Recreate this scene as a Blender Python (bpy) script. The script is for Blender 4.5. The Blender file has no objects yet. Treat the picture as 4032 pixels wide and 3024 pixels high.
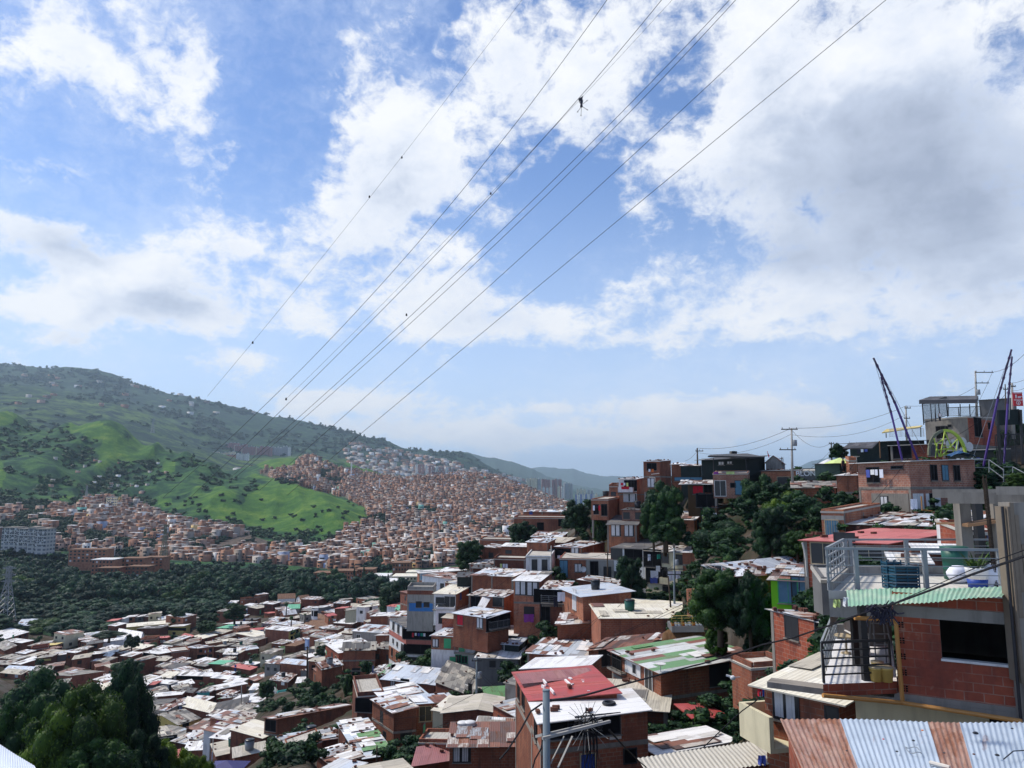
import bpy, math, random
import numpy as np
from mathutils import Vector
random.seed(7)
R_ = random.Random(11)
scn = bpy.context.scene
COL = scn.collection
F = 2990.0
PIT = math.radians(8.0)
CP, SP = math.cos(PIT), math.sin(PIT)
REG = {'0': (0, 0, 1.0), '1': (2400, 1300, .7378), '2': (3000, 2100, .5569), '3': (2000, 2100, .5569), '4': (1000, 2100, .5569),
 '5': (0, 2100, .5569), '6': (0, 1400, .48216), '7': (900, 1600, .48216), '8': (1800, 1700, .48216),
 '9': (0, 2400, .28933), '10': (600, 2340, .28933), '11': (500, 2700, .22604), '12': (1000, 2340, .28933),
 '13': (3000, 1560, .46655), '14': (2400, 1760, .36166), '15': (3400, 1380, .3014), '16': (2050, 2650, .24864), 'D': (0, 0, 1.8228)}
def S(Z, x, y):
 o = REG[Z]
 return o[0] + x * o[2], o[1] + y * o[2]
def ray(x, y):
 b = -(y - 1512.0) / F
 return ((x - 2016.0) / F, CP - b * SP, SP + b * CP)
def at(x, y, Y):
 r = ray(x, y); t = Y / r[1]
 return Vector((r[0] * t, Y, r[2] * t))
def atz(x, y, z):
 r = ray(x, y); t = z / r[2]
 return Vector((r[0] * t, r[1] * t, z))
def P(Z, x, y, Y):
 return at(*S(Z, x, y), Y)
def proj(p):
 yc = p[1] * CP + p[2] * SP
 zc = -p[1] * SP + p[2] * CP
 return 2016 + F * p[0] / yc, 1512 - F * zc / yc
class MB:
 def __init__(s):
  s.v = []; s.f = []; s.m = []; s.uv = []
 def face(s, pts, mi=0, uv=None):
  i = len(s.v); s.v += [tuple(p) for p in pts]
  s.f.append(tuple(range(i, i + len(pts)))); s.m.append(mi)
  if uv is None:
   a = Vector(pts[0]); e1 = (Vector(pts[1]) - a)
   n = e1.cross(Vector(pts[2]) - a)
   if n.length < 1e-9: n = Vector((0, 0, 1))
   n.normalize()
   if abs(n.z) < .7:
    t = Vector((-n.y, n.x, 0)); t.normalize() if t.length > 1e-6 else None
    uv = [((Vector(p)).dot(t), p[2]) for p in pts]
   else:
    e1 = e1.normalized() if e1.length > 1e-6 else Vector((1, 0, 0)); e2 = n.cross(e1)
    uv = [((Vector(p) - a).dot(e1), (Vector(p) - a).dot(e2)) for p in pts]
  s.uv += list(uv)
 def hexa(s, b, t, mi=0):
  """b, t: 4 bottom and 4 top points, same winding (ccw seen from above)"""
  s.face([b[3], b[2], b[1], b[0]], mi)
  s.face(t, mi)
  for k in range(4):
   j = (k + 1) % 4
   s.face([b[k], b[j], t[j], t[k]], mi)
 def box(s, c, dx, dy, dz, ang=0, mi=0):
  """c: centre of the base"""
  ca, sa = math.cos(ang), math.sin(ang)
  q = []
  for sx, sy in ((-1, -1), (1, -1), (1, 1), (-1, 1)):
   x, y = sx * dx / 2, sy * dy / 2
   q.append(Vector((c[0] + x * ca - y * sa, c[1] + x * sa + y * ca, c[2])))
  s.hexa(q, [p + Vector((0, 0, dz)) for p in q], mi)
 def obox(s, o, a, b, c, mi=0):
  """origin corner + three edge vectors"""
  o, a, b, c = Vector(o), Vector(a), Vector(b), Vector(c)
  if a.cross(b).dot(c) < 0: a, b = b, a
  q = [o, o + a, o + a + b, o + b]
  s.hexa(q, [p + c for p in q], mi)
 def bar(s, p, q, w, h=None, mi=0):
  h = h or w
  p, q = Vector(p), Vector(q); d = q - p
  if d.length < 1e-6: return
  up = Vector((0, 0, 1)) if abs(d.normalized().z) < .95 else Vector((0, 1, 0))
  a = d.cross(up).normalized() * w; b = a.cross(d).normalized() * h
  s.obox(p - a / 2 - b / 2, a, b, d, mi)
 def tube(s, pts, r, n=6, mi=0, cap=True):
  pts = [Vector(p) for p in pts]
  rr = r if isinstance(r, (list, tuple)) else [r] * len(pts)
  rings = []
  for k, p in enumerate(pts):
   d = (pts[min(k + 1, len(pts) - 1)] - pts[max(k - 1, 0)])
   if d.length < 1e-9: d = Vector((0, 0, 1))
   d.normalize()
   up = Vector((0, 0, 1)) if abs(d.z) < .9 else Vector((1, 0, 0))
   a = d.cross(up).normalized(); b = a.cross(d)
   i = len(s.v)
   for j in range(n):
    t = 2 * math.pi * j / n
    s.v.append(tuple(p + (a * math.cos(t) + b * math.sin(t)) * rr[k]))
   rings.append(i)
  for k in range(len(rings) - 1):
   for j in range(n):
    j2 = (j + 1) % n
    s.f.append((rings[k] + j, rings[k] + j2, rings[k + 1] + j2, rings[k + 1] + j)); s.m.append(mi)
    s.uv += [(j / n, k), ((j + 1) / n, k), ((j + 1) / n, k + 1), (j / n, k + 1)]
  if cap:
   for i0, rev in ((rings[0], True), (rings[-1], False)):
    f = [i0 + j for j in range(n)]
    if rev: f.reverse()
    s.f.append(tuple(f)); s.m.append(mi); s.uv += [(0, 0)] * n
 def lathe(s, c, prof, n=12, mi=0):
  rings = []
  for r, z in prof:
   i = len(s.v)
   for j in range(n):
    t = 2 * math.pi * j / n
    s.v.append((c[0] + r * math.cos(t), c[1] + r * math.sin(t), c[2] + z))
   rings.append(i)
  for k in range(len(rings) - 1):
   for j in range(n):
    j2 = (j + 1) % n
    s.f.append((rings[k] + j, rings[k] + j2, rings[k + 1] + j2, rings[k + 1] + j)); s.m.append(mi)
    s.uv += [(j / n, k), ((j + 1) / n, k), ((j + 1) / n, k + 1), (j / n, k + 1)]
  s.f.append(tuple(rings[-1] + j for j in range(n))); s.m.append(mi); s.uv += [(0, 0)] * n
  s.f.append(tuple(rings[0] + n - 1 - j for j in range(n))); s.m.append(mi); s.uv += [(0, 0)] * n
 def build(s, name, mats, parent=None, smooth=False):
  me = bpy.data.meshes.new(name)
  org = (Vector(parent['_o']) if parent is not None and '_o' in parent else Vector((0, 0, 0)))
  me.from_pydata([(a[0] - org.x, a[1] - org.y, a[2] - org.z) for a in s.v], [], s.f)
  if not isinstance(mats, (list, tuple)): mats = [mats]
  for m in mats: me.materials.append(m)
  me.polygons.foreach_set('material_index', s.m)
  ul = me.uv_layers.new(name='UVMap')
  ul.data.foreach_set('uv', np.array(s.uv, dtype=np.float32).ravel())
  if smooth: me.polygons.foreach_set('use_smooth', [True] * len(s.f))
  me.update()
  o = bpy.data.objects.new(name, me); COL.objects.link(o)
  if parent is not None: o.parent = parent
  return o
def np_mesh(name, V, Fq, mat, smooth=True, mi=None):
 """V (n,3), Fq (m,k) numpy arrays"""
 me = bpy.data.meshes.new(name)
 n, (m, k) = len(V), Fq.shape
 me.vertices.add(n); me.vertices.foreach_set('co', V.astype(np.float32).ravel())
 me.loops.add(m * k); me.loops.foreach_set('vertex_index', Fq.astype(np.int32).ravel())
 me.polygons.add(m)
 me.polygons.foreach_set('loop_start', np.arange(0, m * k, k, dtype=np.int32))
 me.polygons.foreach_set('loop_total', np.full(m, k, dtype=np.int32))
 for q in (mat if isinstance(mat, (list, tuple)) else [mat]): me.materials.append(q)
 if mi is not None: me.polygons.foreach_set('material_index', mi.astype(np.int32))
 if smooth: me.polygons.foreach_set('use_smooth', np.ones(m, dtype=bool))
 me.update(calc_edges=True)
 return me
def tag(o, label=None, cat=None, group=None, kind=None):
 if label: o['label'] = label
 if cat: o['category'] = cat
 if group: o['group'] = group
 if kind: o['kind'] = kind
 return o
def root(name, loc, label, cat, group=None):
 o = bpy.data.objects.new(name, None); COL.objects.link(o)
 o.location = loc; o['_o'] = [float(a) for a in loc]; o.empty_display_size = .3
 return tag(o, label, cat, group)
def obj(name, me, parent=None, loc=None):
 o = bpy.data.objects.new(name, me); COL.objects.link(o)
 if parent is not None: o.parent = parent
 if loc is not None: o.location = loc
 return o
class NT:
 def __init__(s, m):
  m.use_nodes = True; s.t = m.node_tree; s.t.nodes.clear()
 def n(s, typ, **kw):
  nd = s.t.nodes.new(typ)
  for k, v in kw.items():
   if k.startswith('i_'):
    nd.inputs[k[2:].replace('_', ' ')].default_value = v
   else: setattr(nd, k, v)
  return nd
 def l(s, a, b): s.t.links.new(a, b)
 def math(s, op, a, b=None, c=None, clamp=False):
  nd = s.t.nodes.new('ShaderNodeMath'); nd.operation = op; nd.use_clamp = clamp
  for i, x in enumerate((a, b, c)):
   if x is None: continue
   if isinstance(x, (int, float)): nd.inputs[i].default_value = x
   else: s.l(x, nd.inputs[i])
  return nd.outputs[0]
 def mix(s, f, a, b, bt='MIX'):
  nd = s.t.nodes.new('ShaderNodeMix'); nd.data_type = 'RGBA'; nd.blend_type = bt
  for i, x in ((0, f), (6, a), (7, b)):
   if isinstance(x, (int, float)): nd.inputs[i].default_value = x
   elif isinstance(x, (tuple, list)): nd.inputs[i].default_value = (*x[:3], 1)
   else: s.l(x, nd.inputs[i])
  return nd.outputs[2]
 def ramp(s, f, stops, const=False):
  nd = s.t.nodes.new('ShaderNodeValToRGB'); cr = nd.color_ramp
  if const: cr.interpolation = 'CONSTANT'
  while len(cr.elements) > 1: cr.elements.remove(cr.elements[-1])
  cr.elements[0].position = stops[0][0]
  for i, (p, c) in enumerate(stops):
   e = cr.elements[0] if i == 0 else cr.elements.new(p)
   c = (c, c, c) if isinstance(c, (int, float)) else c
   e.color = (*c[:3], 1)
  s.l(f, nd.inputs[0]); return nd.outputs[0]
 def noise(s, vec, scale, detail=4, rough=.55, dist=0, dim='3D'):
  nd = s.t.nodes.new('ShaderNodeTexNoise'); nd.noise_dimensions = dim
  nd.inputs['Scale'].default_value = scale; nd.inputs['Detail'].default_value = detail
  nd.inputs['Roughness'].default_value = rough; nd.inputs['Distortion'].default_value = dist
  if vec is not None: s.l(vec, nd.inputs['Vector'])
  return nd.outputs[0]
 def mapv(s, vec, scale=(1, 1, 1), loc=(0, 0, 0)):
  nd = s.t.nodes.new('ShaderNodeMapping')
  nd.inputs['Scale'].default_value = scale; nd.inputs['Location'].default_value = loc
  s.l(vec, nd.inputs[0]); return nd.outputs[0]
 def vadd(s, a, b, op='ADD'):
  nd = s.t.nodes.new('ShaderNodeVectorMath'); nd.operation = op
  for i, x in enumerate((a, b)):
   if isinstance(x, (tuple, list)): nd.inputs[i].default_value = x
   else: s.l(x, nd.inputs[i])
  return nd.outputs[0]
 def out(s, col, rough=.8, spec=.3, bump=None, bstr=.4, bdist=.02, metal=0, trans=0):
  b = s.t.nodes.new('ShaderNodeBsdfPrincipled')
  if isinstance(col, (tuple, list)): b.inputs['Base Color'].default_value = (*col[:3], 1)
  else: s.l(col, b.inputs['Base Color'])
  if isinstance(rough, (int, float)): b.inputs['Roughness'].default_value = rough
  else: s.l(rough, b.inputs['Roughness'])
  b.inputs['Specular IOR Level'].default_value = spec
  b.inputs['Metallic'].default_value = metal
  if bump is not None:
   bn = s.n('ShaderNodeBump'); bn.inputs['Strength'].default_value = bstr; bn.inputs['Distance'].default_value = bdist
   s.l(bump, bn.inputs['Height']); s.l(bn.outputs[0], b.inputs['Normal'])
  o = s.n('ShaderNodeOutputMaterial')
  sh = b.outputs[0]
  if trans:
   tr = s.n('ShaderNodeBsdfTranslucent')
   if isinstance(col, (tuple, list)): tr.inputs[0].default_value = (*col[:3], 1)
   else: s.l(col, tr.inputs[0])
   mx = s.n('ShaderNodeMixShader'); mx.inputs[0].default_value = trans
   s.l(sh, mx.inputs[1]); s.l(tr.outputs[0], mx.inputs[2]); sh = mx.outputs[0]
  s.l(sh, o.inputs[0]); return b
MATS = {}
def newmat(name):
 m = bpy.data.materials.new(name); MATS[name] = m
 return m, NT(m)
def uvrand(t, amt=40.0):
 """uv in metres, shifted per object"""
 uv = t.n('ShaderNodeUVMap').outputs[0]
 oi = t.n('ShaderNodeObjectInfo').outputs['Random']
 c = t.n('ShaderNodeCombineXYZ')
 t.l(t.math('MULTIPLY', oi, amt), c.inputs[0]); t.l(t.math('MULTIPLY', oi, amt * .37), c.inputs[1])
 return t.vadd(uv, c.outputs[0]), oi, uv
def brick(name, c1, c2, mortar, bw=.40, bh=.20, ms=.012, stain=.5):
 m, t = newmat(name)
 uv2, oi, uv = uvrand(t)
 b = t.n('ShaderNodeTexBrick'); b.offset = .5
 t.l(uv, b.inputs['Vector']); b.inputs['Scale'].default_value = 1
 b.inputs['Color1'].default_value = (*c1, 1); b.inputs['Color2'].default_value = (*c2, 1); b.inputs['Mortar'].default_value = (*mortar, 1)
 b.inputs['Mortar Size'].default_value = ms; b.inputs['Brick Width'].default_value = bw; b.inputs['Row Height'].default_value = bh
 b.inputs['Bias'].default_value = 0; b.inputs['Mortar Smooth'].default_value = .2
 wv = t.n('ShaderNodeTexNoise'); wv.inputs['Scale'].default_value = 2.5; wv.inputs['Detail'].default_value = 4; t.l(uv, wv.inputs['Vector'])
 t.l(t.vadd(uv, t.vadd(t.vadd(wv.outputs['Color'], (.5, .5, .5), 'SUBTRACT'), (.035, .035, 0), 'MULTIPLY')), b.inputs['Vector'])
 n1 = t.noise(uv2, .45, 5, .6); n2 = t.noise(t.mapv(uv2, (1.6, .25, 1)), 1.2, 5, .6); n3 = t.noise(uv2, 7, 3, .6)
 col = t.mix(t.ramp(n1, [(.35, 0), (.7, 1)]), b.outputs[0], (c2[0] * .75, c2[1] * .8, c2[2] * .9))
 col = t.mix(t.math('MULTIPLY', t.ramp(n2, [(.5, 0), (.68, 1)]), stain), col, (.035, .032, .034))
 col = t.mix(t.math('MULTIPLY', t.ramp(t.noise(uv2, 1.1, 4, .7), [(.62, 0), (.7, 1)]), .5), col, mortar)
 br = t.math('MULTIPLY_ADD', oi, .45, .78)
 br = t.math('MULTIPLY', br, t.math('MULTIPLY_ADD', n3, .5, .75))
 col = mulc(t, col, br)
 t.out(col, .9, .15, t.math('SUBTRACT', n3, b.outputs[1]), .5, .012)
 return m
def mulc(t, col, f):
 nd = t.n('ShaderNodeVectorMath'); nd.operation = 'SCALE'
 t.l(col, nd.inputs[0]); t.l(f, nd.inputs['Scale'])
 return nd.outputs[0]
def plaster(name, c, dirt=.5, dark=(.06, .055, .05), rough=.85):
 m, t = newmat(name)
 uv2, oi, uv = uvrand(t)
 n1 = t.noise(t.mapv(uv2, (1.8, .3, 1)), 1.3, 6, .65); n2 = t.noise(uv2, .8, 5, .6); n3 = t.noise(uv2, 14, 3, .6)
 col = t.mix(t.math('MULTIPLY', t.ramp(n1, [(.48, 0), (.75, 1)]), dirt), c, dark)
 col = t.mix(t.math('MULTIPLY', t.ramp(n2, [(.5, 0), (.72, 1)]), dirt * .6), col, (c[0] * .5, c[1] * .5, c[2] * .5))
 col = mulc(t, col, t.math('MULTIPLY_ADD', oi, .2, .88))
 t.out(col, rough, .2, n3, .3, .01)
 return m
def tin(name, pal, rust=.35, sheet=(.82, 2.1), wave=.18, rough=.4, spec=.5, grime=.4, metal=0.0):
 """corrugated sheets, u across the sheets, v along the slope; pal = list of (position, colour)"""
 m, t = newmat(name)
 uv2, oi, uv = uvrand(t)
 sp = t.n('ShaderNodeSeparateXYZ'); t.l(uv2, sp.inputs[0])
 cu = t.math('FLOOR', t.math('DIVIDE', sp.outputs[0], sheet[0]))
 wn0 = t.n('ShaderNodeTexWhiteNoise', noise_dimensions='1D'); t.l(cu, wn0.inputs['W'])
 cv = t.math('FLOOR', t.math('ADD', t.math('DIVIDE', sp.outputs[1], sheet[1]), t.math('MULTIPLY', wn0.outputs[0], .6)))
 cb = t.n('ShaderNodeCombineXYZ'); t.l(cu, cb.inputs[0]); t.l(cv, cb.inputs[1])
 wn = t.n('ShaderNodeTexWhiteNoise', noise_dimensions='2D'); t.l(cb.outputs[0], wn.inputs['Vector'])
 base = t.ramp(wn.outputs[0], pal, True)
 n1 = t.noise(t.mapv(uv2, (2.2, .5, 1)), 1.0, 8, .7, .4)
 n2 = t.noise(uv2, 6, 4, .7)
 th = t.math('MULTIPLY_ADD', wn.outputs[0], -.16, .62)
 rf = t.math('MULTIPLY', t.math('SUBTRACT', n1, th), 9, clamp=True)
 rcol = t.ramp(n2, [(.3, (.07, .028, .018)), (.6, (.17, .06, .028)), (.8, (.30, .13, .06))])
 col = t.mix(t.math('MULTIPLY', rf, rust), base, rcol)
 g = t.noise(t.mapv(uv2, (3, .35, 1)), 2.0, 5, .6)
 col = t.mix(t.math('MULTIPLY', t.ramp(g, [(.45, 0), (.8, 1)]), grime), col, (.10, .095, .09))
 fu = t.math('FRACT', t.math('DIVIDE', sp.outputs[0], sheet[0]))
 edge = t.math('LESS_THAN', fu, .035)
 col = t.mix(t.math('MULTIPLY', edge, .45), col, (.05, .045, .045))
 w = t.math('SINE', t.math('MULTIPLY', sp.outputs[0], 2 * math.pi / wave))
 hgt = t.math('ADD', t.math('MULTIPLY', w, .5), t.math('MULTIPLY', n2, .25))
 t.out(col, t.math('MULTIPLY_ADD', rf, .35, rough, clamp=True), spec, hgt, .55, .02, metal)
 return m
def flat(name, c, rough=.7, spec=.3, vary=.25, metal=0):
 m, t = newmat(name)
 tc = t.n('ShaderNodeTexCoord').outputs['Object']
 n1 = t.noise(tc, 3.0, 5, .6)
 col = mulc(t, t.mix(0.0, c, c), t.math('MULTIPLY_ADD', n1, 2 * vary, 1 - vary))
 t.out(col, rough, spec, n1, .15, .01, metal)
 return m
brick('b1', (.48, .185, .095), (.36, .13, .07), (.34, .27, .22), ms=.016)
brick('b2', (.34, .115, .060), (.25, .085, .05), (.30, .21, .155), ms=.016)
brick('b3', (.42, .20, .13), (.32, .135, .09), (.42, .36, .31), ms=.02, stain=.35)
brick('b4', (.24, .085, .05), (.17, .06, .038), (.13, .10, .09), ms=.016, stain=.6)
brick('b5', (.40, .105, .055), (.27, .07, .042), (.38, .27, .21), .42, .22, .012, .42)
plaster('w', (.74, .74, .74), .55, (.20, .19, .18)); plaster('c', (.66, .60, .42), .4, (.22, .19, .13)); plaster('g', (.30, .29, .27), .6)
plaster('gd', (.15, .15, .15), .5); plaster('bl', (.055, .20, .50), .35); plaster('lg', (.20, .62, .03), .2); plaster('mt', (.10, .42, .38), .4)
plaster('y', (.66, .52, .17), .35); plaster('pk', (.45, .16, .13), .4); plaster('k', (.022, .032, .032), .3); plaster('ltb', (.33, .45, .72), .35)
plaster('t', (.16, .095, .05), .7); plaster('gn', (.30, .45, .18), .35); plaster('conc', (.245, .225, .20), .75, (.07, .065, .06)); plaster('floorc', (.62, .60, .54), .6, (.28, .25, .21))
W_, G_, A_, D_ = (.86, .86, .88), (.50, .56, .62), (.34, .36, .38), (.17, .17, .18)
BR, RU, DR = (.60, .55, .47), (.23, .09, .05), (.09, .045, .035)
tin('wh', [(0, (.84, .83, .81)), (.6, (.74, .73, .72)), (.85, (.62, .60, .57))], .25, grime=.25, spec=.5, rough=.35)
tin('bg', [(0, (.58, .64, .72)), (.5, (.50, .56, .65)), (.8, (.64, .67, .70))], .35, grime=.2, rough=.32)
tin('gv', [(0, G_), (.25, W_), (.4, A_), (.6, (.62, .64, .66)), (.75, RU), (.85, BR)], .6)
tin('rm', [(0, (.62, .62, .62)), (.22, RU), (.4, G_), (.52, BR), (.64, DR), (.8, W_), (.9, A_)], .9)
tin('ru', [(0, (.16, .06, .04)), (.35, (.22, .085, .05)), (.6, DR), (.82, (.30, .13, .08)), (.93, (.5, .46, .42))], .8, grime=.5, rough=.6)
tin('fb', [(0, (.50, .46, .38)), (.4, (.43, .40, .34)), (.75, (.56, .52, .45))], .1, sheet=(.92, 1.8), rough=.8, spec=.15, grime=.6)
tin('wc', [(0, (.72, .68, .56)), (.5, (.66, .62, .52)), (.8, (.76, .73, .64))], .08, sheet=(.92, 1.8), rough=.7, spec=.2, grime=.3)
tin('fg', [(0, (.115, .115, .12)), (.4, (.085, .085, .09)), (.75, (.15, .145, .14))], .12, sheet=(.92, 1.8), rough=.75, spec=.2, grime=.4)
tin('fm', [(0, (.26, .25, .23)), (.3, (.16, .155, .15)), (.6, (.33, .31, .28)), (.85, (.45, .43, .38))], .25, sheet=(.92, 1.8), rough=.8, spec=.15, grime=.6)
tin('rd', [(0, (.40, .055, .05)), (.5, (.34, .055, .05)), (.8, (.44, .08, .07))], .3, grime=.3, rough=.45, spec=.35)
tin('rp', [(0, (.50, .14, .13)), (.5, (.44, .12, .11)), (.8, (.53, .18, .16))], .12, sheet=(1.9, 1.6), grime=.2, rough=.6, spec=.25)
tin('mv', [(0, (.33, .13, .13)), (.5, (.29, .11, .115)), (.8, (.37, .17, .16))], .2, grime=.3, rough=.5)
tin('gr', [(0, (.10, .25, .08)), (.5, (.13, .29, .10)), (.8, (.08, .21, .07))], .35, grime=.3, rough=.5)
tin('gt', [(0, (.10, .42, .24)), (.6, (.14, .48, .30))], .1, grime=.15, rough=.45)
tin('gw', [(0, (.14, .30, .12)), (.22, (.66, .68, .68)), (.55, (.45, .47, .47)), (.72, (.60, .62, .62)), (.86, (.15, .30, .13)), (.93, (.25, .09, .07))], .45, sheet=(.8, 3.0))
tin('sl', [(0, (.46, .43, .38)), (.5, (.50, .47, .42)), (.8, (.42, .40, .36))], .0, sheet=(6, 6), wave=5, rough=.9, spec=.1, grime=.6)
tin('tl', [(0, (.20, .115, .075)), (.4, (.25, .15, .10)), (.7, (.17, .10, .07))], .2, sheet=(.3, .35), wave=.3, rough=.9, spec=.1, grime=.5)
tin('ktn', [(0, (.03, .032, .036)), (.5, (.05, .05, .055)), (.85, (.09, .09, .10))], .1, grime=.2, rough=.6)
tin('yl', [(0, (.66, .52, .14)), (.5, (.6, .46, .12))], .1, grime=.2)
flat('dark', (.012, .014, .018), .35, .5); flat('hole_shade', (.010, .010, .012), .9, .05); flat('steel', (.22, .24, .26), .45, .4)  # second tone: near-black panels standing in for the shade inside openings
flat('frame_w', (.62, .62, .62), .5); flat('frame_b', (.03, .03, .035), .5); flat('frame_g', (.05, .35, .16), .5); flat('frame_c', (.42, .34, .22), .6)
flat('curtain', (.62, .62, .64), .9, .1); flat('curtain_b', (.10, .22, .32), .8, .1); flat('wood', (.20, .12, .07), .8, .1); flat('woodg', (.19, .155, .12), .85, .1)
flat('black', (.012, .012, .014), .45, .4); flat('cable', (.012, .012, .016), .7, .2); flat('pipe_o', (.46, .22, .06), .45, .4); flat('pipe_w', (.6, .56, .5), .6)
flat('polegrey', (.17, .21, .24), .75, .2); flat('poleconc', (.34, .33, .31), .85, .15, .3); flat('polewood', (.06, .045, .035), .9, .1)
flat('purple', (.07, .035, .20), .5, .3); flat('purpled', (.035, .018, .07), .5, .3); flat('limeg', (.38, .50, .06), .5, .3); flat('arcg', (.14, .15, .10), .6)
flat('red', (.50, .02, .03), .5, .3); flat('white', (.78, .78, .78), .6, .3); flat('teal', (.02, .30, .30), .55); flat('blue', (.02, .06, .30), .5)
flat('tankg', (.012, .09, .065), .45, .4); flat('crateb', (.015, .07, .12), .5, .3); flat('yellowb', (.55, .40, .12), .5, .3); flat('orange', (.60, .16, .03), .6)
flat('brickloose', (.13, .06, .045), .9, .1, .5); flat('skin', (.30, .17, .11), .6, .3); flat('cloth_w', (.70, .72, .80), .9, .1); flat('cloth_b', (.09, .12, .40), .9, .1)
flat('cloth_r', (.55, .03, .05), .9, .1); flat('cloth_g', (.03, .30, .22), .9, .1); flat('cloth_p', (.28, .06, .30), .9, .1); flat('cloth_k', (.03, .03, .045), .9, .1)
flat('trunk', (.085, .065, .05), .95, .05, .4); flat('net', (.014, .04, .03), .9, .05, .5); flat('net2', (.02, .05, .06), .9, .05); flat('chair', (.72, .70, .68), .35, .4)
flat('tarpb', (.03, .09, .20), .5, .3, .4); flat('umb', (.55, .66, .25), .7, .2); flat('tentb', (.05, .05, .16), .6, .2); flat('soil', (.13, .075, .04), 1, .05, .5)
def veg(name, cols, scale=.35, trans=.25, island=True):
 m, t = newmat(name)
 tc = t.n('ShaderNodeTexCoord').outputs['Object']
 n1 = t.noise(tc, scale, 3, .6)
 g = t.n('ShaderNodeNewGeometry').outputs['Random Per Island']
 f = t.math('ADD', t.math('MULTIPLY', n1, .75), t.math('MULTIPLY', g, .30 if island else 0.0))
 oi = t.n('ShaderNodeObjectInfo').outputs['Random']
 f = t.math('ADD', f, t.math('MULTIPLY_ADD', oi, .2, -.1))
 col = t.ramp(f, [(.30, cols[0]), (.5, cols[1]), (.66, cols[2]), (.82, cols[3])])
 t.out(col, .62, .22, trans=trans)
 return m
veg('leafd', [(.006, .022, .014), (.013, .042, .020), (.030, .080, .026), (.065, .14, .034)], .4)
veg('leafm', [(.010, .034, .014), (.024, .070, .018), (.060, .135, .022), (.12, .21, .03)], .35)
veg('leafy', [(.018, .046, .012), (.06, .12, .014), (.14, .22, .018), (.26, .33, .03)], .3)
veg('leafbelt', [(.004, .022, .018), (.011, .045, .028), (.028, .085, .034), (.060, .14, .04)], .10)
veg('leafhill', [(.012, .036, .020), (.02, .058, .026), (.032, .085, .03), (.05, .115, .035)], .03, .1)
veg('leafpalm', [(.015, .045, .02), (.03, .075, .025), (.05, .10, .03), (.07, .13, .04)], 1.0)
veg('grassp', [(.03, .10, .015), (.05, .16, .02), (.08, .20, .03), (.12, .26, .04)], 1.5)
HAZE = (6.6e-5, (.60, .80, 1.0))
KU = F * 1.0098
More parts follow.
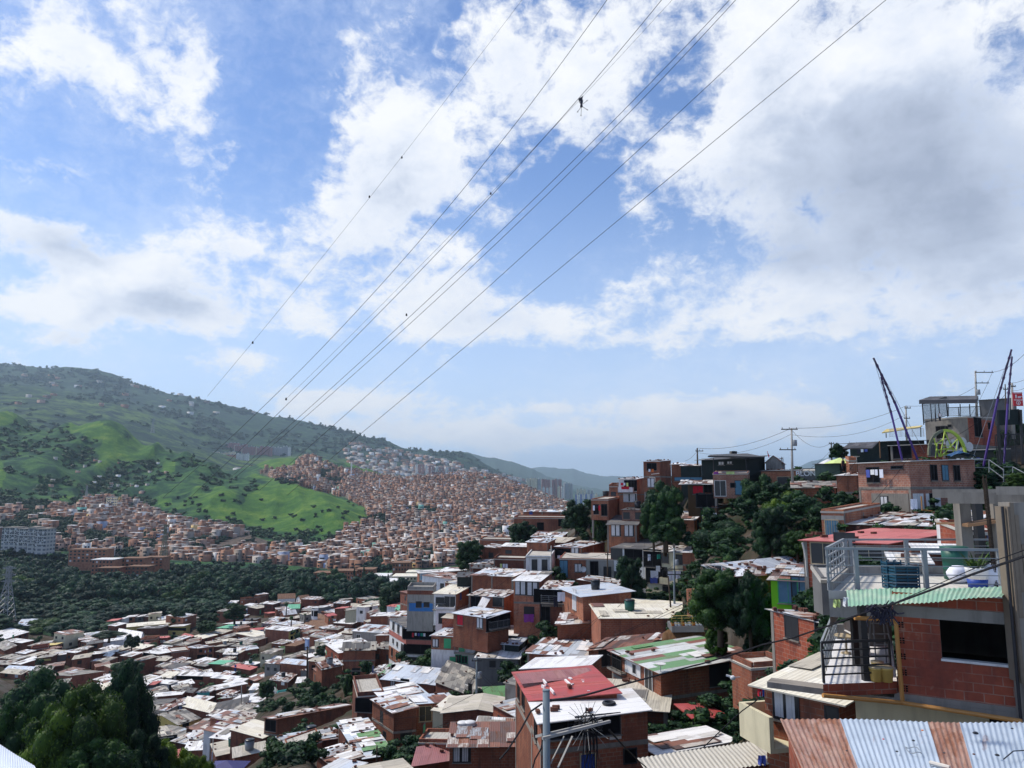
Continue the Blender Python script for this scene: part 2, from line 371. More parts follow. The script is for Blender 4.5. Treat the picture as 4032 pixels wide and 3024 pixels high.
COLS = {
 -1000: {3:-3,15:-12,60:-32,134:-48,230:-53,480:-58,640:-48,900:-5,1200:60,1500:165,1900:120,2600:300,4000:600,5000:870,6000:700,9000:300,14000:0},
 0: {3:-3,12:-9,30:-18,60:-30,100:-40,134:-46,200:-53,300:-54,480:-60,600:-58,700:-44,900:-14,1100:30,1300:96,1500:148,1650:140,1900:100,2500:270,4000:560,5000:829,6000:700,9000:200,14000:0},
 200: {3:-3,12:-9,30:-18,60:-30,100:-37,134:-47,170:-56,200:-57,300:-58,480:-62,600:-60,700:-48,900:-16,1050:10,1250:70,1450:130,1600:118,1900:80,2500:245,4000:520,5000:812,6000:680,9000:200,14000:0},
 380: {3:-3,12:-9,30:-18,60:-30,100:-36.5,134:-47,170:-56,200:-57,300:-58.5,450:-61,560:-65,700:-55,850:-28,1000:-12,1120:8,1280:62,1450:131,1550:120,1800:60,2500:220,4000:490,5000:765,6000:640,9000:200,14000:0},
 560: {3:-3,12:-9,30:-18,60:-29,100:-36,134:-47,170:-56,200:-57,300:-58.5,450:-61,560:-65,700:-57,850:-44,960:-34,1080:-10,1250:40,1420:88,1550:70,1800:35,2500:175,4000:430,5000:672,6000:560,9000:180,14000:0},
 760: {3:-3,12:-9,30:-17,60:-27,100:-36,134:-47,170:-56,200:-57,300:-58.5,450:-61,560:-64,700:-58,850:-46,960:-38,1100:-8,1250:30,1400:66,1550:45,1800:20,2400:110,3000:170,4000:390,5000:602,6000:520,9000:180,14000:0},
 964: {3:-3,12:-8,30:-16,60:-25,95:-34,134:-44,170:-52,200:-55,300:-58.5,450:-61,560:-64,700:-59,850:-48,960:-34,1100:0,1250:28,1400:20,1600:15,1900:62,2050:40,2500:80,3000:128,3600:240,4900:518,6000:430,9000:160,14000:0},
 1100: {3:-3,12:-8,30:-15,60:-24,95:-32,134:-38,190:-47,300:-56,450:-61,560:-64,750:-61,880:-52,980:-30,1100:0,1250:10,1400:10,1600:40,1880:86,2050:50,2500:75,3000:126,3600:220,4800:465,6000:380,9000:150,14000:0},
 1240: {3:-3,12:-8,30:-15,60:-23,95:-31,134:-36,190:-45,300:-55,450:-61,560:-64,750:-62,860:-58,980:-26,1120:-6,1250:-18,1400:0,1600:38,1850:83,2050:60,2500:62,3000:126,3600:200,4700:420,6000:340,9000:140,14000:0},
 1350: {3:-3,12:-8,30:-14,60:-24.5,85:-31.5,95:-31,134:-34,190:-43,300:-54,450:-60,560:-63,750:-62,880:-50,1000:-24,1100:-15,1200:-28,1350:-14,1550:22,1820:77,2050:50,2500:50,3000:110,3600:180,4700:374,6000:300,9000:130,14000:0},
 1450: {3:-3,12:-8,30:-14,60:-24.5,85:-31,95:-30.5,134:-32.5,190:-41,300:-53,450:-60,560:-63,750:-62,900:-52,1050:-30,1200:-30,1350:-18,1550:8,1800:58,2050:30,2500:30,3000:92,3600:150,4600:330,6000:270,9000:120,14000:0},
 1600: {3:-3,12:-7.5,30:-14,60:-24,85:-29,95:-29,134:-31.5,190:-34,250:-42,320:-50,450:-58,600:-60,750:-61,900:-52,1150:-22,1400:-2,1650:27,1750:26,2200:-10,3000:50,3600:110,4500:255,6000:220,9000:100,14000:0},
 1820: {3:-3,12:-7.5,30:-14,60:-25,85:-29,100:-28,130:-26,170:-22,200:-22,240:-30,320:-46,450:-56,600:-60,750:-60,900:-52,1150:-28,1450:8,1700:37,1850:30,2300:-10,3000:25,3600:70,4500:205,5200:262,6500:200,9000:100,14000:0},
 1940: {3:-3,12:-7.5,30:-14,60:-25,80:-28,100:-26,125:-23.5,170:-18,200:-17,240:-26,330:-46,450:-56,600:-60,750:-60,900:-54,1150:-34,1450:0,1680:29,1850:22,2300:-20,3000:0,3600:30,4500:125,5000:150,6500:110,9000:80,14000:0},
 2070: {3:-3,12:-7.5,30:-13.5,40:-17.5,62:-25,80:-26.5,125:-20,160:-13,190:-11,230:-15,330:-44,450:-56,600:-60,750:-60,900:-55,1150:-40,1450:-10,1620:3,1850:-8,2300:-40,3000:-42,4000:-20,5000:60,6500:60,9000:60,14000:0},
 2220: {3:-3,12:-7.5,30:-13.5,40:-17.5,60:-24,85:-24,110:-16,130:-11,160:-9,190:-8,230:-14,330:-44,450:-56,600:-60,900:-56,1150:-48,1500:-28,1700:-32,2300:-50,3000:-42,4000:-42,6500:0,9000:20,14000:0},
 2400: {3:-3,12:-7,20:-9,40:-16.5,50:-19.5,85:-22,115:-14.5,130:-6,145:-2,180:-2,230:-10,400:-50,750:-60,1500:-55,3000:-55,14000:0},
 2620: {3:-3,12:-7,20:-9,40:-16,50:-18.5,75:-18.5,92:-17,103:-16.8,112:-16,124:-7,135:-3,150:0,180:0,230:-6,400:-42,750:-50,1500:-50,3000:-50,14000:0},
 2800: {3:-3,12:-6.5,20:-9,30:-12.6,40:-15.6,57:-17,75:-12.6,92:-6,105:-1,120:4,160:4,200:0,400:-30,750:-40,1500:-45,3000:-50,14000:0},
 3200: {3:-3,12:-7.2,20:-9.3,28:-10.4,38:-9.5,55:-8.6,65:-4.5,85:0,105:3,140:4,200:2,400:-10,1500:-20,3000:-40,14000:0},
 3600: {3:-3,12:-7.0,20:-9,30:-8.5,42:-6.2,68:-3.2,80:0,95:3.9,110:7,150:9,300:10,900:0,3000:-30,14000:0},
 4032: {3:-3,12:-6.5,20:-8,40:-5.5,60:-3,80:2.2,100:6.4,150:12,300:20,900:10,3000:-20,14000:0},
 5000: {3:-3,12:-5,20:-6,40:-4,60:0,80:4,100:9,150:16,300:26,900:20,3000:0,14000:0},
}
UG = np.arange(-1000, 5001, 10.0)
NY = 620
LY = np.linspace(math.log(3.0), math.log(14000.0), NY)
YG = np.exp(LY)
def _grid():
 ks = sorted(COLS); A = []
 for k in ks:
  d = COLS[k]; yy = sorted(d)
  A.append(np.interp(LY, [math.log(a) for a in yy], [d[a] for a in yy]))
 A = np.array(A); ks = np.array(ks, float)
 ker = np.exp(-np.linspace(-2, 2, 9) ** 2); ker /= ker.sum()
 A = np.array([np.convolve(np.pad(a, 4, mode='edge'), ker, 'valid') for a in A])
 m = np.zeros_like(A)
 d = (A[1:] - A[:-1]) / (ks[1:] - ks[:-1])[:, None]
 m[0], m[-1] = d[0], d[-1]
 s = np.where(d[1:] * d[:-1] > 0, 2 * d[1:] * d[:-1] / (d[1:] + d[:-1] + 1e-12), 0)
 m[1:-1] = s
 out = np.zeros((len(UG), NY))
 for i, u in enumerate(UG):
  j = min(max(np.searchsorted(ks, u, 'right') - 1, 0), len(ks) - 2)
  h = ks[j + 1] - ks[j]; t = (u - ks[j]) / h
  out[i] = ((2*t**3 - 3*t**2 + 1) * A[j] + (t**3 - 2*t**2 + t) * h * m[j] + (-2*t**3 + 3*t**2) * A[j+1] + (t**3 - t**2) * h * m[j+1])
 return out
GZ = _grid()
_rs = np.random.RandomState(3)
_T = _rs.rand(256, 256)
def vnoise(x, y):
 xi = np.floor(x).astype(int); yi = np.floor(y).astype(int)
 fx = x - xi; fy = y - yi
 fx = fx * fx * (3 - 2 * fx); fy = fy * fy * (3 - 2 * fy)
 a = _T[xi % 256, yi % 256]; b = _T[(xi + 1) % 256, yi % 256]
 c = _T[xi % 256, (yi + 1) % 256]; d = _T[(xi + 1) % 256, (yi + 1) % 256]
 return (a * (1 - fx) + b * fx) * (1 - fy) + (c * (1 - fx) + d * fx) * fy
def fbm(x, y, o=5, ridge=False):
 s = 0; a = .5; t = 0
 for k in range(o):
  n = vnoise(x + 17.3 * k, y + 9.1 * k)
  if ridge: n = 1 - np.abs(2 * n - 1)
  s = s + a * n; t += a; a *= .5; x = x * 2.03; y = y * 2.03
 return s / t
UU, YY = np.meshgrid(UG, YG, indexing='ij')
XX = (UU - 2016) / KU * YY
amp = np.interp(YY, [60, 200, 500, 900, 1500, 3000, 5000, 9000], [0, .6, 1.5, 6, 16, 34, 60, 50])
msk = np.where((YY > 880) & (YY < 2000) & (UU > 1430), .35, 1.0)
hillm = np.interp(YY, [850, 1000, 1500, 1900], [0, 1, 1, 0]) * np.interp(UU, [-200, 100, 1300, 1440], [.6, 1, 1, 0])
GZ = GZ + amp * msk * (fbm(XX / (YY * .16 + 40) + 5, YY / (YY * .22 + 60) * 3 + 3, 5, True) - .68) * 1.3
gul_ = fbm((XX + YY * .30) / 120 + 9, YY / 420, 3, True) - .66
GZ = GZ + hillm * 52 * gul_ + np.interp(YY, [2200, 3200, 6000], [0, 46, 60]) * (fbm((XX - YY * .3) / 330, YY / 900 + 4, 5, True) - .62)
GZ = GZ + np.interp(YY, [800, 1500, 4000], [0, 1.5, 8]) * (fbm(XX / 34, YY / 60, 4) - .5)
def _look(G, x, Y):
 u = 2016 + KU * x / Y
 fu = np.clip((u - UG[0]) / 10.0, 0, len(UG) - 1.001); fy = np.clip((np.log(Y) - LY[0]) / (LY[1] - LY[0]), 0, NY - 1.001)
 i = np.floor(fu).astype(int) if isinstance(fu, np.ndarray) else int(fu); j = np.floor(fy).astype(int) if isinstance(fy, np.ndarray) else int(fy)
 a, b = fu - i, fy - j
 return (G[i, j] * (1 - a) + G[i + 1, j] * a) * (1 - b) + (G[i, j + 1] * (1 - a) + G[i + 1, j + 1] * a) * b
def ground(x, Y): return float(_look(GZ, x, Y))
_yr = np.exp(np.linspace(math.log(8), math.log(13000), 1400))
def hit(px, py, h=0.0, y0=8.0):
 """first point of the terrain (raised by h) along a pixel's ray"""
 r = ray(px, py)
 x = r[0] / r[1] * _yr; z = r[2] / r[1] * _yr
 g = _look(GZ, x, _yr) + h
 k = np.where((g >= z) & (_yr >= y0))[0]
 if len(k) == 0: return None
 k = k[0]
 if k == 0: return Vector((x[0], _yr[0], z[0]))
 d0 = z[k-1] - g[k-1]; d1 = z[k] - g[k]; t = d0 / (d0 - d1 + 1e-9)
 t = min(max(t, 0), 1)
 Yv = _yr[k-1] * (1 - t) + _yr[k] * t
 return Vector((r[0] / r[1] * Yv, Yv, r[2] / r[1] * Yv))
def inpoly(x, y, poly):
 c = False; n = len(poly); j = n - 1
 for i in range(n):
  xi, yi = poly[i]; xj, yj = poly[j]
  if (yi > y) != (yj > y) and x < (xj - xi) * (y - yi) / (yj - yi) + xi: c = not c
  j = i
 return c
def npin(X, Y, poly):
 c = np.zeros(X.shape, bool); j = len(poly) - 1
 for i in range(len(poly)):
  xi, yi = poly[i]; xj, yj = poly[j]
  c ^= ((yi > Y) != (yj > Y)) & (X < (xj - xi) * (Y - yi) / ((yj - yi) or 1e-9) + xi)
  j = i
 return c
GREENHILL = [(-900,1560),(0,1600),(70,1620),(150,1650),(310,1650),(380,1650),(448,1690),(554,1730),(640,1756),(700,1760),(800,1790),(900,1835),(1045,1885),(1131,1905),(1237,1935),(1358,1962),(1445,2005),(1452,2050),(1400,2072),(1262,2130),(1180,2160),(1060,2130),(964,2097),(800,2072),(675,2048),(560,1990),(434,1962),(300,1978),(200,1962),(0,1962),(-900,1960)]
GRASS_SUN = [[(240,1708),(308,1658),(385,1658),(450,1700),(554,1735),(622,1770),(580,1820),(506,1850),(434,1860),(385,1835),(338,1810),(400,1762),(434,1718),(395,1708),(338,1704)],  # grass areas; sun patches on the hill are painted in as brighter green
 [(555,1810),(640,1800),(705,1810),(680,1865),(640,1865)],
 [(560,1925),(600,1925),(690,1990),(640,2000)],
 [(987,1937),(1045,1896),(1131,1908),(1237,1938),(1358,1966),(1447,2008),(1438,2060),(1310,2082),(1160,2106),(1045,2090),(960,2070),(900,2040)],
 [(820,1960),(860,1900),(930,1960),(900,2060),(830,2060)],
 [(-200,1640),(0,1628),(60,1632),(90,1680),(0,1690)],[(-200,1780),(0,1790),(20,1860),(0,1930),(-200,1930)],
 [(996,1840),(1060,1800),(1168,1790),(1160,1840),(1100,1850)],
 [(1330,1812),(1400,1815),(1479,1840),(1585,1880),(1500,1875),(1400,1845)],
 [(190,1975),(280,1930),(330,1930),(300,1965)]]
BUILT_L = [(-900,1975),(0,1975),(60,1965),(200,1968),(300,1982),(434,1964),(560,1992),(675,2050),(800,2074),(964,2099),(1060,2132),(1180,2162),(1262,2132),(1262,2235),(964,2215),(620,2205),(400,2190),(260,2170),(0,2170),(-900,2170)]
BUILT_R = [(1262,2132),(1400,2074),(1452,2052),(1447,2004),(1358,1958),(1237,1930),(1150,1900),(1060,1880),(1000,1850),(1080,1845),(1160,1838),(1190,1800),(1240,1800),(1300,1835),(1358,1850),(1420,1862),(1500,1880),(1585,1890),(1671,1889),(1816,1872),(1872,1864),(1945,1878),(2070,1927),(2176,1960),(2219,1989),(2400,2000),(2400,2140),(2100,2180),(1900,2215),(1700,2235),(1500,2245),(1262,2240)]
PX = 2016 + F * XX / (YY * CP + GZ * SP)
PYY = 1512 - F * (-YY * SP + GZ * CP) / (YY * CP + GZ * SP)
grass_sun_m = np.zeros(UU.shape); builtm = np.zeros(UU.shape)
far = (YY > 700) & (YY < 2150)
for g in GRASS_SUN: grass_sun_m = np.where(npin(PX, PYY, g) & far, 1.0, grass_sun_m)
for g in (BUILT_L, BUILT_R): builtm = np.where(npin(PX, PYY, g) & (YY > 560) & (YY < 1950) & (grass_sun_m < .5), 1.0, builtm)
wob = fbm(XX / 30, YY / 45, 4) - .5
def blur(a, n=2):
 for _ in range(n):
  a = (a + np.roll(a, 1, 0) + np.roll(a, -1, 0) + np.roll(a, 1, 1) + np.roll(a, -1, 1)) / 5
 return a
grass_sun_m = np.clip((blur(grass_sun_m, 4) - .5 + wob * .9) * 3 + .5, 0, 1)
grass_sun_m = np.where((YY > 850) & (YY < 2100), np.clip(grass_sun_m * 1.0 + (gul_ * 3.2) * hillm, 0, 1), grass_sun_m)
mt = fbm(XX / 420 + 3, YY / 700 + 8, 6)
band = np.interp(PYY - np.interp(PX, [0, 440, 900, 1350, 1800, 2100], [1440, 1490, 1600, 1700, 1815, 1900]), [0, 60, 110, 200, 300], [-.30, -.14, .03, .06, .02])
grass_sun_m = np.where(YY > 2150, np.clip((mt - .53 + band * .8 + wob * .35) * 9, 0, 1), grass_sun_m)
builtm = np.clip(blur(builtm, 2), 0, 1)
def sheet(name, y0, y1, u0, u1, su, mat, kind='structure', sy=1):
 i0, i1 = int((u0 - UG[0]) / 10), int((u1 - UG[0]) / 10)
 j0, j1 = np.searchsorted(YG, y0), min(np.searchsorted(YG, y1), NY - 1)
 I = np.arange(i0, i1 + 1, su); J = np.arange(j0, j1 + 1, sy)
 if J[-1] != j1: J = np.append(J, j1)
 a = np.ix_(I, J)
 V = np.stack([XX[a], YY[a], GZ[a]], -1).reshape(-1, 3)
 ni, nj = len(I), len(J)
 q = (np.arange(ni - 1)[:, None] * nj + np.arange(nj - 1)[None, :]).ravel()
 Fq = np.stack([q, q + nj, q + nj + 1, q + 1], -1)
 me = np_mesh(name, V, Fq, mat)
 for nm, M in (('grass', grass_sun_m), ('built', builtm)):
  at_ = me.attributes.new(nm, 'FLOAT', 'POINT'); at_.data.foreach_set('value', M[a].ravel().astype(np.float32))
 o = obj(name, me); tag(o, kind=kind)
 return o
def landmat(name, mode):
 m, t = newmat(name)
 tc = t.n('ShaderNodeTexCoord').outputs['Object']
 g = t.n('ShaderNodeAttribute', attribute_name='grass').outputs['Fac']
 b = t.n('ShaderNodeAttribute', attribute_name='built').outputs['Fac']
 if mode == 'near':
  n1 = t.noise(tc, .12, 6, .65); n2 = t.noise(tc, 1.2, 5, .65)
  c = t.ramp(n1, [(.35, (.015, .032, .016)), (.5, (.06, .045, .032)), (.62, (.10, .09, .08)), (.75, (.025, .045, .02))])
  c = mulc(t, c, t.math('MULTIPLY_ADD', n2, .9, .5))
  t.out(c, .95, .1, n2, .6, .2); return m
 if mode == 'mid':
  n1 = t.noise(tc, .035, 7, .7); n2 = t.noise(tc, .16, 5, .7); n3 = t.noise(tc, .012, 4, .6)
  wood = t.ramp(n1, [(.38, (.009, .036, .026)), (.47, (.018, .060, .030)), (.55, (.040, .105, .036)), (.66, (.075, .15, .045))])
  gr = t.ramp(n1, [(.32, (.030, .088, .028)), (.48, (.055, .135, .030)), (.60, (.10, .185, .036)), (.74, (.18, .24, .06))])  # bright green, also the colour of the painted sun patches
  c = t.mix(t.ramp(g, [(.3, 0), (.6, 1)]), wood, gr)
  ur = t.ramp(n2, [(.4, (.06, .06, .055)), (.55, (.15, .11, .09)), (.7, (.03, .05, .03))])
  c = t.mix(t.ramp(b, [(.3, 0), (.7, 1)]), c, ur)
  t.out(c, .95, .1, n2, .8, 4.0); return m
 n1 = t.noise(tc, .0045, 8, .72); n2 = t.noise(tc, .014, 8, .78)
 wood = t.ramp(n2, [(.38, (.008, .028, .030)), (.5, (.020, .052, .036)), (.60, (.045, .095, .042)), (.72, (.09, .15, .055))])
 gr = t.ramp(n1, [(.35, (.055, .11, .035)), (.55, (.10, .17, .05)), (.7, (.16, .22, .08))])
 gg = t.math('MULTIPLY', g, t.ramp(n2, [(.46, 0), (.56, 1)]))
 c = t.mix(gg, wood, gr)
 t.out(c, .95, .1, n2, .9, 22.0)
 return m
landmat('land_near', 'near'); landmat('land_mid', 'mid'); landmat('land_far', 'far')
SUN_EL, SUN_AZ = math.radians(52), math.radians(-62)    # azimuth from +Y, negative = left
def make_world():
 w = bpy.data.worlds.new('World'); scn.world = w; w.use_nodes = True
 class M: pass
 t = NT.__new__(NT); t.t = w.node_tree; t.t.nodes.clear()
 sky = t.n('ShaderNodeTexSky'); sky.sky_type = 'NISHITA'; sky.sun_disc = False
 sky.sun_elevation = SUN_EL; sky.sun_rotation = SUN_AZ; sky.altitude = 1500; sky.air_density = 1.25; sky.dust_density = 1.2; sky.ozone_density = 2.2
 d = t.n('ShaderNodeTexCoord').outputs['Generated']
 sp = t.n('ShaderNodeSeparateXYZ'); t.l(d, sp.inputs[0])
 dx, dy, dz = sp.outputs
 ys = t.math('MAXIMUM', t.math('ABSOLUTE', dy), .15)
 az = t.math('ARCTAN2', dx, dy)                       # compass bearing of the view direction
 el = t.math('ARCSINE', dz)
 zz = t.math('ADD', t.math('MAXIMUM', dz, 0.0), .22)
 cx = t.math('DIVIDE', dx, zz); cy = t.math('DIVIDE', dy, zz)
 cv = t.n('ShaderNodeCombineXYZ'); t.l(cx, cv.inputs[0]); t.l(cy, cv.inputs[1]); t.l(t.math('MULTIPLY', el, .5), cv.inputs[2])
 v0 = cv.outputs[0]
 cb = t.n('ShaderNodeCombineXYZ'); t.l(az, cb.inputs[0]); t.l(t.math('MULTIPLY', t.math('SUBTRACT', el, t.math('MULTIPLY', t.math('EXPONENT', t.math('MULTIPLY', el, -7.0)), .10)), 1.3), cb.inputs[1]); cb.inputs[2].default_value = 3.1
 v1 = cb.outputs[0]
 ca = t.n('ShaderNodeCombineXYZ'); t.l(az, ca.inputs[0]); t.l(el, ca.inputs[1]); ae = ca.outputs[0]
 def AE(px, py):
  r = Vector(ray(px, py)).normalized()
  return math.atan2(r.x, r.y), math.asin(r.z)
 def blob(px, py, sx, sy, w, rot=0):
  a0, e0 = AE(px * 1.8228, py * 1.8228)
  a1, _ = AE((px + sx) * 1.8228, py * 1.8228); _, e1 = AE(px * 1.8228, (py + sy) * 1.8228)
  wa, we = abs(a1 - a0), abs(e1 - e0)
  mp = t.n('ShaderNodeMapping', vector_type='TEXTURE')
  mp.inputs['Location'].default_value = (a0, e0, 0); mp.inputs['Rotation'].default_value = (0, 0, rot)
  mp.inputs['Scale'].default_value = (wa * 2.1, we * 2.1, 1); t.l(ae, mp.inputs[0])
  g = t.n('ShaderNodeTexGradient', gradient_type='QUADRATIC_SPHERE'); t.l(mp.outputs[0], g.inputs[0])
  return g.outputs[1], w
 cov = 0.0
 for b in CLOUDS:
  x, wt = blob(*b); cov = t.math('MULTIPLY_ADD', x, wt * 1.15, cov)
 greys = 0.0
 for b in GREYS:
  x, wt = blob(*b); greys = t.math('MULTIPLY_ADD', x, wt * 1.25, greys)
 n_big = t.noise(v1, 3.4, 2, .5, 0)
 n_mid = t.noise(v1, 8.5, 7, .60, .22)
 n_fine = t.noise(v1, 42.0, 5, .66, .35)
 dens = t.math('ADD', t.math('ADD', t.math('MULTIPLY', n_mid, 1.7), t.math('MULTIPLY', n_fine, .66)), t.math('MULTIPLY', n_big, .5))
 field = t.math('ADD', t.math('SUBTRACT', dens, 1.595), cov)
 alpha = t.n('ShaderNodeMapRange', interpolation_type='SMOOTHSTEP'); t.l(field, alpha.inputs[0])
 alpha.inputs[1].default_value = -.10; alpha.inputs[2].default_value = .30
 v1b = t.vadd(v1, (-.018, .055, 0))
 n_mid2 = t.noise(v1b, 8.5, 4, .60, .22)
 lit = t.math('MULTIPLY_ADD', t.math('SUBTRACT', n_mid, n_mid2), 2.6, .5, clamp=True)
 thick = t.n('ShaderNodeMapRange'); t.l(field, thick.inputs[0]); thick.inputs[1].default_value = .15; thick.inputs[2].default_value = .9
 sh = t.math('ADD', t.math('MULTIPLY', thick.outputs[0], .18), t.math('MULTIPLY', t.math('SUBTRACT', .75, lit), t.math('MULTIPLY_ADD', thick.outputs[0], .75, .12)))
 sh = t.math('ADD', sh, t.math('MULTIPLY', greys, t.math('ADD', .55, t.math('MULTIPLY', n_mid, .9))), clamp=True)
 ccol = t.ramp(sh, [(0, (.88, .89, .91)), (.22, (.74, .78, .86)), (.5, (.52, .58, .70)), (1.0, (.34, .39, .50))])
 back = t.n('ShaderNodeMapRange'); t.l(dy, back.inputs[0]); back.inputs[1].default_value = -.35; back.inputs[2].default_value = .3; back.inputs[3].default_value = .35
 up = t.n('ShaderNodeMapRange'); t.l(el, up.inputs[0]); up.inputs[1].default_value = -.02; up.inputs[2].default_value = .02
 al = t.math('MULTIPLY', alpha.outputs[0], t.math('MULTIPLY', back.outputs[0], up.outputs[0]))
 skyc = mulc(t, sky.outputs[0], t.math('ADD', SKYK, 0.0))
 skyc = t.vadd(skyc, SKYTINT, 'MULTIPLY')
 veil = t.n('ShaderNodeMapRange', interpolation_type='SMOOTHSTEP'); t.l(el, veil.inputs[0])
 veil.inputs[1].default_value = .46; veil.inputs[2].default_value = -.02
 vn = t.math('MULTIPLY', veil.outputs[0], t.math('MULTIPLY_ADD', n_big, .4, .62))
 skyc = t.mix(vn, skyc, (.66, .79, 1.0))
 film = t.n('ShaderNodeMapRange', interpolation_type='SMOOTHSTEP'); t.l(t.math('ADD', t.math('MULTIPLY', n_big, .8), t.math('MULTIPLY', n_fine, .35)), film.inputs[0]); film.inputs[1].default_value = .48; film.inputs[2].default_value = .78; film.inputs[4].default_value = .42
 skyc = t.mix(t.math('MULTIPLY', film.outputs[0], up.outputs[0]), skyc, (.72, .80, .95))
 final = t.mix(al, skyc, ccol)
 bg = t.n('ShaderNodeBackground'); t.l(final, bg.inputs[0]); bg.inputs[1].default_value = 1.0
 o = t.n('ShaderNodeOutputWorld'); t.l(bg.outputs[0], o.inputs[0])
 w.cycles.sampling_method = 'MANUAL'; w.cycles.sample_map_resolution = 512
SKYK = .098; SKYTINT = (.84, 1.0, 1.28)
CLOUDS = [(230,140,200,130,.46,-.5),(430,150,90,100,.42,0),(60,110,90,80,.1,0),(410,270,80,30,.2,0),(500,330,60,40,.22,.4),
 (160,370,110,25,.25,0),(100,510,200,75,.42,-.2),(330,640,320,80,.50,-.1),(520,530,120,50,.18,-.3),
 (870,380,230,190,.42,0),(760,500,200,140,.25,0),(790,150,90,60,.24,-.5),(900,250,90,120,.2,0),
 (1120,120,120,170,.34,0),(1250,300,110,140,.22,0),(1350,60,160,100,.2,0),
 (1800,250,520,330,.62,0),(1600,150,260,200,.2,0),(2100,550,330,170,.45,0),(1700,600,260,90,.2,0),
 (900,640,330,75,.36,0),(1150,700,260,60,.30,0),(1450,720,170,50,.34,.1),(1000,690,500,60,.12,0),
 (900,875,150,50,.56,0),(970,935,200,28,.44,0),(1370,880,110,32,.54,0),(1560,893,120,32,.52,0),(1250,950,260,24,.38,0),(1500,945,220,24,.44,0),(1790,920,170,36,.46,0),(1180,882,90,16,.40,0),(700,870,90,20,.4,0),(450,690,200,30,.2,0),(150,700,200,30,.16,0),
 (2050,690,260,60,.25,.1),(160,740,90,25,.42,0),(60,655,140,34,.40,0),(560,780,80,20,.34,0),(680,860,80,22,.36,0),(280,780,60,18,.12,0),(2050,830,60,20,.24,0),
 (600,50,200,200,-.30,0),(570,420,150,130,-.20,0),(1200,640,60,100,-.1,0),(1400,700,200,25,-.1,0),(1320,820,500,60,-.16,0),(200,440,220,45,-.22,0),(350,730,500,25,-.12,0),(1330,560,120,90,-.18,0)]
GREYS = [(1850,380,340,130,.50,-.12),(2100,480,280,190,.50,0),(1700,560,240,70,.34,0),(1990,250,220,90,.26,0),(880,430,160,60,.12,0),(1100,690,120,30,.12,0),(130,530,130,40,.35,0),(350,660,150,35,.28,0),(740,560,120,40,.08,0),(1500,730,80,20,.1,0)]
make_world()
sl = bpy.data.lights.new('sun', 'SUN'); sl.energy = 3.9; sl.angle = math.radians(5); sl.color = (1.0, .92, .80)
so = bpy.data.objects.new('sun', sl); COL.objects.link(so)
sd = Vector((math.sin(SUN_AZ) * math.cos(SUN_EL), math.cos(SUN_AZ) * math.cos(SUN_EL), math.sin(SUN_EL)))
so.rotation_euler = sd.to_track_quat('Z', 'Y').to_euler()
cam = bpy.data.cameras.new('camera'); co = bpy.data.objects.new('camera', cam); COL.objects.link(co)
cam.sensor_width = 36; cam.lens = 36 * F / 4032; cam.clip_start = .1; cam.clip_end = 60000
co.location = (0, 0, 0); co.rotation_euler = (math.pi / 2 + PIT, 0, 0); scn.camera = co
scn.view_settings.view_transform = 'Standard'; scn.view_settings.look = 'None'; scn.view_settings.gamma = 1
scn.view_settings.exposure = 0.22
scn.cycles.use_denoising = True
scn.cycles.max_bounces = 5; scn.cycles.diffuse_bounces = 3; scn.cycles.volume_bounces = 0
scn.cycles.sample_clamp_indirect = 4
scn.cycles.use_adaptive_sampling = True; scn.cycles.adaptive_threshold = .02
HOUSES = []          # (centre, radius, base z, label)
WARN = []
ROOFALT = {'wh': ['gv', 'fm', 'rm'], 'bg': ['wh', 'gv', 'ru'], 'gv': ['wh', 'rm', 'ru'], 'rm': ['wh', 'ru', 'gv'], 'ru': ['rm', 'wh', 'gv'], 'fb': ['fm', 'wc', 'gv'],
  'fg': ['fm', 'gv', 'fg'], 'fm': ['gv', 'fb', 'ru'], 'rd': ['mv', 'ru', 'rd'], 'mv': ['rd', 'gv', 'ru'], 'gr': ['gw', 'gv', 'ru'], 'gw': ['wh', 'ru', 'gr'], 'wc': ['fb', 'wc', 'wh'],
  'sl': ['sl'] * 3, 'tl': ['tl', 'ru', 'tl'], 'ktn': ['ktn', 'gv', 'fg'], 'gt': ['gv'] * 3, 'rp': ['rp'] * 3, 'yl': ['yl'] * 3}
def wall_prism(mb, q, z0, cap=True, gable=None):
 """q: four top corners (ccw), walls down to z0"""
 b = [Vector((p.x, p.y, z0)) for p in q]
 run = 0
 for k in range(4):
  j = (k + 1) % 4
  ln = (q[j] - q[k]).xy.length
  if ln < .01: continue
  mids = []
  if gable and gable[0] in (k,): mids = [gable[1]]
  if gable and gable[2] in (k,): mids = [gable[3]]
  pts = [b[k], b[j], q[j]] + mids + [q[k]]
  uv = [(run, b[k].z), (run + ln, b[j].z), (run + ln, q[j].z)] + [(run + ln / 2, m_.z) for m_ in mids] + [(run, q[k].z)]
  mb.face(pts, 0, uv); run += ln
 if cap: mb.face(q if not gable else [q[0], q[1], q[2], q[3]], 0)
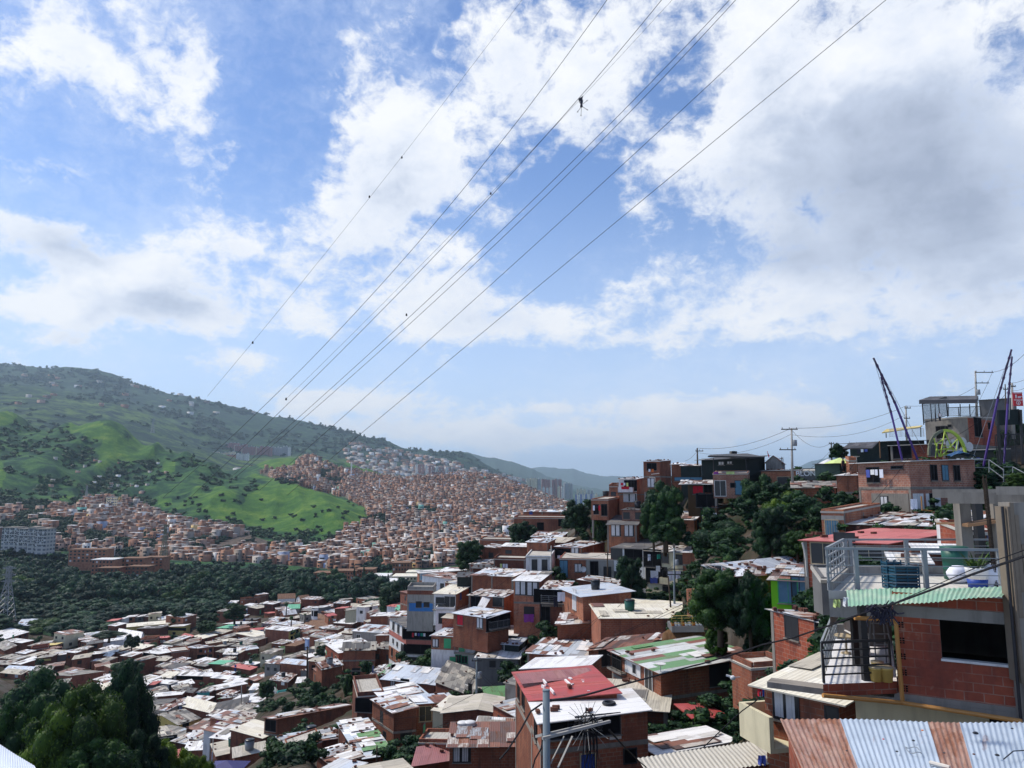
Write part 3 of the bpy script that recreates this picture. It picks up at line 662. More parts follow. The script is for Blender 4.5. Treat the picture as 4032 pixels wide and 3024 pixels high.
def roof_slab(mb, a, b, c, d, oh=.25, th=.05, mi=0, oh2=None):
 """a-b lower edge, d-c upper edge"""
 oh2 = oh if oh2 is None else oh2
 e1, e2 = (b - a), (c - d); s1, s2 = (d - a), (c - b)
 n = lambda v: v.normalized() if v.length > 1e-6 else v
 A = a - n(e1) * oh - n(s1) * oh; B = b + n(e1) * oh - n(s2) * oh
 Cc = c + n(e2) * oh + n(s2) * oh2; D = d - n(e2) * oh + n(s1) * oh2
 up = e1.cross(s1).normalized() * th
 if up.z < 0: up = -up
 lw, sl_ = (B - A).length, (D - A).length
 lo = Vector((0, 0, .015))
 t = [p + up + lo for p in (A, B, Cc, D)]; bt = [p + lo for p in (A, B, Cc, D)]
 mb.face(t, mi, [(0, 0), (lw, 0), (lw, sl_), (0, sl_)])
 mb.face(bt[::-1], mi)
 for k in range(4):
  j = (k + 1) % 4
  mb.face([bt[k], bt[j], t[j], t[k]], mi, [(0, 0), (.1, 0), (.1, .05), (0, .05)])
 return t, up
def patches(mb, t, n, mis, rnd, wts=0):
 A, B, Cc, D = t
 lw = (B - A).length; sl_ = (D - A).length
 if lw < 1 or sl_ < .8: return
 up = (B - A).cross(D - A).normalized()
 if up.z < 0: up = -up
 def pt(s, v): return (A * (1 - s) + B * s) * (1 - v) + (D * (1 - s) + Cc * s) * v
 for k in range(n):
  w = rnd.uniform(.7, 1.7) / lw; h = rnd.uniform(1.2, 3.0) / sl_
  w, h = min(w, .5), min(h, .7)
  s = rnd.uniform(-.03, 1.0 - w); v = rnd.uniform(-.04, 1.02 - h)
  sk = rnd.uniform(-.05, .05); lift = .03 + .015 * (k % 5) + rnd.uniform(0, .02)
  q = [pt(s, v), pt(s + w, v + sk * .3), pt(s + w + sk * .3, v + h), pt(s + sk * .2, v + h)]
  q = [p + up * (lift + rnd.uniform(0, .03)) for p in q]
  wl, hl = (q[1] - q[0]).length, (q[3] - q[0]).length
  mi = rnd.choice(mis)
  mb.face(q, mi, [(0, 0), (wl, 0), (wl, hl), (0, hl)])
  e = [p - up * .02 for p in q]; mb.face(e[::-1], mi)
 for k in range(wts):
  p = pt(rnd.uniform(.03, .97), rnd.choice([rnd.uniform(.03, .12), rnd.uniform(.4, .6), rnd.uniform(.85, .97), rnd.uniform(0, 1)])) + up * .05
  mb.box(p, rnd.uniform(.25, .42), rnd.uniform(.14, .22), rnd.uniform(.10, .18), rnd.uniform(0, 3), mb.wi)
PANES = {'d': 'dark', 'h': 'hole_shade', 'cu': 'curtain', 'cb': 'curtain_b', 'r': 'cloth_r', 'gn': 'frame_g', 'bl': 'blue'}
def window(par, o, e, nrm, w, h, kind='d', frame='frame_b', detail=True, name='window', bars=0):
 """o = centre of the opening on the wall plane, e along the wall, nrm outward"""
 up = Vector((0, 0, 1)); hw, hh = w / 2, h / 2
 if not detail:
  mb = MB(); mb.obox(o - e * hw - up * hh - nrm * .05, e * w, nrm * .08, up * h)
  return mb.build(name, MATS[PANES[kind]], par)
 mb = MB(); fw = min(.07, w * .12); pr = .045
 a = o - e * hw - up * hh
 mb.obox(a - nrm * .02, e * w, nrm * pr, up * fw); mb.obox(a + up * (h - fw) - nrm * .02, e * w, nrm * pr, up * fw)
 mb.obox(a + up * fw - nrm * .02, e * fw, nrm * pr, up * (h - 2 * fw)); mb.obox(a + up * fw + e * (w - fw) - nrm * .02, e * fw, nrm * pr, up * (h - 2 * fw))
 if w > .9 and name == 'window': mb.obox(a + up * fw + e * (hw - fw * .3) - nrm * .02, e * fw * .6, nrm * (pr - .01), up * (h - 2 * fw))
 for k in range(bars):
  x = fw + (w - 2 * fw) * (k + .5) / bars
  mb.obox(a + up * fw + e * x + nrm * (pr - .01), e * .02, nrm * .02, up * (h - 2 * fw))
 fo = mb.build(name, MATS[frame], par); fo['_o'] = par['_o']
 m2 = MB()
 if kind == 'cu':
  m2.obox(a + e * fw + up * fw - nrm * .02, e * (w - 2 * fw), nrm * .03, up * (h - 2 * fw), 1)
  for s in (0, 1):
   x0 = fw + .01 + s * (hw - fw)
   for k in range(3):
    cw = (hw - fw) / 3.6
    m2.obox(a + e * (x0 + k * cw * .9) + up * (fw + .02) + nrm * (.011 + .004 * (k % 2)), e * cw * .85, nrm * .006, up * (h - 2 * fw - .04), 0)
  m2.build('pane', [MATS['curtain'], MATS['dark']], fo)
 else:
  m2.obox(a + e * fw + up * fw - nrm * .02, e * (w - 2 * fw), nrm * .03, up * (h - 2 * fw))
  m2.build('pane', MATS[PANES[kind]], fo)
 if w > .8 and name == 'window':
  m3 = MB(); m3.obox(a - e * .06 - up * .07 - nrm * .02, e * (w + .12), nrm * .12, up * .06); m3.build('sill', MATS['conc'], fo)
 return fo
def railing(mb, p, q, h=.95, n=5, post=1.2, r=.02, top=.035, vert=False):
 p, q = Vector(p), Vector(q); d = q - p; L = d.length; up = Vector((0, 0, h))
 k = max(1, int(round(L / post)))
 for i in range(k + 1): mb.bar(p + d * i / k, p + d * i / k + up, top)
 mb.bar(p + up, q + up, top * 1.3)
 if vert:
  m = max(2, int(L / .14))
  for i in range(1, m): mb.bar(p + d * i / m + up * .08, p + d * i / m + up, r * .7)
  mb.bar(p + up * .08, q + up * .08, r * 1.2)
 else:
  for i in range(1, n + 1): mb.bar(p + up * i / (n + 1), q + up * i / (n + 1), r)
def balcony(par, p, e, nrm, u0, u1, z, dep=.9, wallh=0, kind='rail', m='conc'):
 mb = MB(); a = p + e * u0; a.z = z
 mb.obox(a - nrm * .01 - Vector((0, 0, .14)), e * (u1 - u0), nrm * dep, Vector((0, 0, .14)))
 o = mb.build('balcony', MATS['conc'], par); o['_o'] = par['_o']
 mb = MB()
 c = [a, a + nrm * (dep - .06), a + e * (u1 - u0) + nrm * (dep - .06), a + e * (u1 - u0)]
 if kind == 'wall':
  for i in range(3):
   d = (c[i + 1] - c[i]); nn = Vector((-d.y, d.x, 0)).normalized() * .1
   mb.obox(c[i], d, nn, Vector((0, 0, .85)))
 else:
  for i in range(3): railing(mb, c[i], c[i + 1], .95, 3, 1.0, .022, .035, kind == 'vert')
 mb.build('balustrade' if kind == 'wall' else 'railing', MATS[m], o)
 return o
def build_house(q, zb, wall, roof, label, name='brick_house', group='houses on the near hillside and the valley floor', floors=None, rise=('R', .4), oh=.25,
    wins=None, dist=100, npatch=None, nwt=None, seed=0, band=True, found=2.5, gable=None, stilts=0, balc=(), panels=(), doors=(), rmats=None, par_h=.0, cat='house', wp=.62, lower=None, wkinds=None, tank=None, flatdz=0.0):
 """q: [C, R, B, L] wall-top corners"""
 rnd = random.Random(seed * 7919 + 13)
 C_, Rr, Bb, Ll = q
 base = Vector((C_.x, C_.y, zb))
 r = root(name, base, label, cat, group)
 ztop = min(p.z for p in q); H = ztop - zb
 n = floors or max(1, int(round(H / 2.7)))
 zbot = zb if stilts else zb - found
 mw = MB(); g = None
 if gable:
  hh = gable[1]
  if gable[0] == 'R':     # ridge runs parallel to C-R ; gables on faces R-B (1) and L-C (3)
   m1 = (Rr + Bb) / 2 + Vector((0, 0, hh)); m3 = (Ll + C_) / 2 + Vector((0, 0, hh)); g = (1, m1, 3, m3)
  else:                   # ridge parallel to L-C ; gables on C-R (0) and B-L (2)
   m1 = (C_ + Rr) / 2 + Vector((0, 0, hh)); m3 = (Bb + Ll) / 2 + Vector((0, 0, hh)); g = (0, m1, 2, m3)
 wall_prism(mw, q, zbot, True, g)
 if stilts: mw.face([Vector((p.x, p.y, zbot)) for p in q][::-1], 0)
 mw.build('wall', MATS[wall], r)
 det = dist < 170
 cent = (C_ + Rr + Bb + Ll) / 4
 if roof:
  mr = MB(); alts = ROOFALT[roof]; mr.wi = 4
  area = (Rr - C_).length * (Ll - C_).length
  npat = npatch if npatch is not None else {'wh': 4, 'bg': 3, 'gv': 7, 'rm': 12, 'ru': 6, 'fb': 2, 'fm': 3, 'fg': 1, 'gw': 3}.get(roof, 1)
  npat = int(npat * min(2.0, area / 45)) if npatch is None else npatch
  nw = nwt if nwt is not None else (int(rnd.uniform(1, 6)) if roof in ('wh', 'bg', 'fb', 'fg', 'wc') else int(rnd.uniform(6, 15)) if roof != 'sl' else 0)
  if dist > 240: npat = min(npat, 4); nw = min(nw, 3)
  sl_ = []
  if roof == 'sl':
   tt, up = roof_slab(mr, C_, Rr, Bb, Ll, .05, .14); sl_ = []
  elif gable:
   if gable[0] == 'R': sl_ = [(C_, Rr, g[1], g[3]), (Bb, Ll, g[3], g[1])]
   else: sl_ = [(Ll, C_, g[1], g[3]), (Rr, Bb, g[3], g[1])]
   tt = [roof_slab(mr, *s_, oh, .05, 0, .0)[0] for s_ in sl_]
  elif rise[0] == 'R': tt = [roof_slab(mr, Ll, C_, Rr, Bb, oh)[0]]
  else: tt = [roof_slab(mr, C_, Rr, Bb, Ll, oh)[0]]
  if roof != 'sl':
   for t in tt: patches(mr, t, npat // len(tt), [1, 2, 3], rnd, nw // len(tt))
  rm = [roof] + list(rmats or alts)
  mr.build('roof', [MATS[x] for x in rm[:4]] + [MATS['brickloose']], r)
  if roof == 'sl':
   ph = par_h or rnd.choice([.35, .5, .7])
   mp = MB()
   for k, (a, b) in enumerate(((C_, Rr), (Rr, Bb), (Bb, Ll), (Ll, C_))):
    if (b - a).length < .6: continue
    d = (b - a); nn = Vector((-d.y, d.x, 0)).normalized() * .14; dn = d.normalized()
    mp.obox(a + Vector((0, 0, .156)) + nn * .05 + dn * .147, d - dn * .15, nn, Vector((0, 0, ph)))
   mp.build('parapet', MATS[wall], r)
 faces = {'L': (Ll, C_), 'R': (C_, Rr)}
 fh = H / n
 for key, (a, b) in faces.items():
  d = Vector((b.x - a.x, b.y - a.y, 0)); ln = d.length
  if ln < 1.2: continue
  e = d / ln; nrm = Vector((e.y, -e.x, 0))
  mid = (a + b) / 2
  if nrm.dot(-mid) < 0 and key not in ('L', 'R'): continue
  a0 = Vector((a.x, a.y, 0))
  if band and wall[0] in 'bg' and wall != 'bl' and dist < 230:
   for k in range(1, n):
    z = zb + k * fh; mbd = MB()
    mbd.obox(a0 + Vector((0, 0, z - .12)) + e * .003, e * (ln - .006), nrm * .035, Vector((0, 0, .24))); mbd.build('floor_band', MATS['conc'], r)
   if rnd.random() < .45 and ln > 4:
    for uu in ([0.0, ln - .24] + ([ln / 2 - .12] if ln > 7 else [])):
     mbd = MB(); mbd.obox(a0 + Vector((0, 0, zbot)) + e * uu, e * .24, nrm * .022, Vector((0, 0, (ztop if n == 1 else zb + (n - 1) * fh - .12) - zbot - .01))); mbd.build('concrete_post', MATS['conc'], r)
  for (fk, u0, u1, v0, v1, mt_) in panels:
   if fk != key: continue
   zt_, zb_ = ztop - v0 * H, ztop - v1 * H
   mp = MB(); mp.obox(a0 + e * (u0 * ln) + Vector((0, 0, zb_)) - nrm * .01, e * ((u1 - u0) * ln), nrm * .06, Vector((0, 0, zt_ - zb_)))
   mp.build('painted_panel', MATS[mt_], r)
  if wins is not None:
   for w_ in wins:
    if w_[0] != key: continue
    _, u, v, ww, hh = w_[:5]; kd = w_[5] if len(w_) > 5 else 'd'; fr = w_[6] if len(w_) > 6 else 'frame_b'
    window(r, a0 + e * (u * ln) + Vector((0, 0, ztop - v * H)) + nrm * (.05 if panels else 0), e, nrm, ww, hh, kd, fr, det, bars=(w_[7] if len(w_) > 7 else 0))
  else:
   k = int(ln / 2.9)
   for fl in range(n):
    for i in range(k):
     if rnd.random() > (wp if dist > 60 else wp + .1): continue
     u = (i + .5 + rnd.uniform(-.12, .12)) / k * ln
     z = zb + fl * fh + fh * .56
     ww, hh = rnd.uniform(.75, 1.25), rnd.uniform(.8, 1.1)
     kd = rnd.choice(wkinds or ['d', 'd', 'd', 'h', 'h', 'cu', 'd', 'cb' if rnd.random() < .15 else 'd'])
     fr = rnd.choice(['frame_b', 'frame_b', 'frame_w', 'frame_c', 'frame_b'])
     if fl == 0 and rnd.random() < .18:
      window(r, a0 + e * u + Vector((0, 0, zb + 1.02)), e, nrm, .85, 2.0, rnd.choice(['d', 'h', 'gn', 'bl']), fr, det, 'door')
     else:
      window(r, a0 + e * u + Vector((0, 0, z)), e, nrm, ww, hh, kd, fr, det, bars=rnd.choice([0, 0, 5]) if dist < 90 else 0)
  for dr in doors:
   if dr[0] != key: continue
   _, u, v, ww, hh, kd = dr
   window(r, a0 + e * (u * ln) + Vector((0, 0, ztop - v * H - hh / 2)) + nrm * (.05 if panels else 0), e, nrm, ww, hh, kd, 'frame_c', det, 'door')
  for bc in balc:
   if bc[0] != key: continue
   _, u0, u1, v, dep, kd, mt_ = bc
   balcony(r, a0, e, nrm, u0 * ln, u1 * ln, ztop - v * H, dep, kind=kd, m=mt_)
  if stilts:
   for uu in (.06, .94):
    mp = MB(); c = a0 + e * (uu * ln) - nrm * .25; mp.box((c.x, c.y, zb - stilts), .3, .3, stilts, math.atan2(e.y, e.x)); mp.build('pillar', MATS['conc'], r)
 if tank:
  pass
 rad = max((C_ - cent).xy.length, (Ll - cent).xy.length)
 HOUSES.append((cent, rad, zb - (stilts or 0), label, [p.xy for p in q], ztop))
 return r
HN = [0]
def house(Z, L, Cp, R, yb, Y, wall, roof, label, rise=('R', .4), th=None, **kw):
 HN[0] += 1; dep = kw.pop('dep', 6)
 cx, cy = Cp
 C3 = P(Z, cx, cy, Y); zb = P(Z, cx, yb, Y).z
 if 'h' in kw: zb = C3.z - kw.pop('h')
 rs = rise[1] if not kw.get('gable') else 0
 zR = C3.z + (rs if rise[0] == 'R' else 0); zL = C3.z + (rs if rise[0] == 'L' else 0)
 def lin(px, dirv):
  X, _ = S(Z, px, 0); k = (X - 2016) / F
  yc = C3.y * CP + C3.z * SP
  a = (k * yc - C3.x) / (dirv[0] - k * dirv[1] * CP)
  return C3 + Vector((dirv[0], dirv[1], 0)) * a, a
 th_ = math.radians(th if th is not None else 20)
 uL = (-math.cos(th_), math.sin(th_)); uR = (math.sin(th_), math.cos(th_))
 def side(v, uu, z, other):
  if isinstance(v, tuple) and v[0] != 'd':
   return atz(*S(Z, *v), z)
  if isinstance(v, tuple):
   d = (other - C3).xy.normalized(); n1 = Vector((-d.y, d.x)); n1 = n1 if n1.y > 0 else -n1
   p = C3 + Vector((n1.x, n1.y, 0)) * v[1]; p.z = z; return p
  p, a = lin(v, uu); p.z = z
  if a < 0: WARN.append((label, 'neg', round(a, 1)))
  return p
 if not isinstance(L, tuple) and not isinstance(R, tuple):
  best = None
  for t_ in range(2, 82, 3):
   a_ = math.radians(t_); _, dl_ = lin(L, (-math.cos(a_), math.sin(a_))); _, dr_ = lin(R, (math.sin(a_), math.cos(a_)))
   if dl_ > 1.5 and 2.5 < dr_ < 10:
    sc_ = abs(t_ - (th if th is not None else 20))
    if best is None or sc_ < best[0]: best = (sc_, t_)
  if best: th_ = math.radians(best[1]); uL = (-math.cos(th_), math.sin(th_)); uR = (math.sin(th_), math.cos(th_))
  else: R = ('d', dep)
 if isinstance(L, tuple) and L[0] == 'd':
  R3 = side(R, uR, zR, None); L3 = side(L, uL, zL, R3)
 else:
  L3 = side(L, uL, zL, None); R3 = side(R, uR, zR, L3)
 c = (R3 - C3).xy; l = (L3 - C3).xy
 if c.x * l.y - c.y * l.x < 0 or (not isinstance(R, tuple) and c.length > 16) or c.length < .3:
  if isinstance(L, tuple) and L[0] == 'd': L3 = side(('d', dep), None, zL, R3)
  else: R3 = side(('d', dep), None, zR, L3)
 l = (L3 - C3).xy
 if l.length < .4: L3 = side(('d', 5), None, zL, R3)
 Bp = kw.pop('B', None)
 if Bp is not None: B3 = atz(*S(Z, *Bp), C3.z + rs)
 else: B3 = L3 + R3 - C3
 B3.z = C3.z + rs
 dl, dr = (L3 - C3).xy.length, (R3 - C3).xy.length
 if dl > 22 or dr > 26 or dl < 1.6 or dr < 1.6: WARN.append((label[:50], 'size', round(dl, 1), round(dr, 1), 'H', round(C3.z - zb, 1)))
 c = (R3 - C3).xy; l = (L3 - C3).xy
 if c.x * l.y - c.y * l.x < 0: WARN.append((label[:50], 'WINDING')); 
 return build_house([C3, R3, B3, L3], zb, wall, roof, label, rise=rise, dist=C3.length, seed=HN[0], **kw)
H = house
plaster('sg', (.13, .19, .16), .5)
def Yv(Z, x, y):
 xs, ys = S(Z, x, y)
 z = np.interp(ys, [2380, 2480, 2870, 2950, 3024], [-56, -55, -53, -44, -35]) + np.interp(xs, [1050, 1270, 1480], [0, 9, 21])
 return atz(xs, ys, float(z)).y
def V(Z, L, C, R, yb, wall, roof, label, Y=None, **k):
 return H(Z, L, C, R, yb, Y or Yv(Z, *C), wall, roof, label, **k)
d = lambda m: ('d', m)
V('9', (-200,345), (60,405), (392,305), 452, 'b2', 'wh', 'long brick hall with white sheet roof at far left edge below the wood')
V('9', (60,430), (300,456), (455,420), 620, 'b2', 'wh', 'two-storey brick house with white roof and blank wall near left edge', wins=[])
V('9', (-80,480), (60,562), (228,492), 640, 'b2', 'fm', 'brick house under grey fibre roof at left edge below the white-roofed pair', wins=[])
V('9', d(5), (415,560), (655,525), 618, 'b5', 'sl', 'orange brick flat-topped house with dark windows beside the two-storey blank wall', wins=[('R',.35,.6,1.6,1.1),('R',.75,.55,1.8,1.1)])
V('9', d(4), (560,497), (765,480), 540, 'b4', 'yl', 'shed with yellow sheet roof at the edge of the wood')
V('9', d(5), (1185,480), (1398,447), 548, 'b2', 'ktn', 'brick house with dark roof and one square window beside the white-painted wall', wins=[('R',.5,.45,1.7,1.4)])
V('9', d(5), (1408,442), (1680,408), 545, 'w', 'wh', 'white painted house with plain wall standing right under the wood', wins=[])
V('9', d(6), (790,625), (1182,562), 705, 'gd', 'gv', 'long shed with patched grey tin roof behind the square-windowed brick house', npatch=8)
V('9', (985,682), (1225,646), (1258,590), 812, 'b2', 'fb', 'brick house with one small framed window and pale fibre roof, left valley', wins=[('L',.42,.3,1.3,1.2)])
V('9', d(4.5), (1262,612), (1600,572), 705, 'b4', 'wh', 'brick house under a long bright white eave behind the small-windowed house')
V('9', (1590,590), (1672,602), (1915,541), 702, 'b2', 'fm', 'brick house with two slit windows above the round valley tree', wins=[('R',.2,.3,.5,1.1,'d','frame_w'),('R',.32,.3,.5,1.1,'d','frame_w'),('R',.8,.3,1.5,1.2)])
V('9', d(4), (365,692), (490,662), 765, 'mt', 'wh', 'turquoise hut with a dark opening at the left of the valley', wins=[('R',.5,.5,2.6,1.7,'h')])
V('9', d(5), (492,666), (706,642), 752, 'b4', 'fm', 'brick house with a yellow awning next to the turquoise hut', panels=[('R',.1,.95,.12,.4,'y')], wins=[])
V('9', (-10,655), (232,690), (402,640), 762, 'b2', 'fm', 'brick house with weathered fibre roof left of the turquoise hut')
V('9', (-120,748), (140,750), (229,696), 830, 'b2', 'fm', 'low brick house with grey roof touching the left edge of the photo')
V('9', (70,815), (430,832), (482,782), 872, 'b2', 'bg', 'house with blue-white tin roof in front of the turquoise hut')
V('9', (440,825), (690,838), (736,775), 880, 'gd', 'fm', 'house with sagging dark fibre roof above the big blank wall')
V('9', (5,860), (285,886), (387,830), 945, 'b2', 'fb', 'brick house with beige roof just above the big tree at left', nwt=14)
V('9', (385,862), (560,905), (650,866), 965, 'b4', 'fm', 'dark brick house with grey roof between beige roof and big blank wall')
V('9', (640,890), (960,905), (1410,842), 1160, 'b2', 'fm', 'broad two-storey brick house with blank side wall above the big tree', wins=[], npatch=9)
V('9', (700,1032), (925,996), (966,936), 1135, 'b2', 'fm', 'low brick lean-to with bright eave in front of the broad blank wall', wins=[])
V('9', (1250,700), (1330,692), (1381,668), 800, 'b1', 'wh', 'narrow orange brick house with a white roof right of the small-windowed house')
V('9', (1412,628), (1500,642), (1560,592), 780, 'b4', 'wh', 'cluttered house with blue-hung laundry left of the round valley tree', wkinds=['cb','d','cu'])
V('9', (1790,690), (1850,722), (2130,646), 965, 'b2', 'fm', 'tall brick house rising behind the round valley tree', wins=[], floors=3)
V('9', (1920,578), (2160,608), (2430,560), 700, 'b4', 'wh', 'broad white sheet roof on a dark open storey, left valley', wins=[('L',.5,.2,6,.9,'h')])
V('9', d(9), (1715,242), (2312,190), 288, 'y', 'wc', 'long ochre building with sloping roof beside the wood', wins=[])
V('9', d(6), (1865,262), (2180,254), 328, 'b4', 'fg', 'brown hall with dark roof crossed by white skylight strips', rmats=['wh','wh','wh'], npatch=8)
V('9', (1590,350), (1910,402), (1960,330), 420, 'w', 'wh', 'white vaulted sports hall among the valley trees', gable=('L',1.6), wins=[], nwt=0, npatch=0)
V('9', d(6), (1695,112), (1835,96), 165, 'b2', 'wh', 'brick house with white roof at the foot of the wood, leftmost of three')
V('9', d(6), (1842,106), (1946,92), 162, 'gd', 'wh', 'grey house with white roof at the foot of the wood, middle of three')
V('9', d(6), (1952,100), (2076,94), 160, 'b4', 'wh', 'dark house with white roof at the foot of the wood, rightmost of three')
V('9', d(5), (1590,140), (1690,126), 175, 'w', 'wh', 'small white hut left of the three white-roofed houses by the wood')
V('9', d(6), (1430,165), (1588,150), 190, 'g', 'rp', 'hut with peach roof half hidden by trees, left valley')
V('9', (225,215), (442,225), (520,130), 262, 'gn', 'bg', 'pale building with sloping glazed roof alone among the trees at left', nwt=0)
V('9', (590,252), (700,272), (806,232), 290, 'gn', 'fm', 'low grey-green roof alone among the trees right of the glazed roof', nwt=0)
V('9', (1820,475), (1960,482), (2050,456), 532, 'b1', 'mv', 'brick house with pink roof behind the broad white sheet roof')
V('9', d(5), (1905,430), (2108,411), 462, 'b1', 'sl', 'flat brick house under the vaulted hall')
V('9', (1815,1032), (1975,1046), (2060,986), 1130, 'gd', 'wh', 'open shed with white roof on thin posts right of the big tree', wins=[('L',.5,.5,5,1.6,'h')])
V('9', (1985,1032), (2105,1022), (2190,976), 1110, 'gd', 'rp', 'shed with a pink sheet roof next to the white-roofed open shed')
V('9', d(4), (1852,1214), (2020,1174), 1300, 'b2', 'wc', 'narrow brick house with cream roof against the big tree')
V('11', d(5), (200,345), (705,316), 545, 'b2', 'fg', 'brick house with dark grey strip roof and small square window beside the big tree', wins=[('R',.27,.4,1.1,1.2)], nwt=0)
V('11', d(4), (440,200), (950,152), 305, 'b2', 'wh', 'long brick house with brilliant white roof behind the dark-roofed one', wins=[])
V('11', (925,102), (1145,124), (1220,52), 252, 'b1', 'fg', 'two-storey house with dark roof left of the turquoise house', floors=2)
V('11', (1225,112), (1330,122), (1440,102), 262, 'mt', 'gv', 'turquoise house with windows below the long brick-walled terrace', floors=2)
V('10', (785,1257), (870,1302), (1285,1217), 1392, 'b2', 'wh', 'long brick house with white gull-wing roof in the middle valley', wins=[('L',.35,.4,1.0,1.3),('L',.75,.4,1.0,1.3)])
V('11', (960,356), (1490,487), (1572,312), 575, 'b2', 'wc', 'brick house with a big cream sheet roof in the lower valley', wins=[], nwt=0)
V('11', (1582,302), (1500,468), (2062,350), 640, 'b2', 'fg', 'brick house with long dark grey roof right of the cream roof', rise=('L',.8), nwt=0)
V('11', (330,562), (890,682), (1270,566), 1015, 'y', 'fm', 'yellow two-storey house with ridged fibre roof and a plant-filled balcony', gable=('R',1.3), floors=2, npatch=3,
 wins=[('L',.38,.22,1.3,1.9,'h'),('R',.35,.22,1.8,2.2,'h'),('R',.35,.72,1.8,2.2,'h'),('L',.75,.3,3.0,1.6,'h')], balc=[('L',.5,1.0,.5,1.2,'vert','steel')])
V('11', (715,332), (760,392), (1010,322), 452, 'ltb', 'rm', 'pale blue hut with rust-patched roof left of the cream roof')
V('11', d(4), (1240,668), (1560,632), 780, 'b1', 'fm', 'brick house with grey roof squeezed between the yellow house and the cream roof')
V('11', (1722,547), (1650,697), (2100,602), 800, 'b2', 'fm', 'brick house with stone-weighted roof and purple cloth below the long dark roof', rise=('L',.8), nwt=22)
V('11', (1165,790), (1080,970), (1565,940), 1040, 'b4', 'rm', 'rust-brown tin roof in front of the yellow house', rise=('L',.9), nwt=2, rmats=['ru','fb','ru'], Y=150)
V('11', (1080,985), (1005,1130), (1560,1096), 1200, 'b4', 'wh', 'shed with white sheets and car parts on its roof below the rust-brown one', rise=('L',.5), nwt=6, Y=140)
V('11', (290,760), (400,950), (790,892), 1030, 'k', 'fb', 'lean-to with chequered corrugated roof at the foot of the yellow house', rise=('L',.8), rmats=['fm','wc','fg'], npatch=9, nwt=0, Y=160, wins=[('R',.5,.5,6,1.6,'h')])
V('11', (535,1215), (480,1420), (862,1322), 1500, 'b4', 'rp', 'faded pink-red tin roof above the bushes at the bottom', rise=('L',.6), nwt=2, Y=115)
V('11', (1860,1095), (1868,1247), (2400,1132), 1520, 'b2', 'fb', 'brick house with pale grey-green roof at the bottom left of the town', rise=('L',.4), nwt=1, Y=98)
V('11', (5,516), (190,526), (270,452), 600, 'b4', 'wh', 'small house with white and dark roof pressed against the big tree')
V('10', (1090,1440), (1320,1414), (1420,1350), 1455, 'w', 'wh', 'low white-walled house with bright roof below the gull-wing roof', wins=[])
V('10', (1245,1468), (1475,1470), (1560,1402), 1600, 'b1', 'wh', 'brick house with white roof and a curtained window, lower middle valley', wins=[('L',.45,.75,1.4,1.1,'cu')])
V('10', (1355,1558), (1545,1546), (1560,1487), 1620, 'b2', 'wh', 'low hut with white roof held down by dark stones', nwt=12)
V('10', d(4), (1562,1405), (1680,1402), 1500, 'b4', 'wh', 'dark brick cube left of the turquoise roof terrace')
V('10', d(4), (1688,1402), (1895,1367), 1490, 'mt', 'sl', 'turquoise roof terrace with railings in the middle of the valley', wins=[('R',.5,.3,4,.8,'h')])
V('10', (1548,1372), (1660,1376), (1692,1292), 1400, 'gd', 'wh', 'small white pitched roof among trees left of the turquoise terrace', gable=('R',.9))
V('10', (1600,1162), (1840,1194), (1960,1092), 1262, 'b4', 'rm', 'patched roof covered in stones and scrap in the middle valley', nwt=30, npatch=16)
V('12', (602,1132), (575,1207), (926,1184), 1245, 'gd', 'wh', 'bright white sheet roof left of the tall blank brick wall', rise=('L',.3), nwt=0)
V('12', (625,1236), (600,1332), (1246,1270), 1432, 'b2', 'gv', 'long low brick house with grey-white roof behind the rusty long roof', rise=('L',.5), wins=[('R',.55,.5,.8,.6),('R',.78,.5,.8,.6)])
V('10', (330,1103), (870,1118), (936,1069), 1305, 'b2', 'wh', 'long white canopy over a brick-walled terrace', wins=[('L',.3,.16,9,1.0,'h')], nwt=0)
V('10', (800,1136), (1100,1161), (1190,1119), 1222, 'b2', 'wh', 'white-roofed house joined to the right end of the long canopy', nwt=0)
V('10', (-20,1197), (235,1223), (345,1181), 1320, 'w', 'wh', 'white house with bright roof left of the brick-walled terrace', wins=[('R',.4,.5,2.0,1.6)])
V('10', (155,1006), (362,1012), (525,937), 1092, 'b1', 'fg', 'house with dark green-grey roof and white front, left of the four-floor stack', panels=[('L',0,1,0,1,'w')], wins=[('L',.2,.5,1,1.1),('L',.7,.5,2.5,1.4,'h')])
V('10', (260,800), (505,772), (612,747), 1040, 'b2', 'sl', 'tall brick stack of rooms with three rows of windows on its narrow face', floors=3, wins=[('R',.3,.14,.8,.9),('R',.75,.12,.8,.9),('R',.35,.47,1.2,1.0,'cu'),('R',.6,.82,1.0,1.0)])
V('10', (420,722), (615,737), (840,706), 922, 'b1', 'gv', 'banded brick block right of the tall stack of rooms', floors=2, wins=[('R',.2,.2,1,1),('R',.8,.15,1,1),('R',.8,.6,1.2,.9),('R',.3,.7,3.2,2.0,'h')])
V('10', d(6), (842,714), (992,706), 892, 'b4', 'fm', 'plain dark brick block right of the banded one', wins=[])
V('10', (985,813), (1186,802), (1252,766), 962, 'b2', 'wc', 'brick house with white scrap along its eaves, left of the plain cube', wins=[], nwt=15)
V('10', d(7), (1192,776), (1442,737), 912, 'b2', 'gv', 'plain brick cube with light roof in the middle valley', wins=[], nwt=14, floors=2)
V('10', (765,946), (958,953), (1102,906), 1052, 'b2', 'gt', 'brick house with bright green roof in the middle valley', wins=[('R',.5,.4,1.1,1.0)], nwt=0)
V('10', (1080,986), (1330,1032), (1422,992), 1092, 'b2', 'rp', 'brick house with pink roof sheets right of the bright green roof')
V('10', (1190,946), (1400,956), (1480,926), 985, 'gd', 'wh', 'pale roofed house behind the pink roof sheets')
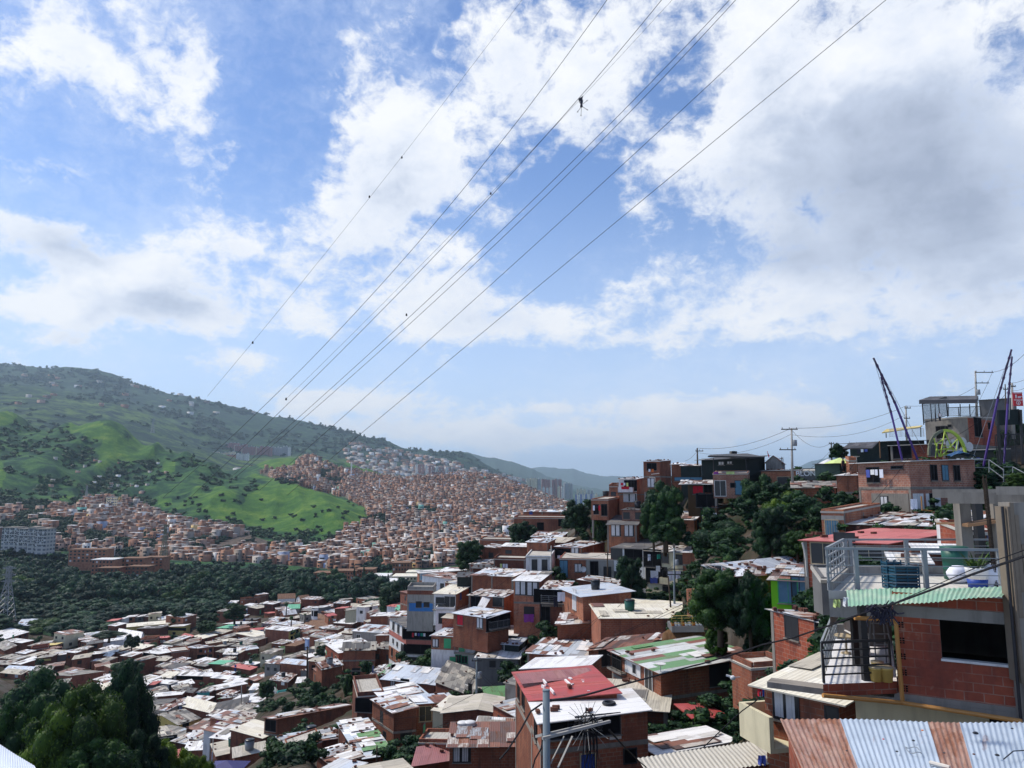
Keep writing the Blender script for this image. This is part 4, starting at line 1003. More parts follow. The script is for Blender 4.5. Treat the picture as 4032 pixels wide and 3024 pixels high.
V('12', (365,936), (700,969), (776,906), 1042, 'b2', 'bg', 'brick house with wide pale blue roof beside the dark wooden pole', wins=[], nwt=0)
V('12', (205,869), (355,887), (440,857), 992, 'b2', 'wh', 'brick cube with cream terrace left of the pale blue roof', wins=[])
V('12', (155,472), (475,502), (625,456), 642, 'b2', 'wh', 'three-storey block, long brick side and yellow painted end', floors=2, panels=[('R',0,1,0,1,'y')], nwt=0,
 wins=[('R',.28,.22,1.5,1.2,'h'),('R',.75,.18,1.5,1.2,'h'),('R',.28,.7,1.2,1.2,'h'),('R',.75,.7,2.0,1.4,'d')])
V('12', (580,436), (900,502), (1195,330), 525, 'w', 'tl', 'church with large brown tiled roof and white gable wall', rise=('R',3.8), Y=304, wins=[('R',.78,.8,.5,2.4,'h'),('R',.86,.75,.5,2.6,'h'),('R',.94,.7,.5,2.8,'h')], npatch=0, nwt=0, name='church', cat='church', group=None)
V('12', (780,226), (812,232), (870,222), 332, 'w', 'sl', 'white bell tower beside the tiled church', wins=[('L',.5,.3,1.1,2.2,'h'),('R',.3,.3,1.0,2.2,'h'),('R',.75,.3,1.0,2.2,'h')], name='bell_tower', cat='tower', group=None)
V('12', (358,266), (410,282), (582,262), 372, 'b1', 'wh', 'gabled orange brick house with white roof left of the church', gable=('R',1.5), wins=[('L',.5,.4,1,1.6,'h')], nwt=0, npatch=0)
V('12', (140,251), (195,263), (355,242), 350, 'b2', 'rp', 'white and brick house with a pink roof left of the gabled one')
V('12', d(6), (450,196), (620,190), 212, 'g', 'gt', 'bright green ridged roof in front of the tiled cottages', gable=('R',1.4), nwt=0, npatch=0, wins=[])
V('12', d(7), (330,62), (560,52), 112, 'w', 'tl', 'row of white cottages with brown tiled roof at the edge of the wood, left one', gable=('R',1.8), nwt=0, npatch=0, Y=370)
V('12', (575,60), (640,85), (766,70), 122, 'w', 'tl', 'white cottage with brown tiled roof at the edge of the wood, right one', gable=('R',1.8), nwt=0, npatch=0, Y=365)
V('12', d(6), (790,186), (936,181), 215, 'gd', 'wh', 'long low house with two-step white roof above the church')
V('12', d(5), (1100,196), (1236,190), 302, 'b2', 'rp', 'brick house with salmon roof terrace above the church roof')
V('12', (1395,172), (1515,177), (1686,152), 272, 'w', 'wc', 'white two-storey house with small dark windows below the wood', floors=2)
V('12', d(5), (1245,226), (1390,206), 290, 'c', 'fm', 'cream house with grey roof left of the white two-storey house')
V('12', (965,272), (1010,302), (1126,286), 314, 'b1', 'rd', 'small house with bright red roof behind the church', nwt=0)
V('12', (1925,216), (2065,219), (2096,152), 300, 'pk', 'gt', 'dark red house with pale green roof below the blue wall', Y=205)
V('12', d(6), (1588,300), (1880,290), 522, 'b2', 'wh', 'large blank brick block with white roof right of the church', wins=[], floors=2, Y=205)
V('12', d(5), (1660,562), (1895,556), 972, 'b2', 'rm', 'tall blank brick house with striped roof left of the white three-storey house', wins=[], floors=3, Y=150)
V('12', (1226,662), (1215,764), (1652,756), 1190, 'b2', 'fm', 'massive blank brick wall under a grey plank-like roof', rise=('L',.9), floors=3, Y=142, npatch=9, rmats=['fm','fg','fb'], wins=[('R',.42,.7,1.5,1.4,'d','frame_b',6)])
V('12', (852,942), (925,1024), (1205,964), 1192, 'b2', 'rm', 'lower brick house with scrap-covered roof left of the massive blank wall', rise=('L',.6), Y=138, npatch=14, nwt=18, wins=[])
V('12', (1105,548), (1472,554), (1500,470), 602, 'b2', 'bg', 'hall with plain grey-blue roof right of the church', Y=270, nwt=0, npatch=0)
V('12', d(4), (740,562), (1095,576), 642, 'b1', 'sl', 'long orange wall of a flat roofed house below the church', wins=[])
V('12', (695,601), (732,613), (832,601), 662, 'ltb', 'bg', 'pale blue rooftop hut below the church', nwt=0)
V('12', (1000,693), (1152,691), (1212,616), 752, 'b2', 'wh', 'brick house with white roof left of the grey plank-like roof')
V('12', (425,701), (560,706), (746,641), 780, 'b2', 'tl', 'brick house with orange-brown tile roof left of the blue rooftop hut', nwt=0)
V('12', d(4), (345,737), (550,752), 870, 'gn', 'sl', 'lime green two-storey house in the middle valley', floors=2)
V('12', d(4), (552,809), (705,801), 880, 'gd', 'fm', 'grey house with fibre roof right of the lime green one')
V('12', d(6), (-60,612), (200,588), 800, 'b4', 'fm', 'brick flats with balconies left of the lime green house', floors=2)
V('10', (965,816), (1150,822), (1206,742), 862, 'gd', 'wh', 'row of overlapping white sheets behind the scrap-edged house')
V('10', (545,573), (690,604), (885,553), 652, 'b2', 'wc', 'brick house with wide cream roof below the ochre building')
V('10', (400,562), (520,592), (562,562), 642, 'b2', 'rp', 'brick house with orange roof left of the wide cream roof')
V('10', (860,602), (950,612), (1240,522), 662, 'b2', 'fm', 'long brick house with streaked grey roof in the upper valley', wins=[])
V('10', (880,459), (1090,464), (1250,419), 490, 'g', 'gt', 'house with pale green roof at the edge of the round bushes')
V('10', (960,403), (1250,404), (1430,373), 440, 'b2', 'wh', 'house with long white roof behind the pale green one', nwt=1)
V('10', d(5), (1040,350), (1150,346), 385, 'b5', 'sl', 'small red brick house right of the round bushes')
V('10', (1190,356), (1400,348), (1480,321), 392, 'b2', 'fg', 'house with dark roof behind the long white roof')
V('10', (1035,121), (1140,119), (1250,113), 197, 'b2', 'wh', 'two-storey brick cube with white roof at the edge of the wood')
V('10', (1195,67), (1260,77), (1380,63), 152, 'b2', 'sl', 'flat roofed brick house behind the brick cube by the wood')
V('10', d(6), (1382,44), (1470,36), 140, 'b1', 'sl', 'orange brick house next to the wood with rows of small windows')
V('4', (12,431), (40,438), (102,426), 502, 'b2', 'wh', 'tall narrow house with white top storey at the edge of the wood', floors=3)
V('10', (1165,202), (1245,206), (1340,197), 256, 'b2', 'wh', 'house with a bright blue front at the upper edge of the valley town', panels=[('R',0,1,0,1,'ltb')], wins=[('R',.3,.5,1.2,1.2),('R',.7,.5,1.4,1)])
V('10', d(5), (218,441), (425,433), 577, 'y', 'wh', 'yellow house with a dark upper terrace under a white roof', wins=[('R',.4,.7,1.4,1.4,'h'),('R',.5,.22,9,1.2,'h')], nwt=0)
V('10', d(5), (110,452), (212,431), 577, 'b4', 'fm', 'narrow dark brick house left of the yellow terrace house', floors=2)
V('10', d(4), (30,602), (202,592), 692, 'b5', 'rp', 'brick house with two bright openings above the broad white sheet roof', wins=[('R',.5,.4,.8,1,'cu'),('R',.75,.4,1.2,1,'cu')])
V('10', (300,692), (440,702), (650,637), 762, 'b4', 'fm', 'house with dark ridge roof behind the banded brick block', wins=[])
V('10', (790,656), (930,669), (1045,626), 722, 'b2', 'wc', 'brick cube with cream roof behind the plain dark block', wins=[])
V('10', (1040,706), (1200,717), (1370,666), 762, 'b2', 'fm', 'low house with light grey roof behind the plain cube', nwt=14)
V('10', (1070,641), (1330,657), (1550,592), 762, 'b2', 'fm', 'long terrace of brick houses with a continuous grey roof')
V('10', d(5), (1240,507), (1535,477), 592, 'ltb', 'rd', 'house with pale blue balconies and red roof left of the yellow-ended block', floors=2, nwt=0)
V('10', (55,902), (180,907), (265,857), 962, 'b2', 'fb', 'brick house with brown roof right of the broad white sheet roof')
V('10', (70,1136), (250,1139), (300,1121), 1165, 'w', 'wc', 'hut with cream roof behind the white house')
V('10', (1285,1142), (1400,1182), (1620,1102), 1252, 'b2', 'ru', 'brick house with dark red roof in the middle valley')
V('10', (1320,1302), (1450,1302), (1510,1217), 1347, 'w', 'wh', 'white hut with white roof right of the gull-wing roof', nwt=0)
V('10', (905,1421), (1100,1402), (1210,1357), 1452, 'b4', 'gw', 'roof of green and white sheets in front of the gull-wing roof')
V('12', (640,1032), (740,1042), (900,1012), 1120, 'gd', 'rm', 'grey shed with scrap roof behind the dark wooden pole')
H('4', (75,1302), (165,1314), (692,1216), 1659, 115, 'b2', 'ru', 'very long brick house with rust-red patched roof and window tower at its left end', floors=3, npatch=14, nwt=8, rmats=['gv','wh','rm'], wins=[('L',.5,.15,1.9,1.6,'h'),('L',.5,.5,1.7,1.5,'d')])
H('4', (960,602), (1078,666), (1286,656), 965, 134, 'w', 'fg', 'white three-storey house with brown balcony band and brick ground floor', floors=3, nwt=2,
 panels=[('L',0,1,.68,1.0,'b1'),('L',-.02,1.02,.28,.40,'pk'),('R',0,1.0,.28,.40,'pk')], wins=[('L',.25,.13,1.2,1.4),('L',.55,.13,1.2,1.4),('L',.85,.15,1.5,1.8),('L',.25,.5,.9,.7),('L',.5,.52,.9,.7),('L',.8,.55,1.4,1.5),('L',.2,.8,1.1,1.4),('L',.5,.82,1.1,1.4),('L',.82,.85,2.0,1.8,'h'),('R',.45,.15,6.0,1.7,'h'),('R',.5,.5,6.0,1.6,'h'),('R',.5,.82,5.5,1.8,'d')])
H('4', (1255,724), (1565,737), (1656,682), 965, 117, 'w', 'gv', 'house with brick upper floor, white lower floor and green doors', floors=2, npatch=12, nwt=8,
 panels=[('L',0,.62,0,.42,'b1'),('R',0,1,0,.42,'b1')], balc=[('L',.55,1.0,.47,.8,'vert','steel')],
 wins=[('L',.1,.22,1.0,1.2,'cu'),('L',.37,.22,1.1,1.4,'gn','frame_g'),('L',.87,.22,.9,1.2,'gn','frame_g'),('R',.4,.2,1.2,1.4),('L',.62,.68,1.0,1.2,'d','frame_g'),('L',.76,.7,1.0,1.1,'d','frame_g')], doors=[('L',.5,.62,1.1,2.1,'gn'),('L',.7,.08,1,1.8,'gn')])
H('4', 1085, (1268,405), 1290, 585, 132, 'g', 'sl', 'house with bright blue painted wall below grey concrete', floors=2, th=8, panels=[('L',.08,1,.5,.82,'bl'),('L',0,1,0,.16,'b4')], wins=[('L',.45,.55,1,1),('L',.75,.55,1,.8)])
H('4', d(5), (1168,283), (1500,262), 352, 160, 'b2', 'wh', 'brick house with white roof and pale glass window, top left of the near hill', wins=[('R',.25,.35,4.5,1.4,'cb','frame_w')])
H('4', 1272, (1425,432), 1535, 545, 128, 'w', 'wc', 'white and brick house with cream roof and potted balcony right of the blue wall', th=10, panels=[('R',0,1,0,1,'b1')], wins=[('L',.3,.5,1.5,1.5),('L',.75,.5,2.0,2.0,'d','frame_w'),('R',.3,.25,1,1.1,'bl')], balc=[('L',0,.55,.95,.9,'rail','steel')])
H('4', 1285, (1418,546), 1440, 670, 127, 'w', 'sl', 'peeling white storey below the cream-roofed balcony house', wins=[('L',.35,.45,1.2,1.6)])
H('4', (700,1042), (732,1163), (915,1149), 1312, 100, 'b4', 'sl', 'house with pale empty roof terrace and a dark open room below', wins=[('R',.5,.33,4.0,1.7,'h')], par_h=.5)
H('4', (902,1032), (1275,1073), (1392,966), 1128, 108, 'b2', 'bg', 'house with pale striped tin roof and a line of washing under its eave', npatch=5, rmats=['gv','wh','gv'], wins=[('L',.45,.4,1.4,1.6,'h'),('L',.22,.35,.8,.9,'cu')])
H('4', (1285,1053), (1578,1166), (1642,992), 1200, 98, 'b4', 'fm', 'house with large weathered fibre roof right of the striped tin roof', nwt=2, rmats=['fm','wh','fg'])
H('4', (1628,1096), (1655,1167), (1905,1152), 1205, 88, 'b2', 'gr', 'green tin roof behind the red-roofed house', rise=('L',.6), nwt=0, npatch=0)
H('4', (838,1176), (990,1271), (1150,1229), 1552, 88, 'b2', 'rm', 'two-storey brick tower house with rust and white roof sheets', floors=2, npatch=10, nwt=5, wins=[('L',.45,.3,.9,1.3),('L',.6,.72,1,.9),('R',.55,.6,1.3,1.2,'d')])
H('4', (1095,1153), (1152,1206), (1430,1187), 1372, 91, 'b2', 'bg', 'brick house with pale blue-grey roof and one framed window right of the tower house', rise=('L',.3), wins=[('R',.22,.45,1.5,1.7,'d','frame_c')], npatch=3)
H('4', (1335,1271), (1840,1293), (1862,1182), 1402, 78, 'b2', 'fb', 'brick house with big beige roof with a dark ridge seam', gable=('R',.5), nwt=0, npatch=1, wins=[])
H('4', (1383,1509), (1965,1506), d(4.5), 1700, 62, 'b2', 'ru', 'brick house with dark rust roof and one barred window at the bottom', wins=[('L',.15,.28,1.4,1.2,'cu','frame_b',7)], nwt=3, npatch=4, rmats=['ru','rm','ru'])
H('4', (1226,1413), (1165,1491), (1386,1496), 1560, 72, 'b2', 'sl', 'bright concrete roof terrace left of the barred-window house', par_h=.3)
H('4', (600,1343), (760,1597), (985,1561), 1690, 78, 'b4', 'gv', 'long roof of white, rust and green sheets beside the tower house', rmats=['gr','wh','ru'], npatch=12, nwt=18)
H('4', (170,1442), (240,1506), (640,1441), 1659, 90, 'b4', 'rm', 'house with roof buried under rusty scrap in front of the very long house', npatch=22, nwt=40, rmats=['ru','gv','rm'])
H('4', (215,1471), (250,1561), (482,1477), 1690, 84, 'b2', 'sl', 'brick house with stained cream roof slab at the bottom', wins=[], par_h=.12)
H('4', (440,1549), (560,1641), (762,1582), 1720, 75, 'b4', 'gv', 'house with grey streaked tin roof below the scrap-covered one', npatch=9, nwt=12)
H('4', (720,1660), (800,1752), (1132,1692), 1850, 64, 'b4', 'fb', 'beige fibre roof cut by the bottom edge', nwt=2)
H('4', (1165,1521), (1132,1641), (1388,1602), 1750, 68, 'b4', 'mv', 'mauve tin roof left of the barred-window house', rise=('L',.5), nwt=3)
H('4', (480,1672), (650,1701), (776,1632), 1800, 70, 'b4', 'bg', 'pale blue roof cut by the bottom edge', nwt=1)
H('4', (1595,1312), (1575,1372), (1842,1387), 1425, 70, 'k', 'wh', 'open shed of white corrugated sheets above the barred-window house', rise=('L',.5), npatch=3, nwt=0)
H('4', (1572,879), (1870,889), d(6), 985, 102, 'gd', 'wh', 'low dark house with white roof right of the green-door house', nwt=8)
H('4', (1660,714), (1853,724), d(5), 770, 108, 'k', 'wh', 'upper dark shed with white roof behind the low dark house', nwt=4)
H('4', (1665,777), (1870,792), d(4), 832, 105, 'k', 'bg', 'lower shed with pale blue sheets behind the low dark house', nwt=4)
H('4', (872,946), (800,1026), (1046,976), 1060, 118, 'b4', 'rm', 'moss-grown scrap roof at the foot of the white three-storey house', rise=('L',.5), npatch=12, nwt=20, rmats=['gw','wh','rm'])
H('8', 1520, (1655,243), 1745, 490, 130, 'b2', 'gv', 'tall brick house at the left end of the skyline', th=30, floors=2, wins=[('L',.5,.17,1.8,1.3,'h'),('L',.45,.7,1.4,1.6,'cu')], stilts=2.5)
H('8', 1320, (1465,388), 1530, 640, 134, 'b1', 'gv', 'house with white balcony hung with red cloth', th=12, floors=2, panels=[('L',0,1,0,.42,'w')], balc=[('L',0,.85,.42,1.0,'wall','w')], wins=[('L',.5,.2,1.3,1.9,'h'),('L',.85,.2,1.1,1.9,'h'),('L',.62,.6,2.4,1.5,'cu','frame_w')])
H('8', 1240, (1318,453), 1342, 600, 146, 'b1', 'sl', 'small orange brick house left of the white balcony', wins=[('L',.45,.45,1,1.3)])
H('8', 1095, (1235,562), 1338, 722, 130, 'b1', 'sl', 'square brick house on stilts with two dark windows', th=10, stilts=3, wins=[('L',.28,.45,1.0,1.7,'h'),('L',.75,.48,1.1,2.0,'h')], par_h=.15, floors=1)
H('8', 1345, (1532,642), 1600, 716, 127, 'b3', 'ktn', 'low brick storey with two small windows under the white balcony house', wins=[('L',.2,.6,1.1,1.1),('L',.72,.6,1.1,1.1)])
H('8', 1225, (1465,763), 1525, 888, 124, 'b1', 'fg', 'brick house with grooved dark roof and two windows with white curtains', th=8, rise=('R',1.2), wins=[('L',.3,.35,1.6,1.9,'cu'),('L',.75,.35,1.6,1.9,'cu'),('R',.4,.5,1,2.2,'h')], nwt=0)
H('8', (1262,950), (1532,963), (1700,889), 1262, 115, 'w', 'fg', 'white house with broad dark grey roof in the middle of the near hill', rise=('R',.6), floors=3, nwt=0, wins=[('L',.15,.15,2.0,1.8,'d'),('L',.66,.15,3.0,1.8,'h'),('L',.4,.85,1.6,1.6),('L',.12,.85,.9,2.2)])
H('8', (1535,972), (1838,990), d(6), 1385, 109, 'c', 'gv', 'cream apartment house with laundry on its open balconies', floors=3, npatch=10, nwt=8, panels=[('L',0,1,.42,.66,'g')],
 wins=[('L',.2,.15,3.0,2.6,'h'),('L',.55,.13,1.1,1.4),('L',.92,.14,1.1,1.4),('L',.3,.5,3.5,2.4,'h'),('L',.75,.55,3.4,2.2,'h'),('L',.72,.86,3.2,2.0,'d')], balc=[('L',.45,1.0,.66,.9,'wall','c')])
H('8', 1840, (1962,990), 2035, 1195, 101, 'b1', 'wh', 'plain brick block with white roof right of the cream apartment house', th=10, floors=2, wins=[('R',.5,.2,1.2,1.6,'h')])
H('8', 805, (1010,947), 1205, 1055, 125, 'b2', 'gv', 'brick house with red and blue washing on its left side', th=14, wins=[('L',.78,.42,1.5,1.7,'cu'),('L',.22,.5,3.5,1.6,'h')])
H('8', 835, (1280,1052), 1302, 1240, 118, 'b2', 'sl', 'long house, brick at left and grey concrete at right, with satellite dish', th=2, floors=1, panels=[('L',.5,1,0,1,'g')], wins=[('L',.08,.4,1.3,2.6,'cb'),('L',.35,.35,1.2,1.3,'cu'),('L',.64,.45,1.3,2.8,'h'),('L',.88,.5,1.2,1.6)], par_h=.1)
H('8', 560, (765,1032), 800, 1215, 120, 'w', 'sl', 'white house with two slim windows and brown roof edge', th=8, floors=1, wins=[('L',.35,.3,.9,1.6),('L',.75,.3,.9,1.6)], par_h=.2)
H('8', 568, (735,906), 800, 1012, 127, 'b2', 'gv', 'small brick house standing on the roof of the slim-windowed white house', wins=[])
H('8', 462, (672,1224), 772, 1580, 108, 'b1', 'wh', 'two-storey brick house with two pale curtained windows upstairs', th=12, floors=2, wins=[('L',.28,.16,1.7,1.9,'cu','frame_b'),('L',.75,.17,1.7,1.9,'cu','frame_b'),('L',.6,.7,1.5,1.4)])
H('8', (858,1279), (1028,1347), (1420,1304), 1472, 95, 'b1', 'bg', 'brick house with brilliant pale blue roof in the centre of the near hill', nwt=0, npatch=0, oh=.5, wins=[('L',.6,.4,1.6,2.6,'cu','frame_w')])
H('8', (690,1286), (890,1292), d(6), 1560, 103, 'b4', 'gv', 'dark house with open balcony and hanging cloths left of the brilliant blue roof', npatch=12, floors=2, wins=[('L',.5,.2,5.5,1.8,'h'),('L',.15,.65,1.3,3.0,'h')], balc=[('L',.0,1,.4,.8,'rail','steel')])
H('8', (95,1336), (380,1353), (478,1303), 1482, 112, 'b2', 'gv', 'brick house with rust-striped roof and a slanting white canopy', npatch=14, nwt=12, rmats=['ru','wh','ru'], wins=[('L',.2,.45,1.6,2.0,'h'),('L',.85,.3,1.8,1.3)])
H('8', 115, (455,1186), d(8), 1290, 127, 'b2', 'gv', 'long plain brick house above the rust-striped roof', wins=[], npatch=5)
H('8', (-30,1482), (250,1523), (420,1471), 1645, 104, 'b2', 'bg', 'brick house with grey-green roof and caged balcony', npatch=4, wins=[('L',.2,.4,1.2,1.4,'r'),('L',.78,.4,1.2,1.4,'cu'),('R',.5,.4,4.5,2.0,'h')], balc=[('R',.05,.95,.75,.5,'vert','steel')])
H('8', 540, (850,656), 865, 712, 195, 'b2', 'gv', 'upper flat brick house between the two round trees of the skyline')
H('8', 465, (900,713), 925, 852, 180, 'b2', 'sl', 'wide flat brick house with one window between the two round trees', wins=[('L',.5,.45,1.7,1.8,'h'),('L',.9,.2,1.8,1.8,'h')], floors=1, par_h=.3)
H('8', 360, (560,941), 600, 1060, 150, 'b2', 'wh', 'brick house with slanting white eave below the wide flat one', wins=[('L',.3,.5,1.3,1.4)])
H('8', 298, (555,1052), 590, 1146, 140, 'b4', 'sl', 'blank terrace wall of brick below the slanting white eave', wins=[], par_h=.3)
H('8', 185, (470,892), 500, 986, 178, 'b2', 'sl', 'long flat brick house right of the leftmost hillside tree', wins=[], par_h=.2)
H('8', 120, (298,1120), 330, 1170, 140, 'b4', 'ktn', 'low dark-roofed shed below the leftmost hillside tree', wins=[])
H('8', 0, (110,1187), 125, 1262, 135, 'k', 'ktn', 'dark tin shed at the left end of the near hill')
H('8', 1750, (1935,722), 2010, 834, 112, 'b1', 'gv', 'brick house on tall stilts between the dark trees', th=8, stilts=3.2, rise=('R',1.0), npatch=12, wins=[('L',.3,.25,1.6,1.4,'d'),('R',.4,.5,2,1.8,'h')], floors=1)
H('14', 1005, (1165,666), 1350, 815, 106, 't', 'ktn', 'timber shack with red and white boards on posts', th=12, panels=[('L',0,1,.35,.6,'w'),('L',0,1,.6,.95,'pk')], wins=[('R',.25,.4,1.2,1.2,'cu')], stilts=2)
H('14', 1125, (1505,300), 1525, 560, 105, 'b3', 'sl', 'square brick room on stilts hanging over the trees', th=3, stilts=3.0, par_h=.12, floors=1, wins=[('L',.2,.58,1.6,2.2,'d','frame_w'),('L',.57,.45,.8,.7,'h'),('L',.82,.55,1.9,2.0,'cb')])
H('14', 1000, (1480,132), 1690, 292, 113, 'k', 'ktn', 'black netted terrace bar on the skyline', th=4, rise=('R',.8), oh=.8, wins=[('L',.46,.25,1.0,.6,'cu'),('L',.65,.22,.9,.5,'cu')], nwt=0)
H('14', 775, (985,206), 1002, 372, 117, 'k', 'gv', 'dark netted shed left of the black terrace bar', wins=[('L',.5,.85,5,.6,'cb')], nwt=2, npatch=2)
H('14', 672, (775,190), 790, 372, 120, 'b2', 'wh', 'narrow brick wing right of the tall skyline house', wins=[])
H('14', 850, (1125,402), 1138, 562, 108, 't', 'rm', 'timber shack under a layered scrap roof left of the square brick room', npatch=20, nwt=10, oh=1.2, wins=[('L',.4,.4,1.5,1.2,'r'),('L',.8,.5,1.2,2.0,'h')])
H('14', 985, (1130,515), 1140, 645, 107, 'k', 'ktn', 'dark open cellar of posts under the timber shack', wins=[('L',.5,.5,3,2,'h')])
H('14', 1700, (1870,165), 1910, 246, 118, 'g', 'ru', 'small gabled hut with rusty roof and scribbled wall on the skyline', gable=('R',1.0), nwt=0, npatch=1)
H('14', 1650, (2060,263), 2090, 470, 108, 'b1', 'ktn', 'long brick house with a tall grey-green door behind the trees', th=2, wins=[], doors=[('L',.58,.28,1.7,4.2,'d')], floors=1)
H('13', 320, (640,642), 652, 702, 100, 'gd', 'sl', 'dark wall with white graffiti letters', th=4, wins=[], par_h=.1)
H('13', 445, (655,572), 735, 642, 98, 'sg', 'ktn', 'green corrugated shed under the lime parasol', th=10, wins=[], nwt=0)
H('13', 280, (626,772), d(4.5), 860, 87, 'b1', 'fm', 'brick house with grey scrap roof below the graffiti wall', rise=('R',.7), npatch=9, nwt=4, rmats=['fm','ru','fg'], wins=[('L',.68,.3,.9,.6,'h')], oh=.5)
H('13', 628, (800,670), 905, 962, 83, 'b1', 'wh', 'orange brick house with thin white roof left of the big rough brick house', th=14, wins=[], floors=2, npatch=1)
H('13', 735, (800,552), 830, 652, 91, 'b1', 'sl', 'orange brick wall behind the thin white roof', wins=[])
H('13', 500, (690,990), 1000, 1182, 60, 'b1', 'sl', 'brick house with grey lintel beam and a barred turquoise window', th=8, wins=[('L',.45,.68,1.1,1.4,'cb','frame_c',5)], par_h=.15, panels=[('L',0,1,.1,.3,'g')])
H('13', 700, (1300,1098), 1560, 1135, 57, 'b4', 'gv', 'low roof of grey sheets and rubble below the big rough brick house', rise=('R',.6), npatch=14, nwt=18, wins=[], rmats=['fm','bg','ru'])
H('13', 1330, (1700,1108), 1965, 1180, 55, 'b4', 'rm', 'low roof of grey and rusty sheets behind the concrete frame', rise=('R',.9), npatch=14, nwt=16, wins=[])
H('13', 805, (1240,552), 1795, 1003, 70, 'b3', 'wh', 'big rough brick house of two storeys with three windows on its shaded side', th=55, floors=2, rise=('R',.35), oh=.55, npatch=4, nwt=3, rmats=['ru','wh','gv'],
 wins=[('L',.31,.235,1.5,1.5,'h'),('L',.78,.10,1.3,.3,'h'),('L',.50,.77,.9,1.2,'cu'),('R',.35,.20,.95,1.5,'h'),('R',.52,.20,.95,1.5,'cb'),('R',.70,.20,.95,1.5,'h'),('R',.29,.77,.7,1.7,'h')],
 panels=[('L',.25,.95,.60,1.0,'conc'),('R',.02,.17,.60,.95,'w'),('R',.21,.42,.60,.95,'w')])
H('13', 740, (1060,384), 1372, 520, 96, 'k', 'ktn', 'dark bar with sloping awnings and purple lights behind the big brick house', th=10, rise=('R',.5), oh=.9, nwt=0, wins=[])
H('13', 1082, (1540,402), 1700, 525, 91, 'b5', 'wc', 'brick house with dark opening under the purple legs', th=6, wins=[('L',.22,.48,2.2,1.6,'h'),('L',.8,.35,1.3,1.6,'d')], nwt=0)
GREY_H = H('13', 1375, (1735,182), 1975, 402, 98, 'conc', 'sl', 'grey concrete house with a canopied roof terrace, top right', th=25, panels=[('R',0,1,0,1,'b5')], floors=2, par_h=.06,
 wins=[('L',.37,.5,1.3,1.7,'h'),('L',.5,.38,.5,.8,'h'),('L',.58,.27,.5,.4,'h'),('R',.32,.32,2.4,2.6,'h'),('R',.72,.22,.9,1.0,'h')])
H('13', 1830, (2115,18), 2145, 172, 103, 'gd', 'ktn', 'grey box-like top storey behind the roof terrace, top right', wins=[], nwt=0)
H('13', 1560, (1990,452), 2100, 560, 86, 'k', 'sl', 'dark undercroft with concrete edge slab behind the climbing arch', wins=[], th=6, par_h=.1)
H('14', (1045,1301), (1216,1366), (2142,1256), 1430, 62, 'w', 'bg', 'house with long pale blue roof and white end wall above the dark tree', rise=('L',.4), nwt=12, npatch=4, wins=[('L',.6,.5,1.2,1.6,'d','frame_w')])
H('14', (1425,1351), (1402,1421), (2162,1361), 1620, 58, 'b4', 'ru', 'long roof of rust-red sheets in front of the pale blue roof', rise=('L',.3), nwt=16, npatch=8, rmats=['gv','bg','rm'])
H('2', 62, (295,342), 362, 525, 52, 'lg', 'ru', 'lime green house with blue curtained windows', th=12, panels=[('R',0,1,0,1,'b4')], wins=[('L',.52,.4,1.3,1.6,'cb','frame_g'),('L',.87,.45,1.1,2.2,'cb','frame_b')], nwt=4, npatch=4)
H('3', (350,649), (640,632), (652,552), 870, 95, 'b2', 'rm', 'brick block with rust and white sheet roof and a small blue window', floors=2, npatch=18, nwt=5, rmats=['wh','ru','rm'], wins=[('L',.08,.78,.7,1.1,'bl'),('L',.9,.85,1.4,1.8,'cb')])
H('3', (655,603), (1160,601), d(8), 742, 85, 'b2', 'wc', 'wide brick house with cream sheet roof right of the rust-and-white one', wins=[], nwt=1, rise=('R',.3), rmats=['ru','wc','fb'], npatch=5)
H('3', (700,743), (572,829), (1156,773), 1060, 74, 'b2', 'ru', 'brick house with wide dark red-brown roof and one barred window', rise=('L',.4), wins=[('R',.18,.27,1.3,1.5,'d','frame_b',5)], npatch=6, nwt=6, rmats=['ru','wh','ru'])
H('3', (735,831), (1080,986), (1746,866), 1362, 57, 'b2', 'gw', 'brick house with green and white striped roof', floors=2, oh=.35, npatch=5, nwt=6, rmats=['gr','wh','ru'], panels=[('L',.30,.62,.03,.30,'w')],
 wins=[('R',.6,.17,1.9,1.6,'d'),('L',.12,.16,1.6,1.4,'h'),('L',.5,.16,.7,.8,'d','frame_w'),('L',.78,.25,1.2,1.8,'d','frame_w'),('L',.8,.65,1.0,1.1,'h')], balc=[('L',.0,.32,.33,.5,'vert','black')])
H('3', (55,991), (170,1183), (770,1131), 1640, 45, 'b2', 'rd', 'brick house with red tin roof patched with white tape', floors=2, npatch=0, nwt=1, oh=.25, wins=[('L',.5,.2,1.2,1.2,'h'),('L',.2,.2,1,1.2,'h')])
H('3', (168,1187), (235,1343), (985,1251), 1760, 41, 'b2', 'wh', 'brick house with broad white roof behind the grey utility pole', floors=2, npatch=0, nwt=2, oh=.25, rise=('R',.15),
 wins=[('R',.52,.12,2.6,1.1,'h'),('R',.24,.14,2.4,.9,'h'),('R',.82,.72,.8,.8,'h'),('R',.42,.88,.9,1.7,'bl','frame_c'),('L',.5,.3,1,1.2,'h')], panels=[('R',.63,.74,.01,.4,'w')])
H('3', (200,886), (90,963), (573,943), 1030, 52, 'b2', 'wh', 'house with plain white roof above the red tin roof', rise=('L',.2), npatch=0, nwt=0, oh=.1, wins=[])
H('3', (885,1466), (1060,1563), (1590,1468), 1700, 45, 'b1', 'wh', 'brick house with roof of white sheets and dark rusty strips', npatch=8, nwt=0, rmats=['ru','ru','wh'], wins=[])
H('3', (1580,907), (1722,972), (1995,952), 1252, 46, 'b2', 'sl', 'flat roofed house with low brick parapet right of the striped roof', wins=[('R',.35,.55,.8,1.0,'bl')], par_h=.3)
